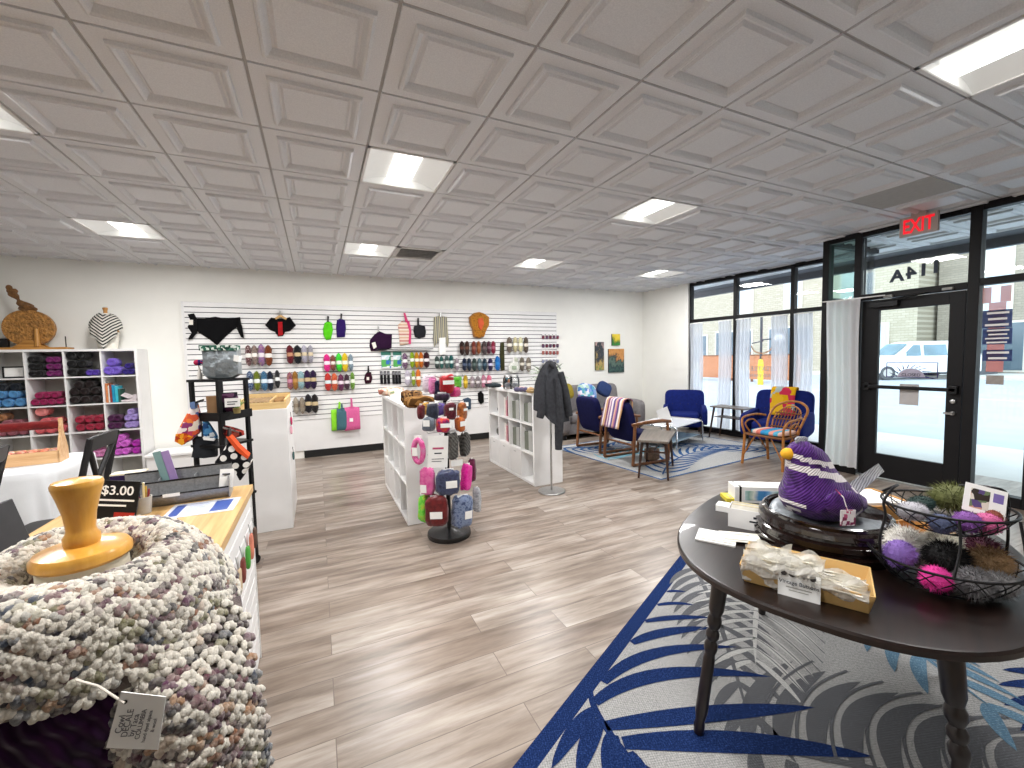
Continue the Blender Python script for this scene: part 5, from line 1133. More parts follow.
# ================================================================== SEATING CORNER
NAVY_F = fabric('royal_blue_velvet', '#152264', .18); NAVY_D = fabric('dark_navy_felt', '#141640', .15)
WALN = wood('walnut', '#5c3820', '#8a5a36', 2, 6, .4); WALNX = wood('walnut_flat', '#5c3820', '#8a5a36', 0, 6, .4); DKW_ = wood('dark_walnut', '#24160f', '#44291b', 2, 6, .4); TAUPE = wood('taupe_wood', '#57504a', '#776d64', 0, 6, .35)
# ---- rugs: a woven base with the leaf pattern woven in as inlaid shapes
def weave(name, base, fleck, scale=1.0):
    if name in MATS: return MATS[name]
    t = NT(name); v = t.coords()
    ck = t.new('TexChecker'); ck.inputs['Scale'].default_value = 150/scale; t.link(v, ck.inputs[0])
    n = t.noise(v, 140, 3, .7)
    c = t.ramp(n, [(.36, fleck), (.52, base), (.7, shade(base, 1.15))])
    mx = t.new('MixRGB', blend_type='MULTIPLY'); mx.inputs[0].default_value = .35; t.link(c, mx.inputs[1])
    t.link(t.ramp(ck.outputs['Fac'], [(0, '#8c8c8c'), (1, '#ffffff')]), mx.inputs[2])
    b = t.bsdf(mx.outputs[0], .95, 0, .1); t.bump(b, ck.outputs['Fac'], .25, .002); MATS[name] = t.m; return t.m
def rug(name, label, loc, rz, x0, x1, y0, y1, blades, mats, border):
    r = T(name, label, 'rug', loc, rz)
    MB().bx(x0, x1, y0, y1, 0, .006).build('base_weave', mats[0], r, smooth=0)
    m = MB()
    for a in border: m.bx(*a, .0055, .0068)
    m.build('border', mats[1], r, smooth=0)
    groups = {}
    def inside(p): return (min(max(p[0], x0+.005), x1-.005), min(max(p[1], y0+.005), y1-.005))
    for (pts, w, k) in blades:
        mb = groups.setdefault(k, MB()); N = 12
        P = [Vector((a, b, 0)) for a, b in pts]
        def bez(t):
            if len(P) == 2: return P[0].lerp(P[1], t)
            # quadratic through the middle point
            c = 2*P[1]-.5*(P[0]+P[2]); return (1-t)**2*P[0]+2*t*(1-t)*c+t*t*P[2]
        L = []; Rr = []
        for i in range(N+1):
            t = i/N; p = bez(t); d = bez(min(1, t+.02))-bez(max(0, t-.02)); d.normalize(); nn = Vector((-d.y, d.x, 0))
            ww = w*(sin(PI*min(1, .14+t*.86))**.7)*.5 if k != 'line' else w*.5
            L.append(inside(p+nn*ww)); Rr.append(inside(p-nn*ww))
        z = .0072+.0003*(hash(k) % 5 if False else ['grey', 'light', 'line', 'blue', 'teal'].index(k))
        z += .000045*(blades.index((pts, w, k)) % 13)
        vs = [(a, b, z) for a, b in L]+[(a, b, z) for a, b in Rr]
        mb.add(vs, [(i, N+1+i, N+2+i, i+1) for i in range(N)])
    for k, mb in groups.items(): mb.build({'grey': 'grey_leaves', 'light': 'pale_leaves', 'line': 'leaf_veins', 'blue': 'blue_leaves', 'teal': 'teal_leaves'}[k], mats[{'grey': 2, 'light': 3, 'line': 2, 'blue': 1, 'teal': 4}[k]], r, smooth=0)
    return r
RB = weave('rug_silver', '#a9a8a6', '#8c8c8c'); RBL = weave('rug_blue', '#12244e', '#2a4278'); RGR = weave('rug_grey', '#5c5d60', '#74757a'); RLT = weave('rug_pale', '#c4c3bf', '#a8a8a8'); RTL = weave('rug_teal', '#54738a', '#7c98a8')
# a palm frond: blades leave a curved spine on both sides
def frond(spine, n, L, w, k, bend=.35, side=(1, -1), a0=.9, vein=None):
    out = []; P = [Vector((a, b, 0)) for a, b in spine]
    c = 2*P[1]-.5*(P[0]+P[2])
    f = lambda t: (1-t)**2*P[0]+2*t*(1-t)*c+t*t*P[2]
    out.append((spine, .03, k))
    for i in range(n):
        t = (i+.5)/n; p = f(t); d = (f(min(1, t+.02))-f(max(0, t-.02))).normalized()
        for s in side:
            ang = s*(a0-.35*t); q = Vector((d.x*cos(ang)-d.y*sin(ang), d.x*sin(ang)+d.y*cos(ang), 0))
            l = L*(.55+.45*sin(PI*min(.95, .2+t*.8))); m_ = p+q*l*.5; e = p+q*l*.95+d*l*bend
            out.append((((p.x, p.y), (m_.x, m_.y), (e.x, e.y)), w, k))
            if vein: out.append((((p.x, p.y), (m_.x+.012, m_.y+.012), (e.x, e.y)), .006, 'line'))
    return out
bl = []
# blue frond at the near left edge, placed from the photo (u along the edge, v across)
for pts, w in ((((.35, -.18), (.68, -.52), (.97, -.86)), .085), (((.32, -.27), (.60, -.64), (.83, -1.05)), .10), (((.43, -.09), (.78, -.28), (1.06, -.69)), .08), (((.56, -.07), (.90, -.20), (1.19, -.52)), .07),
    (((.90, -.07), (1.10, -.19), (1.29, -.39)), .065), (((1.12, -.06), (1.26, -.19), (1.38, -.36)), .045), (((1.32, -.06), (1.40, -.14), (1.45, -.24)), .032), (((1.5, -.06), (1.54, -.1), (1.57, -.16)), .025),
    (((.36, -.15), (.24, -.16), (.08, -.20)), .075), (((.40, -.11), (.26, -.09), (.06, -.10)), .07), (((.33, -.22), (.22, -.27), (.06, -.36)), .085), (((.29, -.3), (.2, -.4), (.03, -.55)), .09), (((.26, -.36), (.18, -.52), (.0, -.72)), .09)):
    bl.append((pts, w, 'blue'))
bl.append((((.50, -.04), (.36, -.16), (.22, -.46)), .03, 'blue'))
# grey fronds whose blades sweep away from the window of the near edge
for k in range(11):
    u0 = .62+.035*k; v0 = -.66-.115*k
    bl.append((((u0, v0), (u0+.30, v0+.005), (u0+.62-.02*k, v0-.10-.016*k)), .075, 'grey'))
    bl.append((((u0-.03, v0-.03), (u0-.22, v0-.1), (u0-.42, v0-.28)), .07, 'grey'))
    bl.append((((u0+.05, v0-.045), (u0+.36, v0-.05), (u0+.68-.02*k, v0-.18-.016*k)), .012, 'line'))
bl.append((((.55, -.55), (.75, -1.0), (1.0, -1.75)), .03, 'grey'))
bl += frond(((1.95, -.10), (1.45, -.36), (.70, -.66)), 11, .34, .045, 'grey', .25, (1, -1), 1.0)
bl += frond(((2.2, -.55), (1.65, -.55), (1.1, -.62)), 12, .42, .03, 'light', .2, (1, -1), 1.1, True)
bl += frond(((2.3, -1.1), (1.9, -1.15), (1.35, -1.5)), 9, .34, .06, 'teal', .25, (1, -1), 1.0)
bl += frond(((1.9, -1.9), (1.5, -1.8), (1.0, -1.9)), 9, .36, .07, 'blue', .25, (1, -1), 1.0)
bl += frond(((2.4, -.2), (2.5, -.7), (2.35, -1.3)), 9, .3, .045, 'grey', .25, (1, -1), 1.0)
rz = math.atan2(.457, .8894)
rug('leaf_rug', 'silver grey rug with blue and grey palm leaves under the round table', (.623, 1.356, 0), rz, -.35, 2.75, -2.3, .02, bl, [RB, RBL, RGR, RLT, RTL], [(-.35, 2.75, -.055, .02), (-.35, -.28, -2.3, -.055), (2.68, 2.75, -2.3, -.055), (-.28, 2.68, -2.3, -2.22)])
bl = frond(((.2, .15), (1.1, .62), (2.0, .7)), 11, .5, .05, 'blue', .35, (1, -1), .9) + frond(((2.6, 2.1), (1.8, 1.5), (.7, 1.5)), 12, .5, .045, 'grey', .35) + frond(((.15, 1.1), (.6, 1.3), (1.3, 1.2)), 9, .42, .045, 'teal', .3) + frond(((2.75, .2), (2.3, .6), (1.9, 1.2)), 9, .42, .05, 'blue', .35) + frond(((.1, 2.2), (.5, 1.8), (1.2, 1.9)), 9, .4, .05, 'blue', .35) + frond(((2.75, 1.2), (2.2, 1.2), (1.5, 1.1)), 9, .4, .04, 'light', .3)
rug('leaf_rug', 'pale rug with blue leaf swirls under the seating group by the windows', (3.76, 3.86, 0), math.radians(5), 0, 2.85, 0, 2.3, bl, [weave('rug_pearl', '#c4c4c2', '#a4a6a8'), weave('rug_navy', '#2a5088', '#5480ac'), RGR, RLT, weave('rug_aqua', '#7cb4c8', '#a4d0dc')], [(0, 2.85, 0, .03), (0, .03, .03, 2.3), (2.82, 2.85, .03, 2.3), (.03, 2.82, 2.27, 2.3)])
ZR = .0082
# ---- sofa
SOFA = fabric('grey_upholstery', '#7c7878', .12)
r = T('sofa', 'grey upholstered sofa against the back wall under the paintings', 'sofa', (4.95, 6.5, 0))
w = .99
MB().bx(-w+.05, w-.05, .05, .9, .09, .3).build('base', SOFA, r, bevel=.02)
for s in (-1, 1):
    MB().cushion((s*(w-.11), .46, .36), (.22, .94, .56), .35, 12, pw=6).build('armrest', SOFA, r)
    MB().cushion((s*.385, .38, .39), (.76, .74, .2), .45, 12, pw=7).build('seat_cushion', SOFA, r)
    MB().cushion((s*.385, .68, .68), (.74, .26, .56), .4, 12, rx=-.14, pw=6).build('back_cushion', SOFA, r)
    for y in (.1, .84): MB().bx(s*(w-.12)-.03, s*(w-.12)+.03, y-.03, y+.03, 0, .09).build('leg', BLACK, r, smooth=0)
MB().cushion((0, .86, .46), (1.6, .16, .74), .3, 12, pw=8).build('backrest', SOFA, r)
def pillow(px, py, Y, d, m, label, rz=0, rx=-.35, ry=0):
    p = atY(px, py, Y); o = MB().cushion((0, 0, 0), d, .7, 10, pw=4).build('throw_pillow', m, loc=p); o.rotation_euler = (rx, ry, rz); return tag(o, label, 'pillow', None)
pillow(565.5, 391.5, 6.72, (.34, .14, .3), fabric('mustard_cloth', '#8c7c2c'), 'mustard olive pillow at the far left of the sofa', .2)
pillow(587, 392.5, 6.66, (.42, .14, .34), patches('patchwork', ['#4c7cb8', '#c8d8e0', '#7c98c8', '#e0d8e4', '#38649c', '#a8c4b8', '#8c78b8', '#5ca0b0'], 15), 'blue and lilac patchwork pillow on the sofa', .1, -.35, .2)
pillow(604, 389, 6.74, (.3, .12, .28), fabric('navy_cloth', '#2c3c64'), 'dark blue pillow against the grey sofa cushion', -.2, -.3, .5)
# ---- paintings
def painting(x0, x1, y0, y1, mt, label):
    a, b = atY(x0, y0, 7.475), atY(x1, y1, 7.475); c = (a+b)/2; r = T('painting', label, 'painting', (c.x, 7.5, c.z)); hw, hh = (b.x-a.x)/2, (a.z-b.z)/2
    MB().bx(-hw, hw, -.03, -.0005, -hh, hh).build('canvas_frame', M('canvas_edge', '#2a2622', .7), r, smooth=0); MB().bx(-hw, hw, -.0315, -.03, -hh, hh).build('artwork', mt, r, smooth=0); return r
def paint(name, cols, scale, wx_=1, hz=None):
    t = NT(name); v = t.coords((1, 1, .5)); n = t.noise(v, scale, 4, .7)
    sp = t.new('SeparateXYZ'); t.link(t.coords(), sp.inputs[0]); 
    a = t.new('Math', operation='MULTIPLY_ADD'); a.inputs[1].default_value = wx_; t.link(sp.outputs['Z'], a.inputs[0]); t.link(n, a.inputs[2])
    t.bsdf(t.ramp(a.outputs[0], [(.1+.8*i/(len(cols)-1), c) for i, c in enumerate(cols)]), .7); return t.m
painting(595.2, 604, 342, 370, paint('tall_art', ['#1c3c30', '#5c7c44', '#b89c5c', '#2c343c', '#3c4048', '#c8a8a0', '#30343c'], 9, .6), 'tall narrow dark painting, left of the three on the back wall')
painting(612, 620, 334, 345.4, paint('small_art', ['#1c5c2c', '#3c8c3c', '#2c6c34', '#d8c030', '#e8d048', '#c87c28'], 7, 2.2), 'small green and yellow painting, top of the three on the back wall')
painting(608.5, 624, 349, 372, paint('orange_art', ['#1c3034', '#3c5c54', '#20343c', '#5c7468', '#24383c', '#c88a4c', '#d09858', '#c07c40'], 9, 1.3), 'orange and dark green painting, lower right of the three')
# ---- two dark blue lounge chairs with wooden frames, backs to us
def lounge(loc, rz, label):
    r = T('lounge_chair', label, 'armchair', loc, rz, 'blue lounge chairs with wooden frames')   # faces +x
    MB().cushion((.34, 0, .37), (.62, .56, .13), .45, 12, ry=.1, pw=7).build('seat_cushion', NAVY_D, r)
    MB().cushion((.02, 0, .60), (.12, .56, .56), .45, 12, ry=-.22, pw=7).build('backrest', NAVY_D, r)
    for s in (-1, 1):
        y = s*.315; m = MB()
        m.tube([(-.02, y, .02), (.0, y, .3), (.02, y, .57)], .022, 8).tube([(.62, y, .02), (.63, y, .3), (.60, y, .57)], .02, 8)
        m.tube([(-.03, y, .58), (.2, y, .595), (.5, y, .595), (.66, y, .575)], [.02, .026, .028, .022], 8).tube([(-.02, y, .022), (.62, y, .022)], .02, 8)
        m.build('side_frame', WALN, r)
    for x, z in ((.04, .28), (.58, .28)): MB().tube([(x, -.315, z), (x, .315, z)], .016, 8).build('cross_rail', WALNX, r)
    return r
lounge((3.88, 4.80, ZR), .0, 'dark blue lounge chair with wooden frame carrying the striped blanket')
lounge((3.95, 5.64, ZR), .0, 'dark blue lounge chair with wooden frame, farther one in front of the sofa')
BLK_ = stripes('serape', ['#8c6c94', '#d8c4c8', '#7c4c6c', '#c8a078', '#e0d4d0', '#5c4c7c', '#b87890', '#d8b494', '#6c5c8c', '#e4d8dc'], 'Y', 3.2, distort=.01)
def blk(u, v):
    y = -.22+.40*u; s = v*.95
    if s < .36: x, z = -.115+.10*min(1, s/.36), .52+s; x = -.185+.09*(s/.36)
    elif s < .52: a = (s-.36)/.16*PI; x, z = -.02-.075*cos(a), .885+.04*sin(a)
    else: q = s-.52; x, z = .055-.12*q+.02*sin(q*4), .88-q
    return (x+.006*sin(u*20), y+.008*sin(v*12), z)
o = MB().grid(blk, 26, 30).build('striped_blanket', BLK_, loc=(3.88, 4.80, ZR), smooth=80); sm = o.modifiers.new('Solidify', 'SOLIDIFY'); sm.thickness = .014; tag(o, 'purple orange and white striped knitted blanket over the nearer lounge chair back', 'blanket')
# ---- side table in front (taupe top, dark tapered legs)
r = T('side_table', 'low taupe topped bench table with dark splayed legs nearest the aisle', 'side table', (3.98, 4.17, 0), math.atan2(.48, .57))
z = .49
MB().prism([(-.40, -.18), (.40, -.21), (.40, .21), (-.40, .18)], z-.03, z).build('table_top', TAUPE, r, smooth=0, bevel=.006)
for sx in (-1, 1):
    for sy in (-1, 1): MB().tube([(sx*.29, sy*.14, z-.03), (sx*.36, sy*.175, .008 if sx > 0 else .0015)], [.022, .012], 8).build('leg', DKW_, r)
    MB().tube([(sx*.31, -.15, .33), (sx*.31, .15, .33)], .012, 6).build('stretcher', DKW_, r)
MB().tube([(-.31, 0, .33), (.31, 0, .33)], .012, 6).build('long_stretcher', DKW_, r)
tag(MB().cushion((0, 0, .09), (.2, .16, .18), .3, 8).build('wicker_basket', M('wicker', '#8c7462', .8, 0, .25, 60, .6, 90), loc=(4.36, 4.66, ZR)), 'small round woven basket on the rug behind the bench table', 'basket')
# ---- coffee table: white top, bent chrome legs, lower shelf
r = T('coffee_table', 'low white coffee table with bent chrome legs on the rug', 'coffee table', (5.44, 5.42, ZR), math.radians(19))
MB().bx(-.5, .5, -.36, .36, .355, .375).build('table_top', M('white_gloss', '#eef0f2', .2, 0, .02, spec=.6), r, smooth=0, bevel=.004)
MB().bx(-.46, .46, -.33, .33, .12, .132).build('lower_shelf', M('pale_blue_glass', '#c4dce8', .1, 0, .03, spec=.7), r, smooth=0)
for s in (-1, 1):
    MB().tube([(s*.5, -.38, .012), (s*.5, -.38, .33), (s*.5, -.36, .365), (s*.5, -.32, .38), (s*.5, .32, .38), (s*.5, .36, .365), (s*.5, .38, .33), (s*.5, .38, .012)], .013, 8).build('leg_frame', CHROME, r)
    MB().tube([(s*.46, -.38, .126), (s*.46, .38, .126)], .008, 6).build('shelf_rail', CHROME, r)
p = atZ(661, 412, .6); cx_, cy_ = 5.18, 5.25
r = T('tablet_stand', 'white tilted card holder standing on the coffee table', 'card holder', (cx_, cy_, ZR+.377), math.radians(-20))
MB().box((0, 0, .13), (.2, .008, .27), rx=0, ry=-.35).build('card', PAPER, r, smooth=0); MB().bx(-.05, .12, -.06, .06, 0, .012).build('stand', WHITE, r, smooth=0, bevel=.003)
r = T('tissue_box', 'small pink and cream box on the coffee table beside the card holder', 'box', (5.42, 5.5, ZR+.377), .4); MB().bx(-.07, .07, -.05, .05, 0, .06).build('box_body', M('blush_card', '#d8b8ac', .7, 0, .1), r, smooth=0, bevel=.004); MB().bx(-.04, .04, -.02, .02, .06, .064).build('lid_opening', PAPER, r, smooth=0)
# ---- blue armchairs
def armchair(loc, rz, label, sc=1):
    r = T('blue_armchair', label, 'armchair', loc, rz, 'royal blue armchairs'); r.scale = (sc, sc, sc)   # faces -y
    MB().cushion((0, .02, .27), (.66, .66, .16), .3, 12, pw=8).build('base', NAVY_F, r)
    MB().cushion((0, -.05, .40), (.56, .62, .15), .4, 12, pw=7).build('seat_cushion', NAVY_F, r)
    def back(u, v):
        x = (u-.5)*2; zz = v; w_ = .36+.06*v
        return (x*w_, .27+.14*v-.05*x*x*-1*-.6, .34+.55*v)
    MB().cushion((0, .33, .62), (.80, .15, .60), .35, 14, rx=-.2, pw=7).build('backrest', NAVY_F, r)
    b = MB()
    for i in range(4):
        for j in range(2): b.ell((-.24+.16*i, .265+.04*j-.012, .62+.15*j), (.014, .01, .014), 8, 6)
    b.build('tufting_buttons', M('button_navy', '#0e1650', .8), r)
    for s in (-1, 1):
        MB().cushion((s*.375, -.02, .43), (.11, .70, .34), .4, 12, rx=.06, pw=6).build('armrest', NAVY_F, r)
        MB().tube([(s*.29, -.27, .21), (s*.33, -.32, .0)], [.024, .014], 8).build('leg', DKW_, r); MB().tube([(s*.27, .27, .21), (s*.30, .33, .0)], [.024, .014], 8).build('leg', DKW_, r)
    return r
armchair((6.31, 5.88, ZR), math.radians(-46), 'royal blue tufted armchair in the window corner facing the shop', .9)
armchair((6.44, 4.18, ZR), math.radians(-72), 'royal blue armchair behind the rattan chair with a bright knit over its back')
def kn(u, v):
    x = -.17+.34*u; s = v*.85
    if s < .42: y, z = .195+.085*(s/.42), .53+.41*(s/.42)
    elif s < .58: a = (s-.42)/.16*PI; y, z = .385-.105*cos(a), .935+.035*sin(a)
    else: q = s-.58; y, z = .49+.0*q, .935-q
    return (x+.006*sin(v*15), y-.0, z)
o = MB().grid(kn, 16, 26).build('knit_throw', patches('bright_blocks', ['#e0a818', '#c8304c', '#e8b82c', '#b82858', '#e0b028', '#a8b4b0', '#d8a414'], 8), loc=(6.44, 4.18, ZR), rz=math.radians(-72), smooth=80); sm = o.modifiers.new('Solidify', 'SOLIDIFY'); sm.thickness = .012; tag(o, 'yellow red and pink block knitted throw over the blue armchair back', 'throw')
# ---- window side table
r = T('window_table', 'dark topped side table with slanted legs between the blue armchairs', 'side table', (6.64, 5.14, ZR), math.radians(4.7))
MB().bx(-.17, .17, -.34, .3, .555, .58).build('table_top', TAUPE, r, smooth=0, bevel=.004)
for sy in (-1, 1):
    for sx in (-1, 1): MB().tube([(sx*.13, .24 if sy > 0 else -.28, .555), (sx*.155, .32 if sy > 0 else -.34, 0)], [.02, .013], 8).build('leg', DKW_, r)
MB().bx(-.13, .13, -.28, .24, .38, .392).build('lower_shelf', DKW_, r, smooth=0)
# ---- rattan chair
RAT = M('rattan', '#a86c32', .45, 0, .25, 26, .2, 80); RATD = M('rattan_dark', '#7c4a20', .5, 0, .2, 30)
r = T('rattan_chair', 'honey brown rattan armchair with a colourful seat cushion', 'armchair', (5.60, 3.68, .0), math.radians(-86))   # faces -y
def loop(m, pts, rad=.016, n=8):
    # smooth the polyline
    P = [Vector(p) for p in pts]; Q = []
    for i in range(len(P)-1):
        a, b, c, d = P[max(i-1, 0)], P[i], P[i+1], P[min(i+2, len(P)-1)]
        for k in range(5):
            t = k/5; Q.append(.5*((2*b)+(c-a)*t+(2*a-5*b+4*c-d)*t*t+(3*b-a-3*c+d)*t**3))
    Q.append(P[-1]); return m.tube(Q, rad, n)
for s in (-1, 1):
    loop(MB(), [(s*.27, -.27, .0), (s*.26, -.25, .25), (s*.255, -.24, .42)], .018).build('leg', RAT, r)
    loop(MB(), [(s*.22, .26, .0), (s*.2, .2, .25), (s*.2, .17, .42)], .018).build('leg', RAT, r)
    m = MB(); loop(m, [(s*.255, -.24, .42), (s*.275, -.27, .54), (s*.30, -.22, .63), (s*.31, -.05, .655), (s*.29, .1, .66), (s*.24, .22, .64)], .015)
    loop(m, [(s*.27, -.1, .43), (s*.3, -.16, .55), (s*.29, -.02, .60), (s*.27, .1, .52), (s*.24, .14, .43)], .011); m.build('armrest', RAT, r)
    m = MB(); loop(m, [(s*.262, -.26, .12), (s*.15, -.26, .33), (s*.1, -.25, .42)], .009); loop(m, [(s*.262, -.25, .14), (s*.24, -.05, .34), (s*.23, .02, .42)], .009); loop(m, [(s*.21, .22, .14), (s*.23, .05, .34), (s*.24, .0, .42)], .009); m.build('bracing', RAT, r)
m = MB(); loop(m, [(-.2, .17, .42), (-.23, .28, .60), (-.22, .40, .74), (-.12, .47, .815), (0, .49, .835), (.12, .47, .815), (.22, .40, .74), (.23, .28, .60), (.2, .17, .42)], .016)
loop(m, [(-.14, .19, .43), (-.17, .30, .60), (-.12, .41, .72), (0, .445, .775), (.12, .41, .72), (.17, .30, .60), (.14, .19, .43)], .01); m.build('back_hoop', RAT, r)
m = MB()
for k in range(7): x = -.105+.035*k; loop(m, [(x, .19, .43), (x*1.2, .31, .60), (x*1.0, .425, .75-.9*x*x)], .007, 6)
for zz in (.5, .6, .68): m.tube([(-.17, .13+.72*(zz-.4), zz), (0, .155+.72*(zz-.4), zz), (.17, .13+.72*(zz-.4), zz)], .008, 6)
m.build('back_weave', RATD, r)
m = MB(); loop(m, [(-.255, -.24, .42), (0, -.28, .425), (.255, -.24, .42), (.24, .0, .42), (.2, .18, .42), (0, .2, .42), (-.2, .18, .42), (-.24, 0, .42), (-.255, -.24, .42)], .016); m.prism([(-.25, -.24), (.25, -.24), (.2, .18), (-.2, .18)], .405, .418); m.build('seat', RATD, r)
tag(MB().cushion((0, 0, .03), (.44, .42, .07), .6, 12, pw=5).build('seat_cushion_pad', stripes('beach_stripe', ['#3c9cc8', '#e8a090', '#5cb0d0', '#f0c8b8', '#d87868', '#3c8cc0'], 'X', 3), loc=(5.59, 3.68, .426), rz=math.radians(-86)), 'sky blue and coral striped seat cushion on the rattan chair', 'cushion')
# ================================================================== ROUND TABLE IN FRONT
TCX, TCY, TRZ_ = 1.96, 1.018, math.radians(22.5); TT = .758
DARK = wood('dark_stained_wood', '#0e0807', '#20130f', 0, 5, .28, .5, .25); DARKL = wood('dark_leg_wood', '#0e0706', '#1c100c', 2, 5, .3, .5, .2)
r = T('oval_table', 'dark stained oval table with turned legs standing on the palm leaf rug', 'table', (TCX, TCY, 0), TRZ_)
def sup(k, a=.75, b=.56, e=2.5):
    c, s = cos(k), sin(k); return (math.copysign(abs(c)**(2/e), c)*a, math.copysign(abs(s)**(2/e), s)*b)
m = MB(); rings = []
for da, z in ((-.012, TT-.03), (.0, TT-.024), (.0, TT-.008), (-.006, TT-.001), (-.014, TT)): rings.append([(x, y, z) for x, y in (sup(2*PI*k/72, .75+da, .56+da) for k in range(72))])
fs = []
for i in range(4): fs += [(i*72+k, i*72+(k+1) % 72, (i+1)*72+(k+1) % 72, (i+1)*72+k) for k in range(72)]
fs += [tuple(range(72))[::-1], tuple(4*72+k for k in range(72))]
m.add(sum(rings, []), fs); m.build('table_top', DARK, r)
m = MB()
for s in (-1, 1): m.bx(-.44, .44, s*.31-.012, s*.31+.012, TT-.09, TT-.031).bx(s*.44-.012, s*.44+.012, -.31, .31, TT-.09, TT-.031)
m.build('apron', DARKL, r, smooth=0)
LP = [(.022, 0), (.025, .03), (.02, .05), (.028, .09), (.026, .3), (.022, .32), (.03, .34), (.03, .36), (.021, .375), (.03, .39), (.03, .405), (.021, .42), (.032, .44), (.032, .46), (.025, .475), (.034, .5), (.037, .60), (.037, .7), (.0, .705)]
for sx in (-1, 1):
    for sy in (-1, 1):
        top = Vector((sx*.44, sy*.31, TT-.03)); foot = Vector((sx*.525, sy*.375, .0125)); d = top-foot; q = d.to_track_quat('Z', 'Y').to_matrix()
        MB().lathe([(a*.84, b*d.length/.705) for a, b in LP], foot, 18, m=q).build('leg', DARKL, r)
def tb(u, v): c, s = cos(TRZ_), sin(TRZ_); return (TCX+u*c-v*s, TCY+u*s+v*c)
# ---- round glossy stand with the hen
r = T('round_stand', 'dark glossy round wooden stand with ringed sides under the knitted hen', 'stand', (1.865, 1.01, TT))
LAC = M('dark_lacquer', '#1a0f0d', .14, 0, .3, 5, 0, spec=.6, **{'Coat Weight': .6})
MB().lathe([(0, 0), (.245, 0), (.25, .01), (.25, .03), (.236, .036), (.236, .044), (.244, .05), (.244, .07), (.228, .077), (.226, .085), (.234, .09), (.232, .108), (.218, .118), (.22, .13), (.212, .134), (.204, .13), (.2, .10), (0, .095)], n=64).build('stand_body', LAC, r)
MB().grid(lambda u, v: (.195*v*cos(2*PI*u), .195*v*sin(2*PI*u), .106+.012*sin(u*14+v*5)*v+.008*sin(u*31)*v), 64, 12, cu=True).build('silver_lining', M('silver_cloth', '#8c9196', .35, .3, .3, 12, .6, 26, .4, .01), r, smooth=180)
r = T('knitted_hen', 'purple and white striped knitted hen with a yellow beak sitting on the round stand', 'toy', (1.83, 1.01, TT+.108), math.atan2(.42, -.9))   # +x is forward
PP_ = yarn('hen_purple', '#3a145c', '#542a78', '#2a0a44', scale=14, stripe=46); PW = yarn('hen_white', '#e0d8d8', '#f0eaea', scale=14, stripe=46)
pr = [(0, .0, .0), (.06, .0, 0), (.112, .025, -.002), (.138, .065, -.004), (.135, .105, 0), (.112, .145, .012), (.098, .175, .024), (.086, .2, .034), (.077, .225, .044), (.073, .25, .052), (.066, .275, .058), (.05, .297, .06), (.026, .311, .06), (0, .315, .06)]
m = MB(); n = 36; vs = []; fs = []
# finer rings by interpolation
PR = []
for i in range(len(pr)-1):
    for k in range(3): t = k/3; PR.append(tuple(pr[i][c]*(1-t)+pr[i+1][c]*t for c in range(3)))
PR.append(pr[-1])
for rr, z, f in PR:
    for k in range(n):
        a = 2*PI*k/n; x = f+rr*cos(a)*1.08*(1.0 if cos(a) > 0 else 1.08); y = rr*sin(a)*.95
        z2 = z-(.02*max(0, -cos(a)) if z > .1 else 0)+.002*sin(a*6)
        vs.append((x, y, z2))
for i in range(len(PR)-1):
    for k in range(n):
        f = (i*n+k, i*n+(k+1) % n, (i+1)*n+(k+1) % n, (i+1)*n+k); c = sum((Vector(vs[j]) for j in f), Vector())/4
        tl = c.z-.25*(c.x-.06)
        w = (.188 < tl < .214 or .232 < tl < .252) or (-.085 < c.x+.3*(c.z-.1) < -.062) or (c.x > .115 and c.z < .085 and int(c.z*90) % 2 == 0)
        m.mat(1 if w else 0); m.add([vs[j] for j in f], [(0, 1, 2, 3)])
o = m.build('body', [PP_, PW], r, smooth=80); bm = bmesh.new(); bm.from_mesh(o.data); bmesh.ops.remove_doubles(bm, verts=bm.verts, dist=1e-5); bm.to_mesh(o.data); bm.free()
MB().ell((.132, 0, .262), (.036, .026, .024), 14, 8, fn=lambda p: 1-.25*max(0, p.x)).build('beak', M('beak_yellow', '#e0a41c', .7, 0, .08), r)
MB().add([(-.11, 0, .13), (-.135, .03, .10), (-.25, .012, .185), (-.235, 0, .215), (-.135, -.03, .10), (-.25, -.012, .185), (-.13, 0, .065)], [(0, 1, 2, 3), (0, 3, 5, 4), (1, 6, 2), (4, 5, 6), (2, 6, 5), (2, 5, 3)]).build('tail', yarn('hen_grey', '#9c9ca4', '#c4c4c8', scale=14, stripe=46), r, smooth=0)
for s in (-1, 1): MB().ell((.108, s*.034, .275), (.006, .006, .006), 8, 6).build('eye', BLACK, r)
MB().cushion((.078, 0, .316), (.05, .014, .03), .7, 6).build('comb', yarn('hen_grey'), r) if 'hen_grey' in MATS else None
for s in (-1, 1): MB().ell((.0, s*.128, .10), (.075, .022, .05), 14, 8).build('wing', PP_, r)
MB().bx(-.005, .05, -.156, -.153, .03, .085).build('name_tag', patches('tag_pink', ['#c85c84', '#e8e0e4', '#8c3c5c', '#f0eaea'], 60), r, smooth=0) if False else None
p = MB().bx(-.02, .035, .156, .159, .025, .085).tube([(.01, .157, .085), (.02, .15, .13), (.035, .13, .155)], .002, 5).build('swing_tag', patches('tag_pink', ['#c85c84', '#e8e0e4', '#8c3c5c', '#f0eaea'], 70), r, smooth=0)
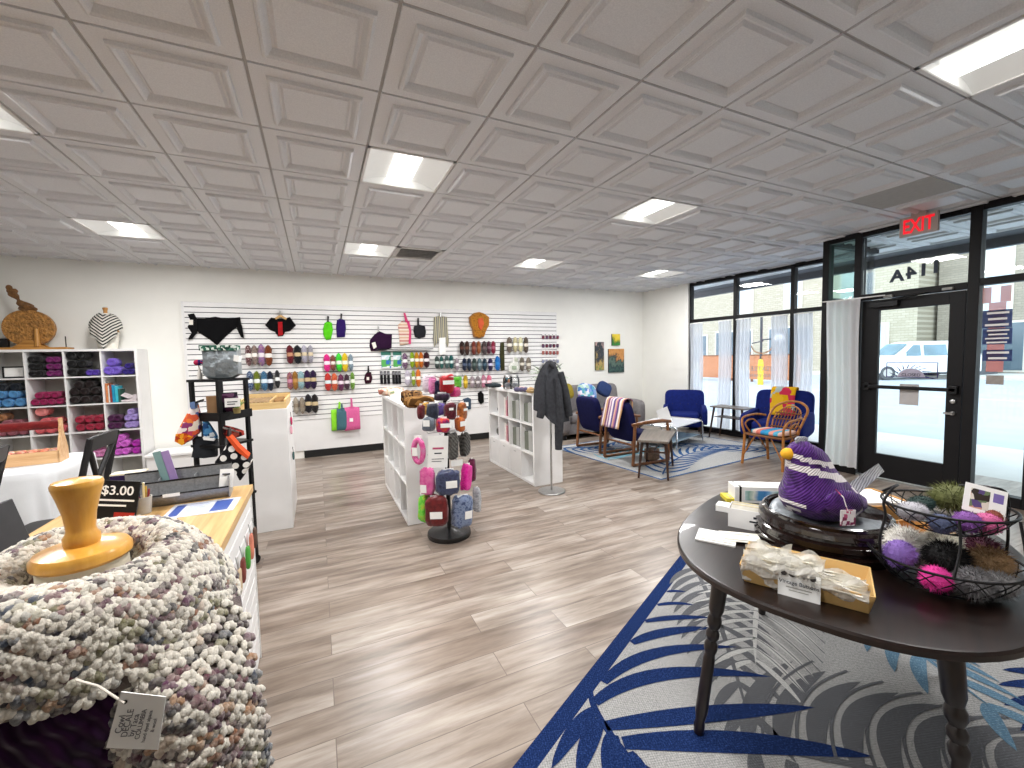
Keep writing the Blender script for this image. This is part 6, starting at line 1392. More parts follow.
# ---- box of vintage buttons
A = Vector((1.295, .945, 0)); B = Vector((1.45, .657, 0)); fx = (B-A).normalized(); fy = Vector((-fx.y, fx.x, 0)); 
rzb = math.atan2(fx.y, fx.x); L = (B-A).length; D = .19
KRAFT = M('tan_card', '#c9a468', .75, 0, .04, 20)
r = T('button_box', 'long tan card tray full of button packets at the table front', 'tray', (A.x, A.y, TT), rzb); h = .062; e = .014
def wall(m, p0, p1, q0, q1, t=.004):
    d = (Vector(p1)-Vector(p0)).normalized(); nrm = Vector((-d.y, d.x, 0))*t
    vs = [Vector(x) for x in (p0, p1, q1, q0)]; m.add(vs+[v+nrm for v in vs], [(0, 1, 2, 3), (7, 6, 5, 4), (0, 4, 5, 1), (1, 5, 6, 2), (2, 6, 7, 3), (3, 7, 4, 0)])
m = MB(); c0 = [(0, 0, .001), (L, 0, .001), (L, D, .001), (0, D, .001)]; c1 = [(-e, -e, h), (L+e, -e, h), (L+e, D+e, h), (-e, D+e, h)]
for i in range(4): wall(m, c0[i], c0[(i+1) % 4], c1[i], c1[(i+1) % 4])
m.bx(0, L, 0, D, .001, .004).bx(L*.62, L*.62+.004, .004, D-.0, .004, .055); m.build('tray_body', KRAFT, r, smooth=0)
PLS = M('clear_packet', '#f2f0ea', .25, 0, .06, 60, .6, 60, .6, .004, Alpha=.6); 
tones = ['#d8d0b8', '#8c6a48', '#e4e0d4', '#c8b48c', '#b09070', '#e8e4d8', '#4c3c34', '#d0c8b8']
def bpacket(x, y, rx, w, hh, k, lb, grp, turn=0):
    q = T('button_packet', lb, 'button packet', Vector((A.x, A.y, TT+.005))+fx*x+fy*y, rzb+turn, grp)
    R_ = Matrix.Rotation(rx, 4, 'X')
    MB().bx(-w/2, w/2, -.002, .002, 0, hh, R_).build('packet_card', M('card_cream', '#e4ddcc', .7, 0, .05), q, smooth=0)
    b = MB()
    for c in range(3):
        for g in range(2): b.lathe([(.0, -.0035), (.009, -.003), (.01, -.005), (.004, -.006), (0, -.0055)], R_ @ Vector((-w*.3+w*.3*c, -.0005, hh-.02-.024*g)), 10, m=(Matrix.Rotation(rx, 3, 'X') @ Matrix.Rotation(-PI/2, 3, 'X') @ Matrix.Scale(-1, 3)) )
    b.build('buttons', M('btn_'+tones[k % 8].strip('#'), tones[k % 8], .3), q)
    MB().grid(lambda u, v: R_ @ Vector(((u-.5)*(w+.022+.008*sin(k*5+v*4)), -.007-.006*sin(u*9+v*7+k)-.004*sin(v*17+k*2), v*(hh+.03+.012*sin(u*6+k)))), 10, 10).build('plastic_sleeve', PLS, q, smooth=0)
for k in range(9): bpacket(.05+.012*(k % 3), .012+.019*k, .45+.04*(k % 2), .085, .082+.006*(k % 3), k, 'clear button packet standing in the left bay of the tan tray', 'button packets in the left bay', .05*((k % 3)-1))
for k in range(8): bpacket(.15+.008*(k % 3), .02+.02*k, .5, .085, .08+.007*(k % 2), k+3, 'clear button packet standing in the middle of the tan tray', 'button packets in the middle of the tray', .06*((k % 3)-1))
for k in range(7): bpacket(L*.62+.06, .03+.021*k, .75, .1, .072, k+6, 'clear button packet leaning in the right bay of the tan tray', 'button packets in the right bay', .04*((k % 3)-1))
# its little sign
sx0, sx1 = .105, .105+.105
r = T('button_sign', 'small white folded sign leaning on the front of the button tray', 'sign', Vector((A.x, A.y, TT))+fx*.155-fy*.022, rzb); R_ = Matrix.Rotation(-.1, 4, 'X')
MB().bx(-.056, .056, -.0015, 0, .0, .082, R_).build('card', M('sign_white', '#f4f4f2', .6, 0, .02), r, smooth=0)
text('lettering', 'Vintage Buttons', .0165, (0, -.0022, .047), (1, 0, 0), (0, .1, 1), INK, r); MB().bx(-.034, .034, -.0022, -.0016, .029, .032, R_).build('print_line', M('print_soft_grey', '#a8a49c', .7), r, smooth=0); MB().bx(-.026, .026, -.0022, -.0016, .02, .0225, R_).build('print_line', M('print_soft_grey', '#a8a49c', .7), r, smooth=0)
m = MB()
for k, x in enumerate((-.04, -.018, .014, .036)): m.lathe([(0, -.001), (.0085, -.001), (.009, -.004), (.005, -.004), (0, -.003)], (x, -.003-.0006, .075), 14, m=Matrix.Rotation(PI/2, 3, 'X') )
m.build('sample_buttons', M('button_grey', '#3c3a3a', .3, 0, .3), r)
# ---- leaflets and card boxes at the left end of the table
def slab(name, lb, cat, x, y, z, d, rz, m, group=None, band=None):
    r = T(name, lb, cat, (x, y, z), rz, group); MB().bx(-d[0]/2, d[0]/2, -d[1]/2, d[1]/2, 0, d[2]).build('cover', m, r, smooth=0, bevel=.001)
    MB().bx(-d[0]/2+.01, d[0]/2-.01, -d[1]/2+.01, -d[1]/2+.02, d[2], d[2]+.0005).bx(-d[0]/2+.01, d[0]/4, d[1]/2-.03, d[1]/2-.022, d[2], d[2]+.0005).build('print', M('print_grey', '#a8a49c', .7), r, smooth=0); return r
slab('leaflet', 'white leaflet lying flat nearest the left table edge', 'leaflet', 1.50, 1.225, TT, (.15, .125, .008), rzb+.1, M('leaf_dark', '#2a2624', .6) if False else PAPER)
slab('leaflet', 'white leaflet overlapping the edge one beside the white card box', 'leaflet', 1.575, 1.17, TT+.009, (.15, .1, .003), rzb+.35, M('leaf_cream', '#ebe7da', .7))
bx_, by_ = 1.735, 1.25
r = T('card_box', 'small white open box of cards at the left end of the oval table', 'box', (bx_, by_, TT), rzb+.02)
m = MB(); m.bx(-.075, .075, -.05, -.047, 0, .085).bx(-.075, .075, .047, .05, 0, .085).bx(-.075, -.072, -.047, .047, 0, .085).bx(.072, .075, -.047, .047, 0, .085).bx(-.072, .072, -.047, .047, 0, .003); m.build('box_body', WHITE, r, smooth=0)
MB().bx(.0755, .0765, -.05, .05, 0, .085).build('grey_side', M('grey_side', '#7c7c80', .6), r, smooth=0)
MB().bx(.01, .05, -.0508, -.05, .035, .042).bx(.025, .04, -.0508, -.05, .052, .062).build('print', INK, r, smooth=0)
for k in range(6): tag(MB().box((0, 0, .045), (.13, .002, .088), rx=-.12).build('greeting_card', M(['gc_a', 'gc_b', 'gc_c'][k % 3], ['#ece8dc', '#d8d0c4', '#e8dcb0'][k % 3], .7, 0, .08), loc=(bx_-.0+cos(rzb+PI/2)*(-.03+.012*k), by_+sin(rzb+PI/2)*(-.03+.012*k), TT+.004), rz=rzb+.02, smooth=0), 'cream greeting card standing in the small white card box', 'card', 'greeting cards in the white box')
r = T('postcard_box', 'white box of cards with a blue landscape print at the back of the table', 'box', (2.10, 1.44, TT), math.radians(-33))
MB().bx(-.15, .15, -.05, .05, 0, .085).build('box_body', WHITE, r, smooth=0, bevel=.002); MB().bx(-.10, .14, -.0515, -.05, .015, .065).build('landscape_print', stripes('landscape', ['#3c7cc0', '#7cb0dc', '#c8dce4', '#8cb4a8', '#e0e4dc', '#4c8cc4'], 'X', 7, distort=.15, interp='LINEAR'), r, smooth=0); MB().bx(-.128, -.118, -.052, .052, 0, .086).build('black_band', BLACK, r, smooth=0); MB().bx(-.13, .13, -.03, .03, .085, .09).build('white_cards', PAPER, r, smooth=0)
slab('yellow_leaflet', 'yellow leaflet sticking out at the table edge beside the blue print box', 'leaflet', 1.97, 1.53, TT, (.1, .06, .02), 1.0, M('leaf_yellow', '#e0cc48', .7))
slab('cream_leaflet', 'cream and yellow leaflet between the card boxes and the round stand', 'leaflet', 1.88, 1.33, TT, (.12, .08, .012), rzb+.5, M('leaf_straw', '#e8dca8', .7))
slab('slim_booklet', 'slim white booklet lying behind the small white card box', 'booklet', 1.82, 1.42, TT+.0, (.1, .07, .03), rzb, PAPER)
# ---- pale wooden crate behind the stand
r = T('wooden_crate', 'flat pale wooden crate with papers behind the round stand', 'crate', (2.35, 1.13, TT), math.radians(-25))
PIN = wood('orange_pine', '#a8743c', '#c89858', 0, 6, .45)
m = MB(); m.bx(-.19, .19, -.13, -.118, 0, .07).bx(-.19, .19, .118, .13, 0, .07).bx(-.19, -.178, -.118, .118, 0, .07).bx(.178, .19, -.118, .118, 0, .07).bx(-.178, .178, -.118, .118, .001, .008); m.build('crate_body', PIN, r, smooth=0, bevel=.002)
slab('pattern_leaflet', 'white pattern leaflets stacked inside the pale wooden crate', 'leaflet', 2.35, 1.13, TT+.009, (.30, .2, .066), math.radians(-25), PAPER)
r = T('wooden_crate', 'small pale wooden box under the wire basket upper tier', 'crate', (2.16, .84, TT), math.radians(-15))
m = MB(); m.bx(-.1, .1, -.08, -.07, 0, .06).bx(-.1, .1, .07, .08, 0, .06).bx(-.1, -.09, -.07, .07, 0, .06).bx(.09, .1, -.07, .07, 0, .06).bx(-.09, .09, -.07, .07, .001, .008); m.build('crate_body', PIN, r, smooth=0, bevel=.002)
# ---- two tier wire basket with fur bobbles
BX, BY = 1.86, .645
r = T('wire_basket', 'black two tier wire basket full of fur bobbles on the right of the table', 'basket', (BX, BY, TT), math.radians(-30)); r.scale = (.84, .84, .9)
def bowl(m, cx, cy, z0, r0, z1, r1, rows=4, n=18, wr=.0028, sx=1.0, sy=1.0):
    def pt(a, t): rr = r0+(r1-r0)*(t**.6); return (cx+rr*cos(a)*sx, cy+rr*sin(a)*sy, z0+(z1-z0)*t)
    for t, w in ((0, wr), (1, wr*1.7)): m.tube([pt(2*PI*k/40, t) for k in range(40)], w, 6, closed=True)
    for k in range(n):
        for s in (-1, 1): m.tube([pt(2*PI*(k+s*1.4*t)/n, t) for t in [i/6 for i in range(7)]], wr*.8, 5)
    for k in range(4): a = PI*k/4; m.tube([pt(a, 0), (cx, cy, z0), pt(a+PI, 0)], wr*.8, 5)
m = MB(); bowl(m, 0, 0, .008, .13, .105, .215, sx=1.08); m.build('lower_bowl', BLACK, r)
m = MB(); bowl(m, .03, .03, .205, .1, .285, .185, sx=1.08); m.build('upper_bowl', BLACK, r)
for s in (-1, 1):
    m = MB(); x = s*.232
    loop(m, [(x*.98, 0, .105), (x, .0, .17), (x*.96+.015, .01, .25), (x*.98+.02, .02, .30), (x*.86+.03, .03, .345), (x*.55+.03, .10*1, .34), (x*.5+.03, .19, .29)], .0048); m.build('side_arm', BLACK, r)
    m = MB(); loop(m, [(s*.12, -.185, .105), (s*.105+.02, -.165, .2), (s*.10+.03, -.14, .285)], .0045); m.build('upright', BLACK, r)
def bloc(x, y, z): c, s = cos(math.radians(-30)), sin(math.radians(-30)); x *= .84; y *= .84; return (BX+x*c-y*s, BY+x*s+y*c, TT+z*.9)
def fur(name, loc, R, cols, label, hairs=900, ln=.5, cat='fur bobble', squash=(1, 1, 1), grp='fur bobbles in the wire basket', w=.0022):
    R *= .9; ln *= .72; hairs = int(hairs*1.5); w *= .8; rn = random.Random(hash(label) % 9999 if False else len(label)*7+int(loc[0]*1000)); m = MB()
    m.ell((0, 0, 0), (R*.78*squash[0], R*.78*squash[1], R*.78*squash[2]), 16, 10)
    for k in range(hairs):
        z = 1-2*(k+.5)/hairs; a = k*2.39996; q = math.sqrt(max(0, 1-z*z)); d = Vector((q*cos(a), q*sin(a), z)); d = (d+Vector((rn.gauss(0, .25), rn.gauss(0, .25), rn.gauss(0, .25)))).normalized()
        b = Vector((d.x*squash[0], d.y*squash[1], d.z*squash[2]))*R*.68; e = b+(d+Vector((rn.gauss(0, .3), rn.gauss(0, .3), rn.gauss(0, .3)-.25)))*R*ln*(.5+.6*rn.random())
        s = d.orthogonal().normalized()*w; s2 = d.cross(s).normalized()*w
        m.add([b+s, b-s*.5+s2*.8, b-s*.5-s2*.8, e], [(0, 1, 3), (1, 2, 3), (2, 0, 3)])
    o = m.build(name, M('fur_'+'_'.join(c.strip('#') for c in cols), cols[0], .8, 0, .25, 14, 0), loc=loc, smooth=0); return tag(o, label, cat, grp)
for x, y, z, R, c, lb, sq in (
 (-.14, .02, .10, .062, '#8c6cb8', 'lilac plush bobble at the left of the lower basket', (1.1, .9, 1)), (-.06, .10, .115, .075, '#e8e4dc', 'large white fur bobble at the back of the lower basket', (1.4, 1, .8)), (.075, .09, .11, .07, '#ece6d8', 'cream white fur bobble behind the black one', (1.3, .9, .8)),
 (-.105, -.10, .065, .055, '#e0409c', 'hot pink bobble against the lower basket wires', (1.1, .9, .9)), (-.005, -.02, .115, .07, '#0c0a0b', 'black fur bobble in the middle of the lower basket', (1.3, .9, .75)), (0.0, -.13, .07, .058, '#7c7a7c', 'grey bobble at the lower front of the basket', (1.3, .9, .85)), (.09, -.12, .06, .05, '#8c8a8a', 'small grey bobble right of the bigger grey one', (1.1, .9, .85)),
 (.13, -.045, .105, .062, '#8c7050', 'tan fur bobble at the right front of the lower basket', (1.2, 1, .9)), (.185, .05, .115, .058, '#4c1830', 'burgundy fur bobble hanging over the right rim', (1.2, 1, .85))):
    fur('fur_bobble', bloc(x, y, z), R, (c,), lb, 1100, .55 if 'plush' not in lb and 'bobble against' not in lb else .3, squash=sq)
for x, y, z, R, c, lb, sq in ((.115, .10, .295, .075, '#5c6034', 'olive green fur bobble on top of the upper basket', (1.25, 1, .75)), (-.02, .08, .275, .05, '#1c3430', 'dark green bobble in the upper basket', (1.6, .9, .6)), (-.10, .02, .265, .055, '#b0aeb4', 'pale grey bobble at the left of the upper basket', (1.3, 1, .7)), (.03, -.06, .255, .048, '#7c4c94', 'violet bobble behind the upper basket wires', (1.1, 1, .9)), (.10, -.06, .25, .048, '#c05c8c', 'dusty pink bobble behind the upper basket wires', (1.1, 1, .9)), (-.055, -.055, .245, .045, '#4c5470', 'slate blue bobble behind the upper basket wires', (1.1, 1, .9)), (.155, -.01, .255, .045, '#8c4c3c', 'russet bobble at the right of the upper basket', (1, 1, .9))):
    fur('fur_bobble', bloc(x, y, z), R, (c,), lb, 700, .5 if 'fur' in lb else .3, squash=sq)
p = bloc(.125, -.015, .275); r = T('yarn_leaflet', 'small white leaflet with a photo standing in the upper wire basket', 'leaflet', p, math.radians(-50)); R_ = Matrix.Rotation(-.45, 4, 'X') @ Matrix.Rotation(.25, 4, 'Y')
MB().bx(-.05, .05, -.0015, .0015, -.01, .085, R_).build('leaflet_card', PAPER, r, smooth=0); MB().bx(-.035, .01, -.0022, -.0015, .005, .07, R_).build('photo', patches('tiny_photo', ['#6c7c5c', '#c89c84', '#5c4c7c', '#d8d0c4', '#3c3430'], 55), r, smooth=0); MB().bx(.018, .042, -.0022, -.0015, .04, .07, R_).build('print', M('print_violet', '#7c6cac', .7), r, smooth=0)
# ================================================================== CHECKOUT COUNTER AND TABLE ON THE LEFT
BUT = wood('butcher_block', '#c09258', '#dcb67c', 1, 5, .35)
r = T('checkout_counter', 'white slatted checkout counter with a pale butcher block top', 'counter', (-.65, 1.75, 0))
x0, x1, y0, y1 = -.36, .323, -.72, .75
MB().bx(x0, x1, y0, y1, .882, .92).build('wooden_top', BUT, r, smooth=0, bevel=.003)
MB().bx(x0+.02, x1-.03, y0+.02, y1-.012, .0, .882).build('body', WHITE, r, smooth=0)
m = MB(); z = .02
while z < .85: m.bx(x1-.03, x1-.012, y0+.02, y1-.012, z, z+.062); z += .0725
m.build('slat_side', WHITE, r, smooth=0)
MB().bx(x1-.031, x1-.0295, y0+.02, y1-.012, .02, .87).build('groove_backing', M('groove_light', '#9c9a9c', .7), r, smooth=0)
MB().bx(x1-.03, x1-.008, y1-.014, y1-.004, .0, .882).build('edge_trim', WHITE2, r, smooth=0)
for k, (y, c, hh) in enumerate(((2.42, '#5c4438', .1), (2.30, '#d8846c', .12), (2.18, '#4c9c3c', .1), (2.05, '#7c3c34', .11), (1.95, '#c8b090', .1), (1.84, '#a8c080', .12), (1.73, '#6c4c8c', .12), (1.62, '#3c2c34', .1))):
    o = MB().cushion((0, 0, 0), (.018, .05, hh), .7, 7, seed=k).build('hanging_keychain', M('key_'+c.strip('#'), c, .7, 0, .2), loc=(-.325+.003, y, .67)); MB().tube([(0, 0, hh/2-.01), (-.008, 0, hh/2+.05)], .002, 5).build('loop', STEEL, o)
    tag(o, ['brown', 'salmon', 'leaf green', 'brick brown', 'beige', 'pale green', 'purple', 'dark plum'][k]+' knitted charm hanging in the row along the checkout counter side', 'charm', 'charms along the counter side')
# mesh desk organiser
MESH = M('gunmetal_mesh', '#949597', .45, .35, .15, 90, .6, 240, .4)
r = T('desk_organizer', 'long dark mesh desk organizer at the back of the checkout counter', 'organizer', (-.6, 2.37, .92), .06)
w = .20
m = MB(); m.bx(-w, w, -.06, .06, 0, .004)
m.grid(lambda u, v: (-w+2*w*u, -.06-.035*sin(v*PI*.5)*(1)+.0, .004+.05*v), 12, 6); m.bx(-w, w, -.098, -.094, .05, .058); m.build('front_tray', MESH, r)
m = MB(); m.bx(-w, w, -.02, -.017, .004, .10).bx(-w, w, .057, .06, .004, .135).bx(-w, -w+.003, -.09, .06, .004, .10).bx(w-.003, w, -.09, .06, .004, .10)
for x in (-.07, .06): m.bx(x, x+.003, -.02, .057, .004, .11)
m.build('slots', MESH, r, smooth=0)
m = MB(); m.tube([(-w, .058, .136), (w, .058, .136)], .004, 6).tube([(-w, -.019, .1), (w, -.019, .1)], .004, 6).tube([(-w, -.096, .056), (w, -.096, .056)], .004, 6); m.build('rim_wires', BLACK, r)
for x in (-.11, -.01): MB().bx(x-.03, x+.03, -.1, -.0985, .058-.012, .06).build('label_strip', PAPER, r, smooth=0)
for px, c, lb in ((163, '#7c9c9c', 'tall grey green card strip standing in the desk organizer'), (171, '#9c84b8', 'tall lilac card strip standing in the desk organizer')):
    p = atY(px, 458, 2.40); o = MB().box((0, 0, 0), (.03, .004, .22), ry=-.2, rx=0).build('card_strip', M('strip_'+c.strip('#'), c, .6, 0, .05), loc=(p.x, 2.40, 1.04), smooth=0); tag(o, lb, 'card strip')
p = atY(226, 473, 2.33); r = T('info_card', 'small white printed card clipped at the right end of the desk organizer', 'card', (p.x, 2.335, .985), .1); MB().box((0, 0, .02), (.055, .003, .085), rx=-.3, ry=.1).build('card', PAPER, r, smooth=0); MB().box((0, -.004, .04), (.03, .001, .006), rx=-.3, ry=.1).build('print', INK, r, smooth=0)
p = atY(148, 473, 2.52); tag(MB().bx(-.065, .065, -.04, .04, 0, .05).build('purple_box', M('deep_purple_card', '#241248', .5, 0, .08), loc=(-.795, 2.445, .921), smooth=0, bevel=.003), 'dark purple box behind the desk organizer', 'box') if False else None
r = T('purple_box', 'dark purple box with a cream lid behind the desk organizer', 'box', (-.80, 2.46, .921), 0); MB().bx(-.06, .06, -.03, .03, 0, .13).build('box_body', M('deep_purple_card', '#241248', .5, 0, .08), r, smooth=0, bevel=.003); MB().bx(-.06, .06, -.03, .03, .13, .137).build('lid', M('cream_card', '#e8e0c8', .7), r, smooth=0)
tag(MB().bx(-.05, .05, -.02, .02, 0, .045).build('stapler_box', BLACK, loc=(-.93, 2.36, .921), smooth=0, bevel=.004), 'small black box at the left of the desk organizer', 'box')
# laminated sheet
r = T('laminated_sheet', 'white laminated price sheet with blue blocks lying on the checkout counter', 'sheet', (-.475, 2.19, .9205), -.02)
MB().bx(-.125, .125, -.095, .095, 0, .0015).build('sheet', M('laminate', '#e6e9f2', .2, 0, .02, spec=.6), r, smooth=0)
BLU = M('print_blue', '#3c58a4', .3, 0, .05, spec=.6); MB().bx(.035, .1, -.075, .075, .0015, .002).build('blue_block', BLU, r, smooth=0); MB().bx(-.11, -.075, -.075, .075, .0015, .002).build('blue_block', BLU, r, smooth=0)
m = MB()
for k in range(9): m.bx(-.06, .025-.01*(k % 3), -.07+.017*k, -.064+.017*k, .0015, .002)
m.build('print_lines', M('print_pale', '#9ca8c8', .5), r, smooth=0)
# cup of pens
r = T('pen_cup', 'small frosted cup of pens on the checkout counter', 'cup', (-.69, 2.235, .921)); MB().lathe([(0, 0), (.025, 0), (.03, .07), (.027, .07), (.023, .004), (0, .004)], n=20).build('cup', M('frosted_cup', '#b4b0a8', .3, 0, .1, 20, 0), r)
m = None
for k, c in enumerate(('#8c2c34', '#c8a03c', '#2c3450', '#b84c5c', '#e0d0a0')):
    a = k*1.3; o = MB().tube([(.01*cos(a), .01*sin(a), .005), (.022*cos(a), .022*sin(a), .1+.008*k)], .004, 7).build('pen', M('pen_'+c.strip('#'), c, .4), loc=(-.69, 2.235, .921)); tag(o, ['dark red', 'ochre', 'navy', 'rose', 'straw'][k]+' pen standing in the frosted cup', 'pen', 'pens in the frosted cup')
r = T('price_sign', 'black price sign with white three dollar lettering and a red corner', 'sign', (-.752, 2.12, .921), -.25); r.scale = (1.18, 1.18, 1.18)
RS = Matrix.Rotation(-.12, 4, 'X') @ Matrix.Rotation(.12, 4, 'Y')
MB().bx(-.062, .062, 0, .004, 0, .145, RS).build('sign_board', M('sign_black', '#0d0d0f', .4, 0, .05), r, smooth=0); MB().bx(-.002, .058, -.001, 0, .004, .042, RS).build('red_block', M('sign_red', '#a8281c', .5, 0, .2, 60), r, smooth=0)
RT = RS.to_3x3(); rr_, uu_ = RT @ Vector((1, 0, 0)), RT @ Vector((0, 0, 1))
for z, a_, b_ in ((.081, -.05, .052), (.064, -.05, .03)): MB().bx(a_, b_, -.001, 0, z-.003, z+.003, RS).build('print_line', PAPER, r, smooth=0)
for b, sz, z in (('$3.00', .042, .112),): text('lettering', b, sz, RT @ Vector((0, -.0012, z)), rr_, uu_, PAPER, r, bold=.0004 if sz > .02 else 0)
# laptop lid
r = T('laptop', 'dark grey laptop seen from behind at the left edge of the counter', 'laptop', (-.815, 1.60, .921), math.radians(84))
MB().bx(-.17, .17, -.24, 0, 0, .016).build('keyboard_base', M('laptop_grey', '#3c3d40', .4, .3, .08), r, smooth=0, bevel=.003); MB().bx(-.17, .17, 0, .008, .012, .235, Matrix.Rotation(-.25, 4, 'X')).build('screen_lid', M('laptop_grey'), r, smooth=0, bevel=.003)
# ---- dress form with cowl
DX, DY = -.293, .735
r = T('dress_form', 'cream dress form with a turned yellow wood neck cap in the foreground', 'dress form', (DX, DY, 0))
def torso(u, v):
    a = 2*PI*u; pts = [(.10, .70), (.108, .80), (.115, .88), (.125, .98), (.135, 1.06), (.135, 1.12), (.12, 1.165), (.09, 1.20), (.06, 1.225), (.046, 1.25), (.045, 1.285)]
    t = v*(len(pts)-1); i = min(int(t), len(pts)-2); f = t-i; rr = pts[i][0]*(1-f)+pts[i+1][0]*f; z = pts[i][1]*(1-f)+pts[i+1][1]*f
    return (rr*1.1*cos(a) if z < 1.2 else rr*cos(a), rr*(.8 if z < 1.18 else .95)*sin(a), z)
MB().grid(torso, 40, 44, cu=True).build('torso', M('calico', '#d8d0bc', .85, 0, .05, 30, .2, 200), r, smooth=80)
YW = wood('yellow_maple', '#b87c24', '#dca448', 2, 4, .28, .5, .3)
MB().lathe([(0, 1.285), (.046, 1.285), (.0495, 1.289), (.0495, 1.297), (.046, 1.302), (.024, 1.307), (0, 1.307)], n=40).build('neck_cap', YW, r)
MB().lathe([(0, 1.305), (.0175, 1.305), (.0185, 1.31), (.0185, 1.318), (.0155, 1.323), (.0145, 1.328), (.0165, 1.348), (.0215, 1.370), (.0255, 1.384), (.0258, 1.388), (.024, 1.3915), (.012, 1.394), (0, 1.3945)], n=40).build('neck_knob', YW, r)
MB().tube([(0, 0, .04), (0, 0, .72)], .016, 10).build('pole', BLACK, r); m = MB()
for k in range(4): a = k*PI/2+.4; m.tube([(0, 0, .06), (.12*cos(a), .12*sin(a), .03), (.17*cos(a), .17*sin(a), .012)], .012, 8)
m.build('foot', BLACK, r)
SWE = yarn('plum_brushed', '#1c0822', '#341238', '#12051a', scale=12, stripe=26)
def swt(u, v):
    a = 2*PI*u; pts = [(.125, .84), (.132, .92), (.142, 1.0), (.152, 1.06), (.156, 1.11), (.149, 1.15), (.125, 1.187), (.095, 1.215), (.062, 1.24)]
    t = v*(len(pts)-1); i = min(int(t), len(pts)-2); f = t-i; rr = pts[i][0]*(1-f)+pts[i+1][0]*f; z = pts[i][1]*(1-f)+pts[i+1][1]*f
    d = 1+.012*sin(z*200+3*sin(a*3))+.012*noise.noise(Vector((cos(a)*6, sin(a)*6, z*60)))
    return (rr*1.1*cos(a)*d, rr*.88*sin(a)*d-.012*max(0, 1-abs(z-1.08)/.14), z)
tag(MB().grid(swt, 120, 110, cu=True).build('plum_knit_top', SWE, loc=(DX, DY, 0), smooth=180), 'dark plum brushed knit top on the foreground dress form', 'sweater')
# the chunky cowl: real knit relief and yarn colours computed stitch by stitch
t = NT('chunky_knit'); at_ = t.new('VertexColor'); at_.layer_name = 'yarn'; b = t.bsdf(at_.outputs[0], .95, 0, .1); b.inputs['Sheen Weight'].default_value = .3
t.bump(b, t.noise(t.coords(), 420, 3, .7), .6, .004); CHUNK = t.m
PAL = [lin(c) for c in ('#3a2434', '#54283e', '#2c2a34', '#6a3a48', '#8c5a3c', '#3c4658', '#74704c', '#2c1c28', '#a4744c', '#5c2c4c')]
CRM = lin('#e9e2d4'); CRM2 = lin('#d2c6b4')
RK = random.Random(5)
CAPS = [(0, -1), (.62, -.86), (.95, -.4), (1, .1), (.9, .55), (.5, .92), (0, 1)]
def knit(name, fn, rows, cols, chev, zig, cu, parent, ln, rad, base=.0):
    """one plied loop of yarn per half stitch; stitches lean into chevrons"""
    def nrm(u, v):
        e = 2e-3; a = Vector(fn(u+e, v))-Vector(fn(u-e, v)); b = Vector(fn(u, v+e))-Vector(fn(u, v-e)); n = a.cross(b); n.normalize(); return n, a.normalized(), b.normalized()
    vs = []; fs = []; cl = []; K = 7
    for k in range(rows):
        for i in range(cols):
            u = (i+.5*(k % 2))/cols; tri = abs(((u*zig) % 1)-.5)*2; sl = 1 if ((u*zig) % 1) > .5 else -1
            v = (k+.5+chev*(tri-.5))/rows
            if not (-.01 < v < 1.01) or (not cu and u > 1): continue
            v = min(max(v, .004), .996); u2 = u if cu else min(max(u, .004), .996)
            p = Vector(fn(u2, v)); n, du, dv = nrm(u2, v)
            pn = noise.noise(p*22+Vector((0, 0, k*.45))); fl = RK.random()
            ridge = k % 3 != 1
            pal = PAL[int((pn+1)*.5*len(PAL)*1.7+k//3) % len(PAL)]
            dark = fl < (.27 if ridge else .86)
            for s in (-1, 1):
                ax = (dv*1.0+du*(.62*s+.35*sl)).normalized(); sd = n.cross(ax).normalized()
                c = p+du*s*rad*.62+n*(rad*(.5 if ridge else .12)+base+RK.uniform(-.0006, .0008))
                L = ln*RK.uniform(.9, 1.12); R2 = rad*RK.uniform(.88, 1.15); o = len(vs); tw = RK.random()*6
                mix = RK.uniform(.75, 1.0) if dark else RK.uniform(0, .12)
                if not dark and RK.random() < .18: mix = .4
                for q, (rr, zz) in enumerate(CAPS):
                    for h in range(K):
                        b = 2*PI*h/K; f = 1+.16*sin(2*b+zz*5+tw)
                        vs.append(c+ax*zz*L*.5+(sd*cos(b)+n*sin(b)*.85)*rr*R2*f)
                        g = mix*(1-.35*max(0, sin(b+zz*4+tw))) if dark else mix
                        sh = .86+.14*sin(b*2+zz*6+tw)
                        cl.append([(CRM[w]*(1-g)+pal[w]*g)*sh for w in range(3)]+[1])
                for q in range(len(CAPS)-1):
                    for h in range(K): fs.append((o+q*K+h, o+q*K+(h+1) % K, o+(q+1)*K+(h+1) % K, o+(q+1)*K+h))
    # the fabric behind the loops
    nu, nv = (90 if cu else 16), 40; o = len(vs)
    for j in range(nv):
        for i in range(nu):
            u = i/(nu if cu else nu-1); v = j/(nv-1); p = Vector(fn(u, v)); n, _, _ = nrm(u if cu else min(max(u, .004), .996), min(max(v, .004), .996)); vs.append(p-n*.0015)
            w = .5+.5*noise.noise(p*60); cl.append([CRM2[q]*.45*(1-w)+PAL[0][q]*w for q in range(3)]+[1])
    for j in range(nv-1):
        for i in range(nu if cu else nu-1): a, b = i, (i+1) % nu; fs.append((o+j*nu+a, o+j*nu+b, o+(j+1)*nu+b, o+(j+1)*nu+a))
    ob = MB().add(vs, fs).build(name, CHUNK, parent, smooth=180)
    ca = ob.data.color_attributes.new('yarn', 'FLOAT_COLOR', 'POINT'); ca.data.foreach_set('color', [x for c in cl for x in c]); return ob
CP = [(.060, 1.225), (.058, 1.25), (.064, 1.274), (.080, 1.287), (.098, 1.284), (.113, 1.270), (.126, 1.250), (.137, 1.226), (.145, 1.198), (.150, 1.172)]
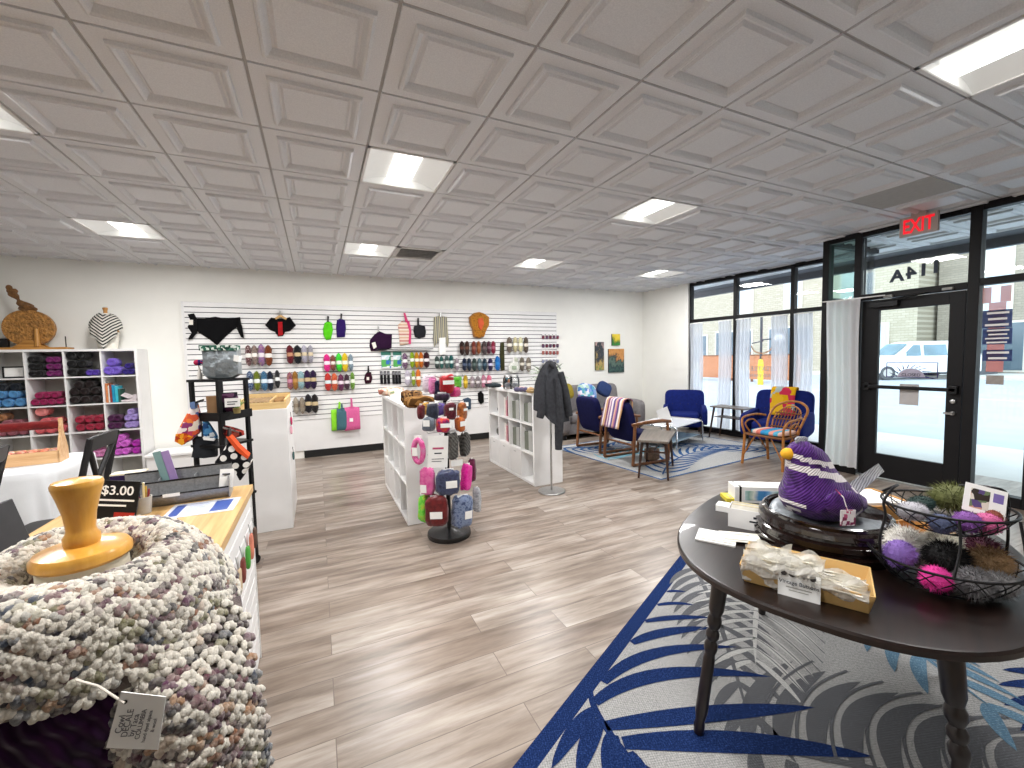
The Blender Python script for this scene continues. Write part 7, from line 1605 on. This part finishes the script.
def cowl(u, v):
    a = 2*PI*u; t = min(max(v, 0), 1)*(len(CP)-1); i = min(int(t), len(CP)-2); f = t-i
    rr = CP[i][0]*(1-f)+CP[i+1][0]*f; z = CP[i][1]*(1-f)+CP[i+1][1]*f
    z += .026*max(0, sin(a))**1.0*(1-.5*v) - .006*max(0, -sin(a))*(1-v) + .006*sin(3*a+1)*v
    rr *= 1+.05*sin(2*a+.6)*v+.025*sin(5*a+v*6)*v
    q = (v-.62-.2*sin(a+.9))/.07; fold = .010/(1+math.exp(-q*2.2))*math.exp(-max(0, q)*.18)
    return (rr*1.05*cos(a), (rr+fold)*.98*sin(a), z+fold*.6)
r = T('chunky_cowl', 'chunky cream knit cowl flecked with plum and rust around the dress form neck', 'cowl', (DX, DY, 0))
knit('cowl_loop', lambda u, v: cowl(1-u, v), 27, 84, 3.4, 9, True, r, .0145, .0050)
def tail(u, v):
    w = .145-.015*v; x = .100+.072*v**.8+(u-.5)*w; z = 1.235-.46*v-.06*abs(u-.45)
    y = -.118-.022*sin(PI*u)-.02*min(1, v*3)+.055*(u-.2)**2
    if v < .22: k = (.22-v)/.22; y += .085*k*k; z -= .012*k
    return (x+.008*sin(v*7), y, z)
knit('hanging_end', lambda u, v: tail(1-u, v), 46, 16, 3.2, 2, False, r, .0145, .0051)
m = MB()
for k in range(8): x = .205-.0045*k; m.tube([(x-.001*k, -.125-.003*k, .965), (x+.002, -.135-.003*k, .93), (x-.002, -.13-.004*k, .86)], .0032, 6)
m.build('blue_fringe', yarn('slate_fringe', '#2c4c64', '#4c7088', scale=30, stripe=60), r)
# swing tag
q = [atY(x, y, .562) for x, y in ((121, 692), (166, 697), (158, 750), (106, 748))]
rt = (q[1]-q[0]); up = (q[0]-q[3]); c = sum(q, Vector())/4-Vector((DX, DY, 0)); nn = rt.cross(up).normalized()
m = MB().add([p-Vector((DX, DY, 0)) for p in q]+[p-Vector((DX, DY, 0))-nn*.0012 for p in q], [(3, 2, 1, 0), (4, 5, 6, 7), (0, 1, 5, 4), (1, 2, 6, 5), (2, 3, 7, 6), (3, 0, 4, 7)])
m.build('swing_tag', M('tag_card', '#ecebe8', .7, 0, .02), r, smooth=0)
hl = q[0]-Vector((DX, DY, 0))+rt*.14-up*.16; s_ = atY(98, 686, .574)-Vector((DX, DY, 0)); s2 = atY(76, 680, .585)-Vector((DX, DY, 0))
MB().tube([hl+nn*.002, s_, s2], .0012, 6).build('tag_string', M('string_cream', '#e0d8cc', .8), r); MB().lathe([(0, 0), (.0022, 0), (.0022, .0006), (0, .0006)], hl+nn*.0004, 12, m=nn.to_track_quat('Z', 'Y').to_matrix()).build('tag_hole', BLACK, r)
ur, vr = up.normalized(), (-rt).normalized(); L1 = rt.length; L2 = up.length
for k, (b, sz) in enumerate((('Cowl', .15), ('DECALE', .14), ('by Taca', .13), ('COLUMBIA', .11), ('hand dyed alpaca', .085), ('& wool', .085))):
    text('lettering', b, sz*L2, c+rt*(-.36+.145*k)-up*(.06-.03*(k % 2))+nn*.0009, ur, vr, M('pencil', '#6a6a70', .8), r, ext=.0001)
# ---- table with a white cloth, caddy and chairs
r = T('cloth_table', 'table under a long white tablecloth in front of the wool shelf', 'table', (-2.55, 4.82, 0))
MB().bx(-.57, .57, -.36, .36, .72, .742).build('table_top', WHITE, r, smooth=0)
for sx in (-1, 1):
    for sy in (-1, 1): MB().tube([(sx*.52, sy*.31, 0), (sx*.52, sy*.31, .72)], .02, 8).build('leg', STEEL, r)
def tcl(u, v):
    # v: 0 centre .. 1 hem
    a = 2*PI*u; sx_, sy_ = sup(a, .64, .42, 8)
    if v < .5: k = v/.5; return (sx_*k, sy_*k, .75)
    if v < .56: k = (v-.5)/.06; return (sx_*(1+.015*k), sy_*(1+.02*k), .75-.012*k)
    k = (v-.56)/.44; w = .03*k*sin(a*14)+.02*k*sin(a*5); return (sx_*(1.015+w+.05*k), sy_*(1.02+w+.06*k), .738-.60*k)
o = MB().grid(tcl, 160, 26, cu=True).build('tablecloth', M('white_linen', '#e6e8ea', .85, 0, .03, 8, .15, 120), loc=(-2.55, 4.82, 0), smooth=60); tag(o, 'white tablecloth falling in folds over the left table', 'tablecloth')
# caddy
p = atZ(35, 462, .755); CX_, CY_ = -2.25, 4.80
r = T('wooden_caddy', 'pale wooden caddy with a red wrapped handle on the white tablecloth', 'caddy', (CX_, CY_, .752), .12)
m = MB(); m.bx(-.26, .26, -.1, -.085, 0, .1).bx(-.26, .26, .085, .1, 0, .1).bx(-.25, .25, -.085, .085, 0, .01); m.build('tray_sides', wood('caddy_pine', '#c8905c', '#e4bc8c', 0, 6, .5), r, smooth=0, bevel=.002)
for s in (-1, 1): MB().prism([(-.1, 0), (.1, 0), (.1, .1), (.035, .24), (.025, .36), (-.025, .36), (-.035, .24), (-.1, .1)], -.008, .008, Matrix.Translation((s*.255, 0, 0)) @ Matrix(((0, 0, 1, 0), (1, 0, 0, 0), (0, 1, 0, 0), (0, 0, 0, 1)))).build('end_board', wood('caddy_pine'  , '#c8905c', '#e4bc8c', 0, 6, .5), r, smooth=0, bevel=.002)
MB().tube([(-.25, 0, .31), (.25, 0, .31)], .036, 14).build('wrapped_handle', yarn('handle_red', '#6c0c10', '#8c1c1c', scale=20, stripe=60), r)
MB().bx(-.04, .16, -.06, .05, .12, .2).build('black_case', BLACK, r, smooth=0, bevel=.005) if False else None
tag(MB().bx(-.11, .11, -.05, .05, 0, .07).build('black_case', BLACK, loc=(-2.2, 5.03, .753), smooth=0, bevel=.005), 'flat black case behind the wooden caddy on the tablecloth', 'case')
for k in range(7): 
    x = -.2+.066*k; o = MB().tube([(0, -.07, .0), (0, .07, .0)], .026, 10).build('coral_skein', ym(['#d8643c', '#e8a084', '#c84c3c', '#e0b498'][k % 4], ['#e8a084', '#d8643c', '#f0c8b0', '#c85c44'][k % 4]), loc=(CX_+x*cos(.12), CY_+x*sin(.12), .752+.08), rz=.12); tag(o, 'coral or salmon wool skein lying in the wooden caddy', 'wool skein', 'skeins in the wooden caddy')
# cross back chairs
def xchair(loc, rz, label, top=1.06):
    r = T('cross_back_chair', label, 'chair', loc, rz, 'black cross back chairs'); C_ = M('chair_black', '#1d1c1e', .5, 0, .12, 20)   # faces -x, back at +x
    MB().cushion((0, 0, .455), (.42, .42, .035), .4, 10, pw=8).build('seat', C_, r)
    for s in (-1, 1):
        MB().tube([(.23, s*.19, 0), (.19, s*.2, .45), (.22, s*.2, .75), (.29, s*.2, top)], [.018, .022, .02, .018], 8).build('back_leg', C_, r)
        MB().tube([(-.19, s*.18, 0), (-.18, s*.18, .45)], .019, 8).build('front_leg', C_, r)
        MB().tube([(.2, s*.19, .53), (.235, 0, .76), (.275, -s*.18, top-.07)], .016, 8).build('cross_slat', C_, r)
        MB().tube([(-.18, s*.18, .2), (.2, s*.19, .2)], .011, 6).build('stretcher', C_, r)
    MB().cushion((.283, 0, top-.04), (.028, .43, .1), .4, 8, ry=.2, pw=8).build('top_rail', C_, r); return r
xchair((-1.66, 3.84, 0), 0.0, 'black cross back chair standing at the right end of the white tablecloth', 1.07)
xchair((-2.06, 3.52, 0), math.radians(15), 'black cross back chair cut by the left picture edge', 1.05)
# ================================================================== LIGHT
w = bpy.data.worlds.new('sky'); SC.world = w; w.use_nodes = True
nt = w.node_tree; nt.nodes.clear()
out = nt.nodes.new('ShaderNodeOutputWorld'); bg = nt.nodes.new('ShaderNodeBackground')
bg.inputs[0].default_value = (.88, .94, 1, 1); bg.inputs[1].default_value = 3.8
tc = nt.nodes.new('ShaderNodeTexCoord'); sx = nt.nodes.new('ShaderNodeSeparateXYZ'); rp = nt.nodes.new('ShaderNodeValToRGB')
nt.links.new(tc.outputs['Generated'], sx.inputs[0]); nt.links.new(sx.outputs['Z'], rp.inputs[0])
rp.color_ramp.elements[0].position = 0; rp.color_ramp.elements[0].color = (.95, .97, 1, 1)
rp.color_ramp.elements[1].position = .6; rp.color_ramp.elements[1].color = (.72, .86, 1, 1)
nt.links.new(rp.outputs[0], bg.inputs[0]); nt.links.new(bg.outputs[0], out.inputs[0])
SC.view_settings.view_transform = 'Standard'; SC.view_settings.look = 'None'
SC.view_settings.exposure = 0; SC.view_settings.gamma = 1
SC.cycles.use_denoising = True
SC.cycles.max_bounces = 8; SC.cycles.diffuse_bounces = 4; SC.cycles.transparent_max_bounces = 16
SC.cycles.sample_clamp_indirect = 6
SC.cycles.caustics_reflective = False; SC.cycles.caustics_refractive = False
